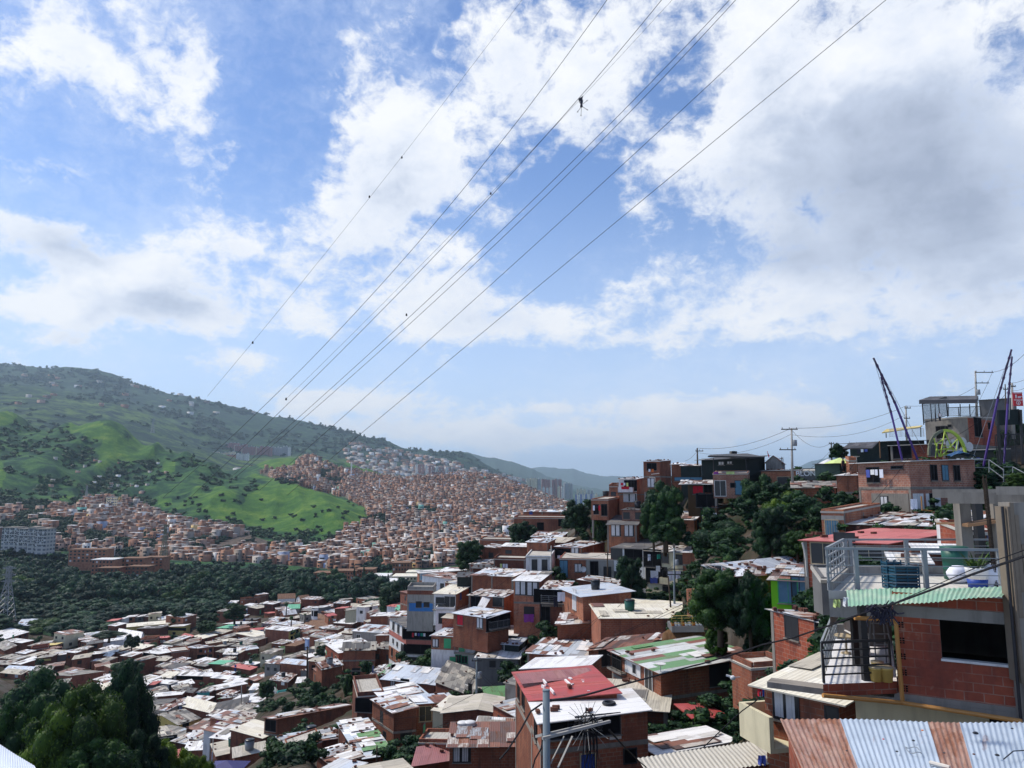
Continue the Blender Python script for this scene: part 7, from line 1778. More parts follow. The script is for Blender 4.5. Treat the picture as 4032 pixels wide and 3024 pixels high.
def far_town():
 r = random.Random(77)
 Vv, Ff, Mm = [], [], []
 def box(c, w, dpt, h, a_, mi, z0=0.0):
  ca, sa = math.cos(a_), math.sin(a_); i = len(Vv)
  for z in (c[2] + z0, c[2] + z0 + h):
   for sx, sy in ((-1, -1), (1, -1), (1, 1), (-1, 1)):
    x, y = sx * w / 2, sy * dpt / 2; Vv.append((c[0] + x * ca - y * sa, c[1] + x * sa + y * ca, z))
  for f in ((0, 1, 5, 4), (1, 2, 6, 5), (2, 3, 7, 6), (3, 0, 4, 7), (4, 5, 6, 7)): Ff.append([i + k for k in f]); Mm.append(mi)
 cells = {}
 for (x, y) in FARGAP: cells[(int(x / 8), int(y / 8))] = 1
 n = 0
 Y = 575.0
 streets = [(660, 9), (1035, 9), (1420, 7), (1520, 7), (1668, 6), (1800, 6), (350, 6)]
 while Y < 1930:
  stp = 7.4 + Y * .001
  u = -60.0
  while u < 2260:
   uu = u; yy = Y + r.uniform(-1.2, 1.2) + 9 * math.sin(u / 90)
   w = r.uniform(3.6, 7.4); u += (w + r.choice([0, 0, .2, .4, 3.5])) / yy * KU
   x = (uu - 2016) / KU * yy
   if yy > 560 and yy < 2000 and float(_look(builtm, x, yy)) < .5: continue
   if any(abs(uu + (yy - 900) * .12 - s_[0]) < s_[1] * 700 / yy for s_ in streets): continue
   if cells.get((int(x / 8), int(yy / 8))): continue
   g = ground(x, yy); px, py = proj((x, yy, g + 4))
   if py > 2235 or px < -40 or px > 2260: continue
   if inpoly(px, py, BELT): continue
   sparse = (vnoise(np.array([x / 70.]), np.array([yy / 90.]))[0]); 
   top = inpoly(px, py, [(960,1780),(1240,1780),(1400,1850),(1350,1905),(1180,1900),(1000,1870)])
   if top and r.random() < .62: continue
   if sparse < (.16 if px > 330 else .42): continue
   h = r.choice([3.5, 5.5, 5.5, 7.5, 8, 10]); a_ = r.uniform(-.07, .07) + 1.2 * (vnoise(np.array([x / 130.]), np.array([yy / 170.]))[0] - .5)
   mi = r.choice([0, 0, 1, 1, 2, 2, 3, 0, 1, 7, 6]) if r.random() > .10 else r.choice([4, 5, 6, 4])
   if r.random() < .02: mi = r.choice([8, 9, 10])
   dpt = r.uniform(6, 9)
   box((x, yy, g - 3), w, dpt, h + 3, a_, mi)
   t_ = r.random()
   if t_ < .45:
    rm = r.choice([4, 4, 11, 11, 12, 5, 2]); box((x, yy, g), w + .3, dpt + .3, .3, a_, rm, h + .02)
   elif t_ < .85:
    box((x + r.uniform(-1.5, 1.5), yy + r.uniform(-1, 2), g), w * .5, dpt * .5, 2.3, a_, r.choice([0, 1, 3]), h - .01)
    box((x + r.uniform(-1.5, 1.5), yy + r.uniform(-1, 2), g), w * .6, dpt * .6, .3, a_, r.choice([4, 11, 12]), h + 2.3)
   fl = int(h / 2.6)
   ca, sa = math.cos(a_), math.sin(a_)
   for f in range(fl):
    if r.random() < .35:      # dark strip painted for the shade of a long balcony
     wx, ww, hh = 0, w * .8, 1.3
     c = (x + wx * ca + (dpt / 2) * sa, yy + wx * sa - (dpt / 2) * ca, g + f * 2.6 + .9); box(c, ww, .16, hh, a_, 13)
     continue
    for k in range(r.choice([1, 2, 2, 3])):
     wx = r.uniform(-w / 2 + .8, w / 2 - .8)
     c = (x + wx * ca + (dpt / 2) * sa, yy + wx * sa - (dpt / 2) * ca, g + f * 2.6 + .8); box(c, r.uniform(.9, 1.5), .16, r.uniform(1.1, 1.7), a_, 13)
   n += 1
  Y += stp
 for (x0, x1, y0, y1, cnt) in ((1360, 1900, 1740, 1880, 520), (1800, 2100, 1850, 1925, 240), (430, 620, 1650, 1700, 0), (0, 1300, 1480, 1640, 46), (1000, 1700, 1840, 1890, 160), (930, 1000, 1850, 1880, 20), (200, 700, 1800, 1950, 26)):
  for k in range(cnt):
   px, py = r.uniform(x0, x1), r.uniform(y0, y1)
   g = hit(px, py, y0=(2150 if x0 != 200 else 700))
   if g is None or g.y > 5500: continue
   if px > 1350 and py < np.interp(px, [1350, 1700, 1900, 2100], [1735, 1800, 1850, 1900]): continue
   s_ = 1 + g.y / 4000
   if x0 == 200: s_ = .42
   box((g.x, g.y, g.z - 4), r.uniform(8, 16) * s_, r.uniform(8, 12) * s_, r.uniform(4, 7) * s_ + 4, r.uniform(-.4, .4), r.choice([0, 3, 4, 5, 11, 1, 2]))
   box((g.x, g.y, g.z - 4), r.uniform(8, 14) * s_, r.uniform(8, 12) * s_, .5, 0, r.choice([4, 11]), r.uniform(4, 7) * s_ + 4.1)
 mats = []
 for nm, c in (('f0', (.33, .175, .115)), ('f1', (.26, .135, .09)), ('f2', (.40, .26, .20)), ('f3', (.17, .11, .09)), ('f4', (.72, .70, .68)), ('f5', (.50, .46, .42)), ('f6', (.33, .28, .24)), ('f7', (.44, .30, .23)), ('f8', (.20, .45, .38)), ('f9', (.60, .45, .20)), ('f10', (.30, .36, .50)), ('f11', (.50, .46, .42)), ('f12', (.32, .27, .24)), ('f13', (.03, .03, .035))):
  m, t = newmat(nm); tc = t.n('ShaderNodeTexCoord').outputs['Object']; g_ = t.n('ShaderNodeNewGeometry').outputs['Random Per Island']
  nz = t.noise(tc, .35, 4, .6)
  t.out(mulc(t, t.mix(0.0, c, c), t.math('ADD', t.math('MULTIPLY', nz, .5), t.math('MULTIPLY_ADD', g_, .4, .55))), .85, .2); mats.append(m)
 me = np_mesh('far_town_houses', np.array(Vv), np.array(Ff), mats, False, np.array(Mm))
 tag(obj('far_town_houses', me), 'thousands of small brick houses crowding the far slopes', 'houses', 'brick town on the far slopes', 'stuff')
 print('far houses', n)
far_town()
sheet('ground', 3, 475, -1000, 5000, 1, MATS['land_near'])
sheet('valley_slope', 475, 2150, -1000, 5000, 1, MATS['land_mid'])
sheet('mountain', 2150, 14000, -1000, 2400, 1, MATS['land_far'])
def ridge(name, pts, Y, depth, mat, base=-60):
 """a far range: crest given by picture points at a distance, sloping down to both sides"""
 xs = [p[0] for p in pts]; ys = [p[1] for p in pts]
 U = np.linspace(xs[0], xs[-1], 260); V_ = []
 n = 16
 for u in U:
  y = np.interp(u, xs, ys); p = at(u, y, Y)
  for k in range(n):
   t_ = k / (n - 1); yy = Y - depth * (1 - t_) if k < n - 1 else Y + depth
   f = (t_ ** .8) if k < n - 1 else 0
   nz = (fbm(np.array([p.x / (Y * .05) + 3]), np.array([yy / (Y * .035) + Y]), 5, True)[0] - .65) * p.z * .35 * (1 - t_ * .75) * (f > 0)
   V_.append((p.x * (yy / Y), yy, base + (p.z - base) * f + nz + (fbm(np.array([u / 14.]), np.array([Y]), 3)[0] - .5) * Y * .0016 * f))
 m = len(U); q = (np.arange(m - 1)[:, None] * n + np.arange(n - 1)[None, :]).ravel()
 me = np_mesh(name, np.array(V_), np.stack([q, q + n, q + n + 1, q + 1], -1), mat); tag(obj(name, me), kind='structure')
flat('far_blue', (.045, .075, .06), .95, .05, .35)
ridge('far_mountain', [(1500,1850),(1700,1800),(1800,1775),(1839,1772),(1896,1792),(1974,1804),(2031,1816),(2089,1837),(2150,1870),(2260,1905),(2400,1932)], 8500, 2200, MATS['far_blue'])
ridge('farthest_mountain', [(1600,1900),(1900,1880),(2050,1850),(2137,1833),(2210,1843),(2258,1841),(2306,1859),(2379,1873),(2475,1873),(2600,1880),(2900,1890),(3050,1880),(3182,1816),(3270,1791),(3340,1800),(3500,1850),(3700,1900)], 13500, 3000, MATS['far_blue'])
m_ = MB(); m_.face([V3(-26000, 2000, -75), V3(26000, 2000, -75), V3(26000, 27000, -75), V3(-26000, 27000, -75)]); tag(m_.build('plain', MATS['far_blue']), kind='structure')
def tmat(name, c, win=(.10, .11, .13), fl=3.0, bay=4.2):
 m, t = newmat(name); uv = t.n('ShaderNodeUVMap').outputs[0]; b = t.n('ShaderNodeTexBrick'); b.offset = 0
 t.l(uv, b.inputs['Vector']); b.inputs['Scale'].default_value = 1; b.inputs['Brick Width'].default_value = bay; b.inputs['Row Height'].default_value = fl; b.inputs['Mortar Size'].default_value = .75
 b.inputs['Mortar'].default_value = (*c, 1); b.inputs['Color1'].default_value = (*win, 1); b.inputs['Color2'].default_value = (win[0] * 2, win[1] * 2, win[2] * 2, 1)
 t.out(b.outputs[0], .8, .2); return m
for nm, c in (('tw_r', (.42, .17, .13)), ('tw_g', (.42, .42, .42)), ('tw_w', (.85, .82, .76)), ('tw_c', (.85, .74, .50)), ('tw_b', (.12, .42, .52)), ('tw_o', (.56, .24, .12)), ('tw_br', (.40, .15, .085)), ('tw_bl', (.18, .24, .50))): tmat(nm, c)
tw_label = {'tw_r': 'dull red', 'tw_g': 'grey', 'tw_w': 'white', 'tw_c': 'cream', 'tw_b': 'turquoise', 'tw_o': 'orange', 'tw_bl': 'blue'}
def tower(px, yt, yb, wpx, Y, mt, place, core=None, loc_lab=None):
 p = at(px, yb, Y); h = (yb - yt) / F * Y; w = wpx / F * Y
 p.z -= 14; h += 14
 lab = f"{tw_label[mt]} apartment tower block in {place}"
 r = root('tower_block', p, lab, 'tower block', 'tower blocks ' + place)
 m_ = MB(); a_ = R_.uniform(-.25, .25); m_.box(p, w, w * .9, h, a_); m_.build('body', MATS[mt], r)
 m_ = MB(); m_.box(p + V3(0, 0, h + .01), w * .4, w * .35, 4, a_); m_.build('lift_head', MATS['tw_g' if mt != 'tw_g' else 'tw_w'], r)
 if core:
  m_ = MB(); m_.box(p + V3(-w * .5 - 1, -w * .1, 0), 3.5, w * .5, h * 1.03, a_); m_.build('stair_shaft', MATS[core], r)
g1 = 'the estate under the mountain'
rt = random.Random(3)
for x0, n, yt, yb, w, mt, Y in ((735,5,1742,1790,11,'tw_b',3400),(785,4,1745,1790,11,'tw_b',3400),(755,7,1752,1800,13,'tw_g',3250),(893,4,1745,1782,13,'tw_r',3200),(930,4,1752,1788,11,'tw_r',3150),(958,6,1760,1800,9,'tw_r',3100),(1015,5,1760,1806,11,'tw_r',3000),(1060,8,1762,1800,10,'tw_g',3050),(1100,4,1768,1798,10,'tw_g',3150),(790,3,1782,1800,16,'tw_o',2900),(840,6,1783,1806,14,'tw_c',2800),(900,4,1790,1810,12,'tw_o',2750),(935,5,1788,1812,9,'tw_w',2700)):
 for k in range(n): tower(x0 + k * w * 1.12, yt + rt.uniform(-4, 4), yb + 4, w, Y, mt if rt.random() < .8 else rt.choice(['tw_g', 'tw_w']), g1, 'tw_c' if k == 0 and mt == 'tw_r' else None)
g2 = 'the cluster on the valley floor beyond the brick hill'
for x, yt, yb, w, mt, Y in ((2080,1885,1932,12,'tw_c',2900),(2094,1885,1934,12,'tw_c',2900),(2108,1885,1936,13,'tw_c',2900),(2122,1887,1938,10,'tw_g',2900),(2138,1888,1938,11,'tw_r',3100),(2150,1889,1938,11,'tw_r',3100),(2162,1890,1938,10,'tw_r',3100),(2178,1890,1944,10,'tw_r',3100),(2190,1888,1946,11,'tw_r',3100),(2205,1889,1946,12,'tw_r',3100),(2226,1905,1950,10,'tw_g',3000),(2238,1904,1952,10,'tw_g',3000),(2250,1905,1954,9,'tw_g',3000),
 (2140,1920,1948,9,'tw_w',2600),(2155,1922,1950,9,'tw_w',2600),(2170,1920,1953,9,'tw_w',2600),(2200,1916,1955,9,'tw_c',2600),(2215,1918,1958,9,'tw_w',2600),
 (2268,1948,1970,7,'tw_bl',2500),(2278,1948,1972,7,'tw_w',2500),(2288,1947,1973,7,'tw_bl',2500),(2298,1948,1974,7,'tw_w',2500),(2308,1947,1975,7,'tw_bl',2500),(2318,1947,1975,7,'tw_w',2500),(2328,1946,1975,7,'tw_bl',2500),(2338,1947,1974,7,'tw_w',2500),(2350,1945,1970,7,'tw_c',2500),
 (2275,1928,1950,9,'tw_c',2900),(2288,1926,1950,9,'tw_c',2900),(2302,1928,1950,9,'tw_c',2900),(2318,1930,1950,9,'tw_g',2900),(2332,1932,1950,8,'tw_g',2900),(2010,1898,1925,8,'tw_g',3000),(2022,1896,1926,8,'tw_g',3000),(2045,1905,1926,8,'tw_g',3000),(2058,1905,1926,8,'tw_r',3000)):
 tower(x, yt, yb, w, Y, mt, g2)
g3 = 'the row behind the brick hill'
for x, yt, yb, w, mt, Y in ((1705,1858,1895,11,'tw_r',2300),(1718,1860,1895,11,'tw_r',2300),(1731,1860,1895,11,'tw_r',2300),(1744,1861,1895,11,'tw_r',2300)) + tuple((1640 + k * 13, 1828 + k * 1.6, 1850 + k * 2, 8, 'tw_r' if k % 3 else 'tw_w', 3200) for k in range(12)) + tuple((1765 + k * 11, 1857 + k, 1874 + k, 7, 'tw_w', 3000) for k in range(6)):
 tower(x, yt, yb, w, Y, mt, g3)
def slab(name, x0, x1, yt, yb, Y, dep, wall, label, floors, bays, roof=None, cat='apartment building', th=0.0):
 a = at(x0, yb, Y); b_ = at(x1, yb, Y); zt = at((x0 + x1) / 2, yt, Y).z; h = zt - a.z; a.z = b_.z = (a.z + b_.z) / 2
 r = root(name, a, label, cat, 'apartment buildings by the wood')
 d0 = (b_ - a); d0 = V3(d0.x, d0.x * math.tan(th), 0); n_ = V3(-d0.y, d0.x, 0).normalized() * dep; L = d0.length; e = d0 / L; nr_ = -n_.normalized()
 m_ = MB(); m_.obox(a - V3(0, 0, 6), d0, n_, V3(0, 0, h + 6)); m_.build('wall', MATS[wall], r)
 m_ = MB(); m_.obox(a - e * .5 - n_.normalized() * .5 + V3(0, 0, h + .01), d0 + e, n_ + n_.normalized(), V3(0, 0, .4)); m_.build('roof', MATS[roof or 'tl'], r)
 for f in range(floors):
  z = h * (f + .25) / floors; hh = h / floors * .5
  for k in range(bays):
   u = L * (k + .5) / bays; w_ = L / bays * .5
   m_ = MB(); m_.obox(a + e * (u - w_ / 2) + nr_ * .03 + V3(0, 0, z), e * w_, nr_ * -.2, V3(0, 0, hh)); m_.build('window', MATS['dark' if (k * 3 + f) % 7 else 'curtain'], r)
 return r
slab('apartment_building', 355, 440, 2205, 2285, 535, 14, 'b1', 'six-floor red brick apartment block at the left end of the complex', 5, 6, 'wh')
slab('apartment_building', 470, 560, 2200, 2280, 548, 12, 'b1', 'six-floor red brick apartment block in the middle of the complex', 5, 5)
slab('apartment_building', 380, 462, 2238, 2292, 515, 10, 'b2', 'lower front wing of the brick apartment complex at left', 4, 5)
slab('apartment_building', 498, 580, 2232, 2286, 518, 10, 'b2', 'lower front wing of the brick apartment complex at right', 4, 5)
slab('apartment_building', 268, 415, 2165, 2215, 590, 12, 'b1', 'long brick apartment block behind the complex, with a dark wall below its roof', 4, 9)
slab('apartment_building', 560, 640, 2196, 2232, 575, 12, 'b1', 'brick apartment block at the right end of the complex', 3, 5)
for k, (x0, x1) in enumerate(((4,62),(64,104),(106,134),(136,178))): slab('apartment_building', x0, x1, 2078 + (k % 2) * 5, 2140 + k * 4, 640 - k * 8, 13, 'tw_g', ('leftmost', 'second from left', 'third from left', 'rightmost')[k] + ' pale grey slab block above the wood at far left', 7, 4 + (x1 - x0) // 22, 'conc')
slab('apartment_building', 1235, 1300, 2258, 2285, 470, 12, 'b1', 'low orange brick apartments with blue end wall beyond the wood, left part', 2, 7)
slab('apartment_building', 1302, 1400, 2250, 2282, 465, 12, 'b1', 'low orange brick apartments beyond the wood, middle part', 2, 9)
slab('apartment_building', 1402, 1470, 2244, 2270, 470, 12, 'b1', 'low orange brick apartments beyond the wood, right part', 2, 6)
slab('white_building', 1462, 1528, 2270, 2296, 440, 14, 'w', 'white building with pale green-white roof beyond the wood', 1, 4, 'wh', 'building')
slab('white_building', 1500, 1580, 2292, 2335, 400, 14, 'w', 'white three-floor building half hidden by the conical tree', 3, 7, 'wh', 'building')
slab('cream_building', 1545, 1640, 2272, 2300, 420, 14, 'c', 'cream building beyond the wood, wider one', 2, 7, 'wc', 'building')
slab('cream_building', 1600, 1640, 2255, 2285, 440, 12, 'c', 'cream building beyond the wood, narrower one', 3, 3, 'wc', 'building')
slab('white_building', 1380, 1460, 2300, 2330, 410, 12, 'w', 'white building glimpsed between the trees left of the conical trees', 2, 6, 'wh', 'building')
slab('brick_building', 1545, 1612, 2218, 2250, 520, 14, 'b1', 'brick block at the far edge of the wood right of the dark trees', 2, 6)
slab('station_building', 1617, 1662, 1972, 2000, 1180, 18, 'tw_w', 'white cable car station on stilts in the far town', 2, 5, 'wh', 'station')
slab('church', 1368, 1400, 1845, 1852, 1650, 12, 'tw_o', 'small orange-roofed building on the brick hill below the pylon', 1, 4, 'tl', 'building')
slab('apartment_building', 985, 1010, 1832, 1852, 2100, 20, 'tw_r', 'red apartment block on the saddle left of the brick hill', 6, 3, 'conc')
slab('tall_house', 418, 446, 1958, 1985, 900, 9, 'tw_c', 'tall white-topped house at the peak of the left brick slope', 4, 3, 'wh', 'house')
def pylon(x, yb, yt, Y, label, wb=.22, arms=3, mt='steel', th=.16):
 p = at(x, yb, Y); h = (yb - yt) / F * Y; r = root('pylon', p, label, 'pylon', 'electricity pylons'); m_ = MB(); w0 = h * wb / 2; w1 = h * .03
 def c(k, t_): s_ = (-1, 1, 1, -1)[k], (-1, -1, 1, 1)[k]; w = w0 + (w1 - w0) * min(1, t_ / .75); return p + V3(s_[0] * w, s_[1] * w, h * t_)
 n = 9
 for k in range(4):
  m_.bar(c(k, 0), c(k, .75), th); m_.bar(c(k, .75), c(k, 1), th)
  for j in range(n):
   t0, t1 = j / n, (j + 1) / n; m_.bar(c(k, t0), c((k + 1) % 4, t1), th * .6); m_.bar(c((k + 1) % 4, t0), c(k, t1), th * .6)
 m_.build('lattice', MATS[mt], r)
 for j in range(arms):
  z = h * (.72 + .12 * j); m_ = MB(); L = h * .13
  for s_ in (-1, 1): m_.bar(p + V3(0, 0, z), p + V3(s_ * L, 0, z + h * .012), th); m_.bar(p + V3(0, 0, z + h * .05), p + V3(s_ * L, 0, z + h * .012), th * .7)
  m_.build('cross_arm', MATS[mt], r)
pylon(18, 2450, 2243, 330, 'large grey lattice pylon at the left edge beside the wood', .26, 3, 'steel', .22)
PYL = at(645, 2190, 640)
pylon(645, 2190, 2070, 640, 'thin lattice pylon rising from the left brick slope', .18, 3, 'arcg', .3)
pylon(1383, 1865, 1822, 1600, 'white cable car pylon on top of the brick hill', .1, 2, 'white', .5)
pylon(1494, 1922, 1884, 1400, 'pale cable car pylon half way down the brick hill', .08, 1, 'white', .6)
pylon(600, 1705, 1648, 2600, 'faint pylon on the slope behind the green hill', .2, 3, 'steel', .5)
pylon(340, 1955, 1912, 1000, 'small pylon above the left brick slope', .2, 2, 'steel', .25)
def pole(Z, x, yb, yt, Y, r0, label, mt='poleconc', arms=(), box=None, lean=0):
 p = P(Z, x, yb, Y); t_ = P(Z, x + lean, yt, Y); r = root('utility_pole', p, label, 'utility pole', 'utility poles')
 m_ = MB(); m_.tube([p - V3(0, 0, 2.5), t_], [r0, r0 * .62], 9); m_.build('pole', MATS[mt], r, True)
 h = t_.z - p.z
 for (f, L, off) in arms:
  q = p + (t_ - p) * f; m_ = MB(); m_.bar(q + V3(off - L / 2, -.12, 0), q + V3(off + L / 2, -.12, 0), .11)
  for k in range(3):
   c = q + V3(off - L / 2 + L * (k + .15) / 2.3, -.12, .055); m_.lathe(c, [(.05, 0), (.03, .06), (.06, .08), (.03, .12), (.05, .14), (.01, .2)], 7)
  m_.build('cross_arm', MATS['frame_b'], r)
 if box:
  q = p + (t_ - p) * box; m_ = MB(); m_.lathe(q + V3(.35, -.1, -.35), [(.24, 0), (.27, .05), (.27, .65), (.2, .72), (.08, .74)], 12); m_.bar(q + V3(.1, -.05, 0), q + V3(.3, -.1, 0), .06); m_.build('transformer', MATS['steel'], r, True)
 return t_
Q1 = pole('13', 250, 602, 270, 92, .17, 'utility pole with transformer beside the lime parasol, on the skyline', arms=((.97, 2.0, -.3), (.45, 2.0, -.5)), box=.62)
Q2 = pole('13', 1215, 360, 82, 112, .17, 'utility pole behind the purple bungee legs on the left', arms=((.93, .9, .2), (.62, .9, .1)))
Q3 = pole('15', 1460, 640, 265, 106, .18, 'concrete pole with two black cross-arms above the canopied terrace', arms=((.94, 2.6, 1.2), (.57, 1.9, .9)), box=.25)
Q4 = pole('14', 955, 175, 12, 118, .16, 'short pole with a coil of wire on the left part of the skyline', mt='polewood', arms=((.8, 1.2, .3),))
Q5 = pole('13', 585, 510, 390, 108, .13, 'thin pole in front of the skyline tree', mt='polewood', arms=((.9, .7, 0),))
Q6 = pole('15', 1938, 900, 425, 97, .2, 'grey pole carrying the red pennant sign, top right', arms=((.9, .6, .1),))
Q7 = pole('15', 1850, 900, 440, 99, .1, 'thin dark pole between the right-hand purple legs', mt='polewood', arms=((.85, .6, 0),))
Q8 = pole('8', 1772, 1490, 950, 98, .16, 'pole with transformers in front of the cream apartment house', mt='polegrey', arms=((.68, 2.6, 0), (.6, 2.2, .1)), box=.78)
Q9 = pole('8', 1758, 1500, 1180, 96, .13, 'shorter wooden pole left of the transformer pole', mt='polewood', lean=-34)
Q10 = pole('8', 1228, 1250, 985, 112, .13, 'dark pole beside the white house with broad grey roof', mt='polewood', arms=((.93, .9, .1),))
Q11 = pole('8', 768, 1210, 930, 118, .12, 'thin pole at the corner of the slim-windowed white house', mt='poleconc')
Q12 = pole('4', 1575, 1160, 870, 92, .17, 'pole with fanned-out cables in front of the green roof', mt='polegrey', arms=((.9, 1.2, 0),), box=.55)
Q13 = pole('4', 378, 1010, 800, 168, .22, 'dark wooden pole among the valley roofs', mt='polewood', arms=((.97, 1.8, 0),))
Q14 = pole('4', 870, 1600, 1500, 74, .1, 'short dark pole behind the green-patched sheet roof', mt='polewood')
Q15 = pole('10', 1215, 1370, 1225, 192, .14, 'light pole in front of the gull-wing roof', mt='poleconc')
Q16 = pole('12', 1612, 545, 450, 190, .12, 'lamp pole with a globe between the blank walls', mt='poleconc')
Q17 = pole('5', 1632, 470, 310, 440, .22, 'pale pole standing in the dark wood', mt='poleconc', arms=((.9, 2, 0),))
Q18 = pole('11', 1500, 1260, 925, 92, .07, 'slim pale pole of the terrace fence at the bottom left', mt='poleconc')
pb, ptp = P('16', 395, 2400, 12.2), P('16', 405, 272, 12.2); pb.x = ptp.x
np_ = root('utility_pole', V3(ptp.x, ptp.y, pb.z), 'nearest utility pole, thick grey steel with a long sloping arm', 'utility pole', 'utility poles')
m_ = MB(); m_.tube([V3(ptp.x, ptp.y, pb.z - 3), ptp], [.062, .055], 14); m_.lathe(ptp, [(.058, -.01), (.058, .008), (.03, .012)], 14); m_.build('pole', MATS['polegrey'], np_, True)
def Pn(x, y, Y): return P('16', x, y, Y)
m_ = MB(); m_.bar(Pn(345, 1035, 12.0), Pn(1415, 765, 12.9), .035, .04); m_.bar(Pn(455, 955, 12.2), Pn(1290, 760, 13.1), .03, .03); m_.bar(Pn(250, 1005, 12.6), Pn(355, 975, 12.4), .04); m_.build('cross_arm', MATS['poleconc'], np_)
m_ = MB(); m_.bar(Pn(690, 1000, 12.3), Pn(470, 1440, 12.2), .025, .012); m_.bar(Pn(820, 1000, 12.7), Pn(590, 1500, 12.4), .03, .012); m_.build('brace', MATS['poleconc'], np_)
sp_ = root('spike_burst', Pn(1050, 830, 12.9), 'burst of thin metal spikes fixed on the arm of the nearest pole', 'spikes')
for i, (x, y) in enumerate(((755,622),(775,530),(852,478),(945,498),(1018,492),(1085,440),(1182,447),(1270,528),(1345,668),(1390,1045),(1350,1160),(1145,1125),(1090,1230),(1008,1268),(905,1230),(825,1145))):
 m_ = MB(); m_.tube([Pn(1045 + (x - 1045) * .12, 800 + (y - 800) * .1, 12.9), Pn(x, y, 12.6 + .4 * ((i * 7) % 3))], .004, 5); m_.build('spike', MATS['poleconc'], sp_)
m_ = MB(); r = random.Random(5); c0 = Pn(1060, 800, 12.9)
for k in range(26):
 v = Vector((r.gauss(0, 1), r.gauss(0, 1), r.gauss(0, 1))).normalized() * r.uniform(.1, .26); w_ = Vector((r.gauss(0, 1), r.gauss(0, 1), r.gauss(0, 1))).normalized() * r.uniform(.1, .24); m_.tube([c0 + v, c0 + (v + w_) * .7, c0 + w_], .009, 4)
for k in range(14): x = Pn(1000 + k * 16, 920, 12.9); m_.tube([x, x + V3(r.uniform(-.03, .03), 0, -.25), x + V3(r.uniform(-.06, .06), 0, -r.uniform(.35, .95))], .007, 4)
m_.build('wire_tangle', MATS['cable'], sp_)
def cable(pts, rr, label, group='overhead cables', mt='cable', name='power_cable', n=14):
 m_ = MB(); m_.tube(pts, rr, 5); return tag(m_.build(name, MATS[mt]), label, 'cable', group)
def sky_cable(pix, YA, YB, r0, r1, label):
 """pix: picture points from the near end to the far end, on a line running from distance YA to YB"""
 px = [(a_[0] * 1.8228, a_[1] * 1.8228) for a_ in pix]
 L = [0]
 for i in range(1, len(px)): L.append(L[-1] + math.dist(px[i - 1], px[i]))
 pts = []; rr = []
 for k in range(41):
  s_ = k / 40; d0 = s_ * L[-1]; x = np.interp(d0, L, [p[0] for p in px]); y = np.interp(d0, L, [p[1] for p in px])
  Y = 1 / ((1 - s_) / YA + s_ / YB); pts.append(at(x, y, Y)); rr.append(max(.012, (r0 + (r1 - r0) * s_) * Y))
 cable(pts, rr, label, 'long power lines crossing the sky')
def bez(p0, pm, p1, n=14):
 """smooth line through three picture points"""
 c = (2 * pm[0] - (p0[0] + p1[0]) / 2, 2 * pm[1] - (p0[1] + p1[1]) / 2)
 return [((1 - t_) ** 2 * p0[0] + 2 * t_ * (1 - t_) * c[0] + t_ * t_ * p1[0], (1 - t_) ** 2 * p0[1] + 2 * t_ * (1 - t_) * c[1] + t_ * t_ * p1[1]) for t_ in np.linspace(0, 1, n)]
E0 = .00038
sky_cable(bez((1180,-70), (800,425), (448,856)), 60, 620, E0 * .45, E0 * .45, 'faintest power line, leftmost of the long lines in the sky')
sky_cable(bez((1360,-70), (868,565), (352,1075)), 40, 600, E0 * 1.1, E0 * .7, 'second long power line from the left')
sky_cable(bez((1485,-70), (1010,478), (400,1085)), 38, 600, E0 * 1.2, E0 * .7, 'third long power line from the left, thick and dark')
sky_cable(bez((1520,-75), (1060,418), (618,862)), 60, 600, E0 * .5, E0 * .45, 'thin line with a tangled kite hanging from it')
sky_cable(bez((1640,-70), (1125,458), (500,1030)), 36, 560, E0 * 1.1, E0 * .7, 'left line of the close pair in the middle of the sky')
sky_cable(bez((1652,-70), (1135,466), (510,1030)), 36.5, 560, E0 * 1.1, E0 * .7, 'right line of the close pair in the middle of the sky')
sky_cable(bez((1800,-70), (1205,484), (560,1060)), 34, 520, E0 * 1.1, E0 * .7, 'second power line from the right in the sky')
sky_cable(bez((2005,-75), (1300,505), (620,1070)), 32, 480, E0 * 1.2, E0 * .75, 'rightmost long power line in the sky')
Yk = 92; k0 = at(1254 * 1.8228, 214 * 1.8228, Yk); kt = root('tangled_kite', k0, 'wreck of a kite hanging from the thin power line', 'kite')
m_ = MB(); s_ = Yk / F * .3617
def Pk(x, y): return P_k(x, y)
def P_k(x, y): return at(1900 + x * .36166, y * .36166, Yk)
m_.face([P_k(1040,1075), P_k(1070,1060), P_k(1098,1040), P_k(1085,1085), P_k(1055,1110)]); m_.face([P_k(1072,1080), P_k(1095,1085), P_k(1092,1125), P_k(1072,1150), P_k(1060,1120)])
m_.lathe(P_k(1076,1155), [(.12, -.15), (.2, 0), (.12, .2)], 7); m_.build('rag', MATS['cloth_k'], kt)
for (a_, b_) in (((1050,1105),(1078,1145)),((1078,1145),(1138,1095)),((1075,1160),(1035,1218)),((1076,1160),(1072,1258)),((1085,1160),(1140,1195))):
 m_ = MB(); m_.tube([P_k(*a_), P_k(*b_)], .03, 5); m_.lathe(P_k(*b_), [(.05, -.06), (.08, 0), (.05, .06)], 6); m_.build('spar', MATS['cable'], kt)
for x, y, lb in ((868,340,'larger dark clump on the faintest power line'),(798,425,'small clump on the faintest power line below the larger'),(546,740,'lowest clump on the faintest power line'),(1060,418,'small clump on the kite line'),(878,680,'marker clump on the close pair of lines'),(618,862,'low clump near the end of the kite line')):
 p = at(x * 1.8228, y * 1.8228, 140); m_ = MB(); m_.lathe(p, [(.08, -.25), (.19, -.1), (.13, .15), (.04, .28)], 7); tag(m_.build('line_clump', MATS['cable']), lb, 'clump', 'clumps caught on the power lines')
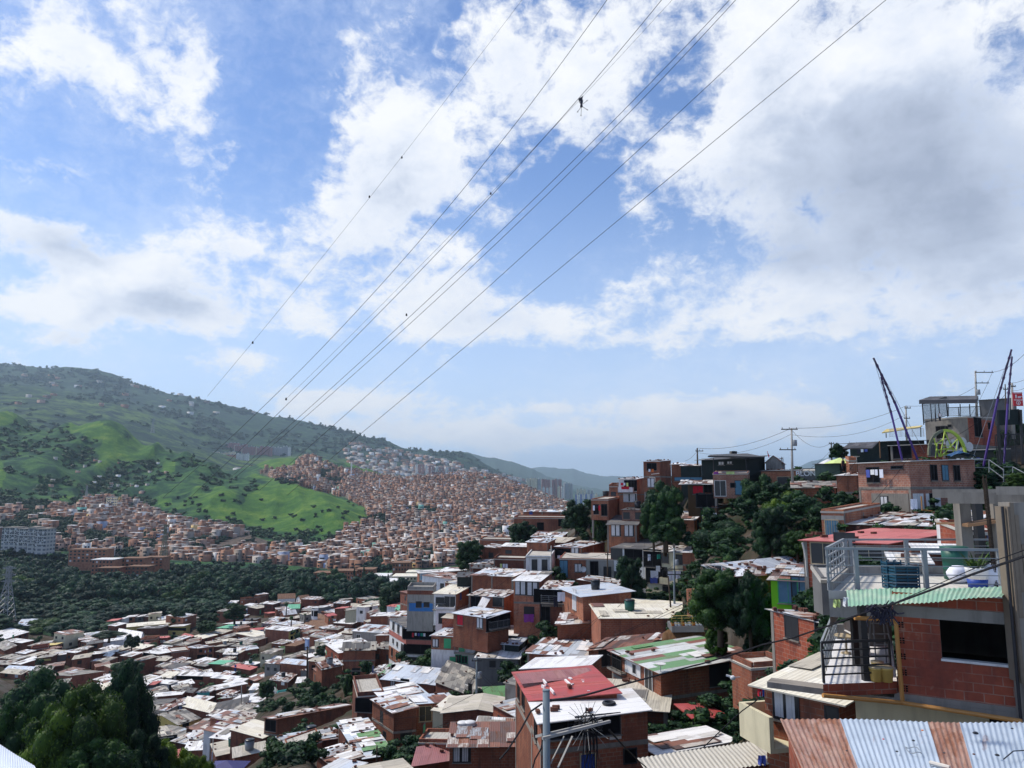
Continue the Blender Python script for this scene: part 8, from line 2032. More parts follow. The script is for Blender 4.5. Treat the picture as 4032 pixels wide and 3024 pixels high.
pts = [P('2', *a_) for a_ in ((2150, 80, 7.0), (1853, 162, 8.0), (1500, 285, 9.5), (1200, 398, 11), (930, 498, 12.5), (760, 548, 13.5), (480, 650, 15.5), (220, 738, 17), (0, 788, 18.5))]
pts += [P('3', *a_) for a_ in ((1650, 838, 19.5), (1400, 915, 20), (1200, 965, 20), (1000, 1020, 19.5), (760, 1085, 18), (560, 1140, 16), (420, 1168, 14.2), (300, 1182, 12.4))]
cable(pts, [.014 + .0006 * i for i in range(len(pts))], 'thick black bundled cable sweeping across the lower right', n=20)
pts = [p + V3(.02, -.03, .05 + .03 * math.sin(i)) for i, p in enumerate(pts[:7])]; cable(pts, .006, 'thin cable wrapped round the thick bundled one')
cable([P('3', *a_) for a_ in ((240, 1205, 12.2), (160, 1260, 12), (90, 1390, 11.8), (0, 1530, 11.5), (-60, 1600, 11.4))], .014, 'black cable drooping left from the nearest pole')
cable([P('3', *a_) for a_ in ((250, 1430, 12.2), (235, 1520, 12), (190, 1600, 11.9), (160, 1720, 11.8))], .012, 'black cable dropping down beside the nearest pole')
cable([P('16', *a_) for a_ in ((1400, 900, 14), (1650, 1180, 20), (1900, 1420, 26), (2150, 1620, 30))], .02, 'dark cable running from the spikes to the lower right')
cable([P('3', *a_) for a_ in ((1380, 1515, 24), (1500, 1400, 23), (1650, 1260, 22), (1760, 1180, 21))], .016, 'thin cable over the grey fibre roof')
m_ = MB(); r = random.Random(2)
for k in range(34):
 c0 = P('2', r.uniform(775, 930), r.uniform(505, 560), 12.9); m_.tube([c0, c0 + V3(r.uniform(-.12, .12), r.uniform(-.05, .05), r.uniform(-.16, .10)), c0 + V3(r.uniform(-.2, .2), 0, -r.uniform(.02, .28))], r.uniform(.008, .02), 4)
tag(m_.build('rag_tangle', MATS['cloth_k']), 'purple-black rags tangled on the thick bundled cable', 'rags')
def span(p, q, sag, rad, label): 
 pts = [p + (q - p) * t_ + V3(0, 0, -4 * sag * t_ * (1 - t_)) for t_ in np.linspace(0, 1, 13)]; cable(pts, rad, label)
far_r = P('15', 2300, -200, 90)
span(Q4, Q1, .9, .022, 'upper wire between the coil pole and the transformer pole on the skyline'); span(Q4 + V3(0, 0, -.7), Q1 + V3(0, 0, -.7), 1.1, .018, 'lower wire between the coil pole and the transformer pole')
span(Q1, Q2, .9, .022, 'upper skyline wire towards the purple legs'); span(Q1 + V3(0, 0, -.8), Q2 + V3(0, 0, -1.2), 1.4, .018, 'lower skyline wire towards the purple legs')
span(Q2, Q3 + V3(0, 0, -2.2), .9, .022, 'wire rising from the purple legs to the cross-arm pole'); span(Q3 + V3(2.4, 0, -.2), far_r, 1.0, .025, 'wire leaving the cross-arm pole at the top right')
span(Q3 + V3(2.4, 0, -.2), P('15', 1100, 1230, 99), 1.0, .02, 'wire slanting down over the grey concrete house, upper'); span(Q6 + V3(0, 0, -.4), P('15', 1120, 1160, 98), .8, .025, 'wire slanting down over the grey concrete house, lower')
span(Q6, P('15', 2250, 280, 88), .3, .02, 'short wire from the pennant pole to the right edge, upper'); span(Q6 + V3(0, 0, -1), P('15', 2250, 400, 88), .3, .02, 'short wire from the pennant pole to the right edge, lower')
span(Q1 + V3(0, 0, -.2), Q5, 1.3, .018, 'drooping wire between the transformer pole and the thin skyline pole'); span(Q1 + V3(0, 0, -6), Q5 + V3(0, 0, -1), .4, .018, 'nearly level wire left of the thin skyline pole'); span(Q4 + V3(0, 0, -.4), P('14', 820, 150, 119), .3, .016, 'wire from the coil pole down to the tall skyline house')
span(Q8, Q10, 1.0, .02, 'wire between the transformer pole and the dark pole'); span(Q10, Q11, 1.2, .018, 'wire between the dark pole and the thin pole'); span(Q8 + V3(0, 0, -2), P('8', 1400, 1200, 100), .8, .016, 'wire across the tree in front of the white house')
for k, (x, y) in enumerate(((1460, 1170), (1290, 1060), (1720, 1110), (1853, 1180), (1400, 990), (1480, 1120))): span(Q12 + V3(0, 0, -1.4), P('4', x, y, 90), .3, .014, ('first', 'second', 'third', 'fourth', 'fifth', 'sixth')[k] + ' service cable fanning out from the pole by the green roof')
span(Q14, P('4', 700, 1440, 80), .4, .012, 'service cable over the green-patched roof, left'); span(Q14, P('4', 1130, 1400, 82), .6, .012, 'service cable over the green-patched roof, right')
def bungee(label, apex, mid, legs, Y, gx):
 base = P('15', legs[0][0], legs[0][1], Y); r = root('bungee_frame', base, label, 'bungee frame', 'purple bungee frames')
 a, m = P('15', *apex, Y), P('15', *mid, Y)
 for k, l in enumerate(legs):
  b_ = P('15', *l, Y + (3 if k else -1)); top = m if k == 0 else a
  m_ = MB(); w = .42 if k else .36
  kk = b_ + (top - b_) * .55
  m_.bar(b_ - V3(0, 0, 1.5), kk, w * .42); m_.build('leg', MATS['purple'], r)
  m_ = MB(); m_.bar(kk, top, w * .36)
  for j in range(5): q = kk + (top - kk) * j / 5; m_.bar(q, q + (top - kk).normalized() * .3, w * .5)
  m_.build('boom', MATS['purpled'], r)
 m_ = MB(); m_.tube([a, a + (P('15', *gx[0], Y) - a)], .03, 4); m_.tube([a, P('15', *gx[1], Y + 3)], .03, 4); m_.build('rope', MATS['steel'], r)
bungee('purple bungee frame on the left, leaning left over the brick opening', (130, 98), (228, 345), ((528, 1400), (752, 1395)), 84, ((430, 1100), (800, 1340)))
bungee('purple bungee frame on the right, leaning towards the top edge', (1935, -15), (1940, 80), ((1810, 1480), (1535, 1420)), 82, ((1900, 900), (1420, 1430)))
ar = root('climbing_arch', P('15', 1100, 1400, 83), 'half-round lime green playground arch with lattice struts', 'playground arch')
m_ = MB(); m2 = MB(); c0 = P('15', 1095, 1370, 83); Rx = (P('15', 1335, 1370, 83) - P('15', 855, 1370, 83)).length / 2; Rz = P('15', 1095, 1045, 83).z - c0.z
arc = [c0 + V3(math.cos(t_) * Rx, 0, math.sin(t_) * Rz) for t_ in np.linspace(0, math.pi, 25)]
for k in range(24): (m_ if k < 13 else m2).bar(arc[k], arc[k + 1], .2, .3)
m_.build('rim', MATS['limeg'], ar); m2.build('rim', MATS['arcg'], ar)
for a_, b_ in (((940,1400),(960,1220)),((930,1230),(1060,1150)),((1000,1390),(1060,1060)),((1060,1060),(1190,1350)),((1010,1390),(1230,1160)),((1205,1340),(1230,1160)),((950,1300),(1200,1290)),((990,1355),(1150,1350)),((985,1370),(1150,1365)),((1030,1250),(1130,1248)),((920,1150),(990,1390)),((1040,1280),(1180,1280))):
 m_ = MB(); m_.bar(P('15', *a_, 82.6), P('15', *b_, 83.2), .085); m_.build('strut', MATS['limeg'], ar)
m_ = MB(); q0 = P('15', 1250, 1370, 81); r = random.Random(1)
V_ = []; n = 9
for j in range(n):
 for i in range(n): x = (i / (n - 1) - .5) * 2.6; y = (j / (n - 1) - .5) * 1.6; V_.append(tuple(q0 + V3(x, y, .5 * math.exp(-x * x / 1.5 - y * y) + r.uniform(-.06, .06) - abs(x) * .15)))
m_.v = V_
for j in range(n - 1):
 for i in range(n - 1): m_.f.append((j * n + i, j * n + i + 1, (j + 1) * n + i + 1, (j + 1) * n + i)); m_.m.append(0); m_.uv += [(0, 0)] * 4
tag(m_.build('tarpaulin', MATS['tarpb']), 'crumpled dark blue tarpaulin at the foot of the climbing arch', 'tarpaulin')
bb = root('billboard', P('15', 1760, 1500, 84), 'back of a dark billboard on two black posts at the top right', 'billboard')
m_ = MB(); a_, b_, c_, d_ = P('15', 1735, 980, 84), P('15', 2045, 965, 84), P('15', 2035, 765, 84), P('15', 1728, 782, 84)
for (p_, q_) in ((a_, b_),): m_.hexa([a_, b_, b_ + V3(0, .2, 0), a_ + V3(0, .2, 0)], [d_, c_, c_ + V3(0, .2, 0), d_ + V3(0, .2, 0)])
m_.build('panel', MATS['k'], bb)
for x, yt, xb, yb in ((1745, 790, 1790, 1500), (2050, 775, 2080, 1480)): m_ = MB(); m_.bar(P('15', xb, yb, 83.8), P('15', x, yt, 83.8), .22); m_.build('post', MATS['black'], bb)
sg = root('pennant_sign', P('15', 1955, 720, 96), 'red double sign with white walking figure and arrow, hung on the grey pole', 'sign')
m_ = MB(); a_, c_ = P('15', 1965, 725, 96), P('15', 2072, 548, 96); w = c_.x - a_.x; h = c_.z - a_.z; m_.obox(a_, V3(w, 0, 0), V3(0, .08, 0), V3(0, 0, h)); m_.build('panel', MATS['red'], sg)
m_ = MB(); yv = a_.y - .012
def sgr(u, v, du, dv): m_.obox(V3(a_.x + u * w, yv, a_.z + v * h), V3(du * w, 0, 0), V3(0, .01, 0), V3(0, 0, dv * h))
sgr(.08, .93, .84, .02); sgr(.06, .47, .88, .015); sgr(.06, .415, .88, .03)
for x_ in (.24, .34): sgr(x_, .57, .05, .10)
sgr(.24, .66, .14, .09); m_.lathe(V3(a_.x + .31 * w, yv, a_.z + .78 * h), [(.02, -.09), (.09, -.04), (.09, .04), (.02, .09)], 8)
sgr(.50, .63, .32, .07); sgr(.52, .57, .04, .07); sgr(.62, .57, .04, .07); sgr(.76, .57, .04, .07); sgr(.80, .66, .09, .07)
cc = V3(a_.x + .5 * w, yv, a_.z + .24 * h); m_.tube([cc + V3(math.cos(t_) * w * .2, 0, math.sin(t_) * w * .2) for t_ in np.linspace(0, 2 * math.pi, 20)], .035, 5)
sgr(.475, .20, .05, .12); m_.face([cc + V3(-w * .1, -.01, -.02), cc + V3(0, -.01, -w * .14), cc + V3(w * .1, -.01, -.02)]); m_.build('pictogram', MATS['white'], sg)
m_ = MB(); m_.bar(P('15', 1940, 575, 96.2), P('15', 1975, 575, 96.1), .06); m_.bar(P('15', 1940, 715, 96.2), P('15', 1975, 715, 96.1), .06); m_.build('bracket', MATS['steel'], sg)
rl = root('street_railing', P('15', 1760, 1480, 80), 'dark street railing under the billboard', 'railing', 'railings at the top right')
m_ = MB(); railing(m_, P('15', 1755, 1490, 80), P('15', 2250, 1470, 80), 3.1, 3, 2.5, .05, .07, True); m_.build('bars', MATS['black'], rl)
rl = root('stair_railing', P('15', 1500, 1590, 74), 'grey pipe handrails descending right of the big rough brick house', 'railing', 'railings at the top right')
m_ = MB()
for o_ in (0, 100): m_.bar(P('15', 1450, 1430 + o_, 76), P('15', 1640, 1428 + o_, 76), .06); m_.bar(P('15', 1640, 1428 + o_, 76), P('15', 1830, 1560 + o_ * 1.1, 74), .06); m_.bar(P('15', 1830, 1520 + o_, 74), P('15', 1950, 1520 + o_, 74), .06); m_.bar(P('15', 1950, 1520 + o_, 74), P('15', 2100, 1600 + o_, 72), .06)
for x, y in ((1450, 1430), (1640, 1428), (1830, 1545), (1950, 1520)): m_.bar(P('15', x, y, 75), P('15', x, y + 170, 75), .06)
m_.build('bars', MATS['steel'], rl)
def canopy(name, Z, q4, Y, posts, mt, label, pm='frame_b', th=.12, cat='canopy'):
 pts = [P(Z, x, y, Yk_) for (x, y, Yk_) in q4]; r = root(name, pts[0] - V3(0, 0, 2.5), label, cat, 'canopies over terraces')
 m_ = MB(); t, _ = roof_slab(m_, *pts, .0, th); m_.build('roof', MATS[mt], r)
 for (x, y, Yk_, x2, y2) in posts: m_ = MB(); a_ = P(Z, x, y, Yk_); b_ = P(Z, x2, y2, Yk_); m_.bar(b_, a_, .09); m_.build('post', MATS[pm], r)
canopy('terrace_canopy', '15', ((725, 700, 96), (1480, 690, 96), (1500, 640, 102), (870, 650, 102)), 96, ((768, 710, 96.5, 788, 970), (935, 705, 96.5, 945, 930), (1105, 700, 100, 1110, 860), (1262, 700, 99, 1265, 860), (1385, 700, 96.5, 1395, 860)), 'ktn', 'dark corrugated canopy over the roof terrace at the top right', th=.5)
canopy('terrace_canopy', '15', ((240, 1085, 104), (740, 1010, 104), (770, 990, 108), (300, 1040, 108)), 104, ((295, 1080, 104, 297, 1140), (550, 1040, 104, 552, 1130), (745, 1005, 104, 750, 1130)), 'yl', 'yellow canopy roof on posts left of the grey concrete house')
m_ = MB(); railing(m_, P('15', 345, 1132, 104), P('15', 790, 1125, 104), 1.1, 3, 1.4, .03, .05, True); tag(m_.build('terrace_railing', MATS['frame_w']), 'pale railing under the yellow canopy', 'railing', 'terrace railings')
m_ = MB(); railing(m_, P('15', 788, 968, 96), P('15', 1100, 868, 98), 2.6, 3, 1.4, .05, .09, True); railing(m_, P('15', 1100, 868, 98), P('15', 1540, 852, 98), 1.2, 3, 1.4, .04, .06, True); tag(m_.build('terrace_railing', MATS['black']), 'dark railing of the canopied roof terrace', 'railing', 'terrace railings')
canopy('awning', '13', ((685, 448, 88), (930, 448, 88), (985, 392, 91), (735, 402, 91)), 88, ((992, 378, 91, 1000, 522),), 'ktn', 'grey sloping awning on the left of the dark bar', 'wood')
canopy('awning', '14', ((1070, 112, 108), (1690, 122, 110), (1500, 84, 118), (1100, 100, 116)), 108, ((1130, 120, 109, 1135, 290), (1480, 120, 109, 1500, 300)), 'ktn', 'upper black roof sheet of the netted terrace bar', th=.2)
canopy('canopy', '3', ((1300, 1318, 50), (1590, 1312, 50.5), (1400, 1206, 54), (1172, 1212, 53.5)), 50, ((1310, 1322, 50.4, 1312, 1400), (1570, 1315, 50.8, 1572, 1390)), 'rd', 'small red tin canopy beside the striped-roof house', th=.06)
canopy('canopy', '8', ((160, 1440, 111), (225, 1445, 111), (278, 1358, 113), (205, 1352, 113)), 111, (), 'wh', 'slanting white sheet hung under the rust-striped roof', th=.08)
zz = P('3', 170, 1183, 45).z + .12
def onz(x, y, z): return atz(*S('3', x, y), z)
hr = [o for o in COL.objects if o.get('label', '').startswith('brick house with red tin roof')][0]
m_ = MB(); q = [onz(100, 1065, zz + .16), onz(635, 1012, zz + .16), onz(572, 948, zz + .42), onz(52, 992, zz + .42)]; m_.face(q, 0, [(0, 0), (7, 0), (7, 2), (0, 2)]); m_.face([p - V3(0, 0, .03) for p in q][::-1]); m_.build('mauve_sheets', MATS['mv'], hr)
m_ = MB()
for (x, y, x2, y2, w_) in ((250,1050,272,1078,8),(405,1050,450,1092,9),(432,1036,452,1046,10),(440,1085,465,1080,5),(520,1055,540,1058,5),(300,1110,325,1140,6),(560,1132,580,1132,6),(640,1125,730,1106,6),(705,1122,735,1130,9),(530,1066,536,1070,8),(240,1090,262,1100,8)):
 a_, b_ = onz(x, y, zz + .1), onz(x2, y2, zz + .1); d0 = b_ - a_; n_ = V3(-d0.y, d0.x, 0).normalized() * (w_ * .012); m_.obox(a_ - n_ / 2, d0, n_, V3(0, 0, .006 + .16))
m_.build('tape_patch', MATS['white'], hr)
p = atz(*S('16', 1400, 505), P('3', 235, 1343, 41).z + .15); m_ = MB(); ring = [p + V3(math.cos(t_) * .3, math.sin(t_) * .3, .09) for t_ in np.linspace(0, 2 * math.pi, 18)]; m_.tube(ring, .09, 6); tag(m_.build('tyre', MATS['black']), 'old tyre lying on the grey sheet of the broad white roof', 'tyre')
for x, y, lb in ((560, 572, 'brick on the broad white roof, farther one'), (530, 602, 'brick on the broad white roof, nearer one')):
 p = atz(*S('16', x, y), P('3', 235, 1343, 41).z + .1); m_ = MB(); m_.box(p, .4, .2, .2, .1); tag(m_.build('loose_brick', MATS['brickloose']), lb, 'brick', 'bricks on the broad white roof')
m_ = MB(); m_.face([onz(650, 1190, zz - .12), onz(725, 1282, zz - .12), onz(985, 1252, zz - .12), onz(900, 1175, zz - .12)], 0, [(0, 0), (0, 2), (4, 2), (4, 0)])
hw = [o for o in COL.objects if o.get('label', '').startswith('brick house with broad white roof behind')][0]
gw = [o for o in COL.objects if o.get('label', '') == 'dark wall with white graffiti letters'][0]
def text(body, parent, p, size, mt, bold=.0, name='graffiti', rz=0.0):
 cu = bpy.data.curves.new(name, 'FONT'); cu.body = body; cu.size = size; cu.extrude = .01; cu.offset = bold; cu.space_character = 1.0
 o = bpy.data.objects.new(name, cu); COL.objects.link(o); cu.materials.append(MATS[mt]); o.rotation_euler = (math.pi / 2, 0, rz)
 bpy.context.view_layer.update(); me = bpy.data.meshes.new_from_object(o); bpy.data.objects.remove(o); o = obj(name, me, parent, p - Vector(parent['_o'])); o.rotation_euler = (math.pi / 2, 0, rz); return o
p = P('13', 345, 692, 99.5); yy = min(p_.co.y for p_ in gw.children[0].data.vertices) + gw.location.y
gx0, gx1 = P('13', 340, 690, 100), P('13', 528, 690, 100); wl = [c for c in gw.children if c.name.startswith('wall')][0]
fv = [Vector(v_.co) + gw.location for v_ in wl.data.vertices]; La = min(fv, key=lambda v_: v_.x); Ca = max([v_ for v_ in fv if v_.y < La.y + .1 or True], key=lambda v_: v_.x - v_.y * 3)
dv = (Ca - La); ang = math.atan2(dv.y, dv.x) if abs(dv.x) > 1 else 0
t0 = gx0.copy(); fr_ = (t0.x - La.x) / dv.x; t0.y = La.y + dv.y * fr_ - .08
t0.z += .3; text('BLOND', gw, t0, .95, 'white', .02, rz=ang)
mw_ = root('mural_wall', P('3', 1280, 620, 72), 'orange wall with a white painted blot beside the planted ledge', 'wall')
m_ = MB(); a_, b_ = P('3', 1275, 640, 72), P('3', 1380, 640, 71); m_.obox(a_ - V3(0, 0, 1), b_ - a_, V3(0, .3, 0), V3(0, 0, P('3', 1275, 395, 72).z - a_.z + 1)); m_.build('wall', MATS['b1'], mw_)
m_ = MB()
for (x, y, w_, h_) in ((1325, 500, .42, .5), (1318, 545, .55, .55), (1330, 590, .45, .5), (1312, 610, .3, .3)):
 c_ = P('3', x, y, 71.4); ring = [c_ + V3(math.cos(t_) * w_ * (1 + .2 * math.sin(3 * t_)), 0, math.sin(t_) * h_ * (1 + .15 * math.cos(2 * t_))) for t_ in np.linspace(0, 2 * math.pi, 14)[:-1]]; m_.face(ring); m_.face([q_ + V3(0, .05, 0) for q_ in ring][::-1])
m_.build('paint', MATS['white'], mw_)
lg_ = root('planted_ledge', P('3', 1160, 690, 71), 'concrete ledge with yellow railing above an earth bank', 'ledge')
m_ = MB(); a_, b_ = P('3', 1160, 672, 70), P('3', 1385, 668, 68); m_.obox(a_ - V3(0, 0, .35), b_ - a_, V3(.2, 3, 0), V3(0, 0, .5)); m_.build('slab', MATS['gd'], lg_)
m_ = MB(); railing(m_, a_ + V3(0, .1, .16), b_ + V3(0, .1, .16), .9, 3, 1.2, .03, .04); railing(m_, b_ + V3(0, .1, .16), P('3', 1853, 700, 60), .9, 2, 2, .03, .04); m_.build('railing', MATS['yellowb'], lg_)
m_ = MB(); 
for k in range(9): c_ = a_ + (b_ - a_) * ((k + .5) / 9) + V3(0, 1.5, -2.3); m_.lathe(c_, [(1.1, -1.2), (1.0, .2), (.7, 1.6), (.3, 1.9)], 8)
m_.build('earth_bank', MATS['soil'], lg_, True)
for k in range(9):
 c_ = a_ + (b_ - a_) * ((k + .5) / 9) + V3(0, .35, .16); r = root('potted_plant', c_, 'potted plant standing in the row on the ledge with yellow railing', 'potted plant', 'potted plants on the ledge')
 m_ = MB(); m_.lathe(c_, [(.13, 0), (.19, .3), (.2, .32)], 10); m_.build('pot', MATS['white' if k % 3 else 'orange'], r)
 o_ = obj('leaves', CR['mid%d' % (k % 2)], r); o_.scale = (.35, .35, .6); o_.location = (0, 0, .2)
p = P('11', 1735, 1420, 84); m_ = MB(); w_ = 1.9; ap = P('11', 1735, 1298, 84)
b4 = [p + V3(sx * w_, sy * w_, 0) for sx, sy in ((-1, -1), (1, -1), (1, 1), (-1, 1))]
for k in range(4): m_.face([b4[k], b4[(k + 1) % 4], ap]); 
tag(m_.build('tent', MATS['tentb']), 'dark blue-purple pointed tent at the bottom left of the town', 'tent')
def parasol(Z, x, yt, Y, w_, mt, label):
 p = P(Z, x, yt, Y); r = root('parasol', p - V3(0, 0, 2.4), label, 'parasol', 'parasols on the skyline'); m_ = MB(); m_.lathe(p, [(w_, -.75), (w_ * .55, -.35), (w_ * .3, -.2), (.05, 0)], 8); m_.build('canopy', MATS[mt], r)
 m_ = MB(); m_.tube([p - V3(0, 0, 2.4), p], .03, 6); m_.build('pole', MATS['frame_b'], r)
parasol('13', 655, 520, 98, 2.1, 'umb', 'lime green pointed parasol behind the corrugated shed'); parasol('13', 560, 528, 101, 1.5, 'curtain', 'pale parasol left of the lime green one')
m_ = MB(); p = P('14', 1735, 118, 118); m_.bar(p, P('14', 1718, 45, 118), .06); m_.face([P('14', 1718, 48, 118), P('14', 1722, 85, 118), P('14', 1745, 115, 118), P('14', 1738, 90, 118)]); tag(m_.build('flag', MATS['cloth_r']), 'small red and white flag on the skyline', 'flag')
def dish(Z, x, y, Y, r_, label, mt='frame_w'):
 p = P(Z, x, y, Y); m_ = MB(); V0 = []; 
 for j in range(4):
  for i in range(16): a_ = 2 * math.pi * i / 16; q_ = j / 3 * r_; V0.append(p + V3(math.cos(a_) * q_, -.12 + .28 * (q_ / r_) ** 2 * -1 * r_ + .25 * math.sin(a_) * q_, math.sin(a_) * q_))
 m_.v = [tuple(v_) for v_ in V0]
 for j in range(3):
  for i in range(16): m_.f.append((j * 16 + i, j * 16 + (i + 1) % 16, (j + 1) * 16 + (i + 1) % 16, (j + 1) * 16 + i)); m_.m.append(0); m_.uv += [(0, 0)] * 4
 m_.bar(p, p + V3(0, .4, -.4), .06); tag(m_.build('satellite_dish', MATS[mt]), label, 'satellite dish', 'satellite dishes')
uh = [o for o in COL.objects if o.get('label', '').startswith('dark undercroft')][0]; m_ = MB()
for (x, y, w_) in ((1140, 1225, .8), (1200, 1205, .7), (1250, 1230, .9), (1325, 1200, 1.0), (1415, 1255, .9), (1300, 1260, .7)):
 c_ = P('15', x, y, 84.5); m_.face([c_ + V3(math.cos(t_) * w_ * .45, .4, math.sin(t_) * w_ * .6) for t_ in np.linspace(0, 2 * math.pi, 16)[:-1]][::-1], 1)
m_.build('graffiti', [MATS['white'], MATS['frame_w']], uh)
dish('8', 1030, 1122, 117, .42, 'white satellite dish on the long brick and grey house')
def wtank(Z, x, yb, Y, label, mt='dark', s_=1.0):
 p = P(Z, x, yb, Y); r = root('roof_tank', p, label, 'water tank', 'roof water tanks'); m_ = MB(); m_.lathe(p, [(.5 * s_, 0), (.56 * s_, .5 * s_), (.62 * s_, 1.0 * s_)], 14); m_.build('body', MATS[mt], r, True); m_ = MB(); m_.lathe(p + V3(0, 0, 1.0 * s_), [(.66 * s_, 0), (.6 * s_, .1), (.2, .16)], 14); m_.build('lid', MATS[mt], r, True)
wtank('8', 1215, 535, 140, 'black water tank on the flat roof left of the white balcony'); wtank('4', 1480, 1415, 66, 'pale drum on the barred-window house, left one', 'frame_w', .8); wtank('4', 1525, 1412, 66, 'pale drum on the barred-window house, right one', 'frame_w', .8)
p = P('3', 1590, 1018, 24); m_ = MB(); m_.lathe(p, [(.06, -.07), (.08, -.03), (.08, .02), (.03, .05)], 12); m_.bar(p, p + V3(-.18, .08, .04), .05); m_.bar(p + V3(.03, 0, 0), p + V3(.3, .3, -.06), .02); tag(m_.build('security_camera', MATS['frame_w'], None, True), 'white security lamp reaching out from the beige eave', 'lamp')
def cloth(Z, x, y, w_, h_, Y, mt, label, seed=0):
 p = P(Z, x, y, Y); w = w_ * REG[Z][2] / F * Y; h = h_ * REG[Z][2] / F * Y; m_ = MB(); r = random.Random(seed + int(x)); n = 6
 V0 = []
 for j in range(5):
  for i in range(n): V0.append(tuple(p + V3((i / (n - 1) - .5) * w * (1 - .08 * j / 4 * r.random()), .05 * math.sin(i * 2.1 + j * .5) * (j / 4 + .3), -h * j / 4 * (1 + .05 * math.sin(i * 1.7)))))
 m_.v = V0
 for j in range(4):
  for i in range(n - 1): m_.f.append((j * n + i, j * n + i + 1, (j + 1) * n + i + 1, (j + 1) * n + i)); m_.m.append(0); m_.uv += [(0, 0)] * 4
 tag(m_.build('washing', MATS[mt]), label, 'laundry', 'washing hung out to dry')
for a_ in (('8',1568,1000,22,50,107.5,'cloth_w','lilac-white towel hung at the top left of the cream apartment house'),('8',1645,1000,26,36,107.5,'cloth_g','green shirt hung on the cream apartment house'),('8',1640,1095,32,46,106,'white','white T-shirt hanging on the cream apartment house'),('8',1610,1135,62,55,105,'cloth_w','pale blue checked sheet below the white T-shirt'),('8',1605,1190,60,45,105,'cloth_b','dark blue cloth below the checked sheet'),('8',1750,1140,60,75,104,'cloth_w','patterned blue-white sheet behind the transformer pole'),('8',1805,1138,40,60,104,'cloth_w','second patterned sheet right of the transformer pole'),
 ('8',1500,1130,14,20,106,'cloth_k','small dark rag near the hillside tree'),('8',830,1010,22,22,123,'cloth_w','white cloth on the washing side of the brick house'),('8',852,1010,20,20,123,'cloth_r','red cloth on the washing side of the brick house'),('8',890,1012,36,20,123,'cloth_b','dark blue clothes on the washing side of the brick house'),
 ('8',585,1490,80,60,106,'cloth_p','purple cloth in the shade under the curtained windows'),('8',1372,447,64,22,133,'cloth_r','red cloth draped over the white balcony'),('8',805,1350,36,75,101.5,'cloth_k','dark cloth hanging from the open balcony'),('8',850,1310,60,70,101,'cloth_w','grey-white sheet hung at the open balcony'),
 ('4',935,1090,34,20,106,'cloth_w','white washing under the striped eave, first from left'),('4',985,1094,28,22,106,'cloth_w','white washing under the striped eave, second from left'),('4',1030,1098,34,18,106,'cloth_w','white washing under the striped eave, third from left'),('4',1055,1080,18,44,106,'cloth_p','purple curtain under the striped eave'),
 ('13',1280,868,55,82,66.5,'cloth_w','white T-shirt hanging in the open lower floor of the big rough brick house'),('3',1780,1075,30,70,40,'cloth_r','red and white clothes beside the low parapet house'),('3',1785,1120,26,80,40,'cloth_w','white cloth below the red clothes'),
 ('2',528,468,44,52,21.3,'umb','pale green towel hung under the roof terrace'),('2',592,452,34,60,20.5,'white','white shirt hung at the corner of the green fascia'),('2',692,520,36,60,22,'cloth_b','blue checked cloth behind the black pillars'),('3',1795,1570,50,60,22,'cloth_b','blue and white cloth in the frame at the bottom edge'),('14',1315,268,90,28,104,'umb','lime green striped cloth on the netted terrace bar'),('14',1160,270,50,26,104,'cloth_p','magenta cloth on the netted terrace bar'),('11',1590,622,60,46,150,'cloth_p','bright purple cloth in the lower valley'),('14',435,240,20,30,129,'cloth_w','white cloth in the opening of the tall skyline house'),('14',468,240,24,32,129,'orange','orange cloth in the opening of the tall skyline house')):
 cloth(*a_)
rq = random.Random(41); cand = [h_ for h_ in HOUSES[:NHAND + 40] if 60 < h_[0].y < 300 and ' ' in h_[3]]; rq.shuffle(cand)
def nick(l):
 for s_ in (' under ', ' in ', ' of ', ' at ', ' beside ', ' behind ', ' left ', ' right ', ' next ', ' below ', ' above ', ' between ', ' standing ', ' among ', ','): l = l.split(s_)[0]
 return ' '.join(l.split()[:8]) if len(l.split()) <= 8 else ' '.join(l.split(' with ')[0].split()[:8])
seen = set()
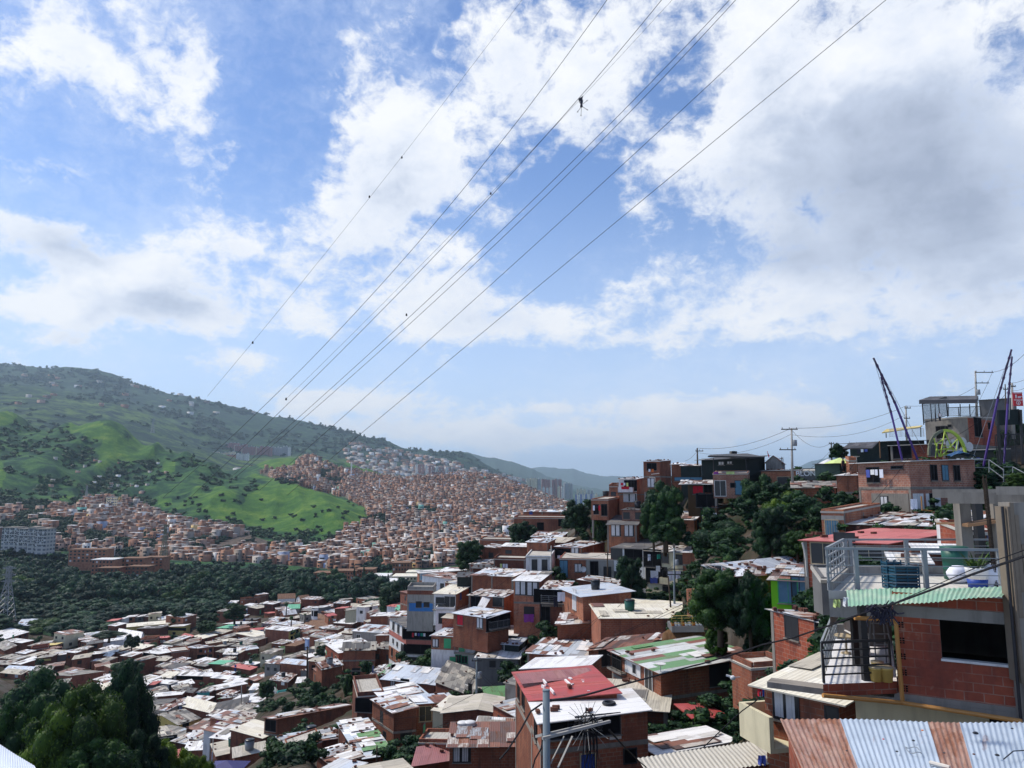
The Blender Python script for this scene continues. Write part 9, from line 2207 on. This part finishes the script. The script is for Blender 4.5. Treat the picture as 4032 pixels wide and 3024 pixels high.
for i, h_ in enumerate(cand[:110]):
 k = nick(h_[3])
 if k in seen or len(k.split()) < 3: continue
 seen.add(k); c_ = h_[0].copy(); q_ = h_[4]
 if i % 4 == 0:
  c_.z = h_[5] + .45; r = root('roof_tank', c_, 'water tank on the roof of the ' + k, 'water tank', 'roof water tanks'); m_ = MB(); m_.lathe(c_ - V3(0, 0, .6), [(.5, 0), (.56, .8), (.6, 1.5)], 12); m_.build('body', MATS[rq.choice(['dark', 'dark', 'tankg', 'steel'])], r, True); m_ = MB(); m_.lathe(c_ + V3(0, 0, .9), [(.64, 0), (.55, .1), (.2, .15)], 12); m_.build('lid', MATS['dark'], r, True)
 elif i % 4 in (1, 2):
  a_, b_ = Vector(q_[3]), Vector(q_[0]); 
  if i % 4 == 2: a_, b_ = Vector(q_[0]), Vector(q_[1])
  if (b_ - a_).length < 3: continue
  e_ = (b_ - a_).normalized(); n_ = Vector((e_.y, -e_.x)); L_ = (b_ - a_).length; z_ = h_[5] - rq.uniform(.5, .9); u_ = rq.uniform(.3, max(.4, L_ - 3)); ln_ = root('washing_line', V3(a_.x, a_.y, z_), 'line of washing on the ' + k, 'laundry', 'washing hung out to dry'); m_ = MB(); w0 = a_ + e_ * u_ + n_ * .45; w1 = w0 + e_ * 2.6; m_.tube([V3(w0.x, w0.y, z_), V3((w0.x + w1.x) / 2, (w0.y + w1.y) / 2, z_ - .06), V3(w1.x, w1.y, z_)], .012, 4); m_.build('cord', MATS['cable'], ln_)
  for j in range(rq.choice([3, 4, 5])):
   p_ = w0 + e_ * (.1 + j * .5); cw, chh = rq.uniform(.3, .45), rq.uniform(.4, .85); m_ = MB(); m_.obox(V3(p_.x, p_.y, z_ - .03 - chh), V3(e_.x, e_.y, 0) * cw, V3(n_.x, n_.y, 0) * .02, V3(0, 0, chh)); m_.build('garment', MATS[rq.choice(['cloth_w', 'cloth_w', 'white', 'cloth_b', 'cloth_r', 'cloth_k', 'cloth_w', 'cloth_g', 'umb'])], ln_)
 else: 
  p_ = V3(q_[0][0], q_[0][1], h_[5] + .5); m_ = MB(); m_.lathe(p_, [(.02, .02), (.25, .05), (.40, .14)], 14); m_.bar(p_ - V3(0, 0, .6), p_ + V3(0, 0, .03), .05); tag(m_.build('satellite_dish', MATS['frame_w']), 'satellite dish on a corner of the ' + k, 'satellite dish', 'satellite dishes')
wc = [h_ for h_ in HOUSES[:NHAND] if 60 < h_[0].y < 240]
for i in range(70):
 a_ = rq.choice(wc); nb_ = sorted(wc, key=lambda h_: (h_[0] - a_[0]).length)[rq.randrange(2, 9)]
 p_ = V3(*a_[4][rq.randrange(4)], a_[5] + .3); q_ = V3(*nb_[4][rq.randrange(4)], nb_[5] + .3)
 if (p_ - q_).length < 45: span(p_, q_, .5, .018, 'thin service wire strung from roof to roof between the houses')
def person(p, h, label, shirt, arms='rest', rz=0):
 r = root('person', p, label, 'person'); r.rotation_euler = (0, 0, rz); s_ = h / 1.75
 J = {'pel': (0, 0, .95), 'sp': (0, .0, 1.15), 'ch': (0, .0, 1.36), 'nk': (0, .01, 1.50), 'hd': (0, .0, 1.60), 'tp': (0, 0, 1.72)}
 vs = list(J.values()); rad = [.15, .13, .155, .055, .10, .07]; ed = [(0, 1), (1, 2), (2, 3), (3, 4), (4, 5)]
 def chain(start, pts, rs):
  pr = start
  for a_, q_ in zip(pts, rs): vs.append(a_); rad.append(q_); ed.append((pr, len(vs) - 1)); pr = len(vs) - 1
 for sx in (-1, 1):
  chain(0, [(sx * .10, 0, .88), (sx * .12, -.02, .50), (sx * .13, .02, .09), (sx * .14, -.13, .04)], [.10, .065, .045, .04])
  hand = (sx * .26, -.32, 1.06) if arms == 'rest' else (sx * .27, -.02, .80)
  el = (sx * .29, -.08, 1.12) if arms == 'rest' else (sx * .27, .02, 1.10)
  chain(2, [(sx * .19, 0, 1.42), el, hand], [.06, .045, .032])
  hi = len(vs) - 1; d0 = Vector(hand) - Vector(el); d0.normalize()
  for k in range(4): chain(hi, [tuple(Vector(hand) + d0 * (.07 + .012 * (1.5 - abs(k - 1.5))) + Vector(((k - 1.5) * .02, 0, -.02)))], [.009])
  chain(hi, [tuple(Vector(hand) + d0 * .03 + Vector((-sx * .045, 0, 0)))], [.01])
 me = bpy.data.meshes.new('body'); me.from_pydata([tuple(c_ * s_ for c_ in v_) for v_ in vs], ed, []); o = bpy.data.objects.new('body', me); COL.objects.link(o); o.parent = r
 m1 = o.modifiers.new('skin', 'SKIN'); m1.use_smooth_shade = True
 for i, q_ in enumerate(rad): me.skin_vertices[0].data[i].radius = (q_ * s_, q_ * s_)
 me.skin_vertices[0].data[0].use_root = True; m2 = o.modifiers.new('sub', 'SUBSURF'); m2.levels = 1; m2.render_levels = 2; me.materials.append(MATS['skin'])
 def part(name, prof, mt, c_=(0, 0, 0), sy=.72):
  m_ = MB(); m_.lathe(V3(*c_) * s_, [(a_ * s_, b_ * s_) for a_, b_ in prof], 14); o2 = m_.build(name, MATS[mt]); o2.parent = r; o2.scale = (1, sy, 1); 
  for f_ in o2.data.polygons: f_.use_smooth = True
  return o2
 part('shirt', [(.17, .93), (.165, 1.10), (.20, 1.30), (.195, 1.42), (.09, 1.50)], shirt, sy=.85)
 for sx in (-1, 1): part('trouser_leg', [(.07, .10), (.085, .50), (.115, .90), (.10, .98)], 'cloth_k', (sx * .11, 0, 0), 1.0)
 part('hair', [(.10, 1.62), (.115, 1.68), (.09, 1.74), (.03, 1.765)], 'black', sy=1.05)
 for sx in (-1, 1):
  m_ = MB(); m_.lathe(V3(sx * .035, -.098, 1.635) * s_, [(.002, -.01), (.012 * s_, 0), (.002, .01)], 6); o3 = m_.build('eye', MATS['dark']); o3.parent = r
 m_ = MB(); m_.lathe(V3(0, -.112, 1.60) * s_, [(.016, -.015), (.012, .0), (.004, .03)], 6); o3 = m_.build('nose', MATS['skin']); o3.parent = r
pp_ = P('15', 1000, 928, 97.2); person(pp_, P('15', 1000, 805, 97.2).z - pp_.z, 'person in a pale grey top leaning at the railing of the canopied roof terrace', 'cloth_w', 'rest')
pp_ = P('13', 690, 640, 95); person(pp_, 1.7, 'person in dark clothes standing under the lime green parasol', 'cloth_k', 'down', .4)
a_ = P('D', -80, 1720, 14); b_ = P('D', 90, 1680, 13.5); c_ = P('D', 75, 1655, 15); d_ = P('D', -60, 1570, 16.5)
sh = root('tin_shed', (a_ + c_) / 2 - V3(0, 0, 2.6), 'corner of a pale corrugated roof at the very bottom left', 'shed'); corr('roof', a_, b_, c_, d_, [MATS['s_pale']], sh, .076, .01)
m_ = MB(); q = [p_ - V3(0, 0, .14) for p_ in (a_ + (c_ - a_) * .1, b_ + (d_ - b_) * .1, c_ + (a_ - c_) * .1, d_ + (b_ - d_) * .1)]; wall_prism(m_, q, min(p_.z for p_ in q) - 2.5); m_.build('wall', MATS['g'], sh)
for k, (Z, pts, Y, mt, lb) in enumerate((('2', ((285, 66), (300, 120), (312, 190), (318, 305)), 43.5, 'pipe_w', 'cream downpipe at the left corner of the red-roofed house'), ('8', ((1585, 348), (1650, 340)), 129, 'pipe_w', 'pale pipe on the tall skyline house, upper'), ('8', ((1568, 372), (1615, 374), (1618, 450)), 129, 'pipe_w', 'pale pipe on the tall skyline house, lower'), ('13', ((1345, 845), (1352, 960), (1660, 1005)), 68.5, 'pipe_o', 'yellow-brown pipe on the lower floor of the big rough brick house'))):
 m_ = MB(); m_.tube([P(Z, x, y, Y - .2) for x, y in pts], .07 if Y > 60 else .05, 7); tag(m_.build('drain_pipe', MATS[mt]), lb, 'pipe')
def haze(dens, col):
 m = bpy.data.materials.new('haze'); m.use_nodes = True; t = m.node_tree; t.nodes.clear()
 v = t.nodes.new('ShaderNodeVolumePrincipled'); v.inputs['Color'].default_value = (*col, 1); v.inputs['Density'].default_value = dens; v.inputs['Anisotropy'].default_value = .2
 o = t.nodes.new('ShaderNodeOutputMaterial'); t.links.new(v.outputs[0], o.inputs['Volume'])
 m_ = MB(); zlo, zhi = -140.0, 1050.0; m_.obox(V3(-15500, -60, zlo), V3(31000, 0, 0), V3(0, 27200, 0), V3(0, 0, zhi - zlo)); ob = m_.build('haze', m); tag(ob, 'thin blue air haze filling the valley', 'haze', kind='stuff')
if HAZE: haze(*HAZE)
for o in list(bpy.data.objects):
 if '_o' in o: del o['_o']
print('WARN', len(WARN)); [print(w) for w in WARN]
print('objects', len(bpy.data.objects))
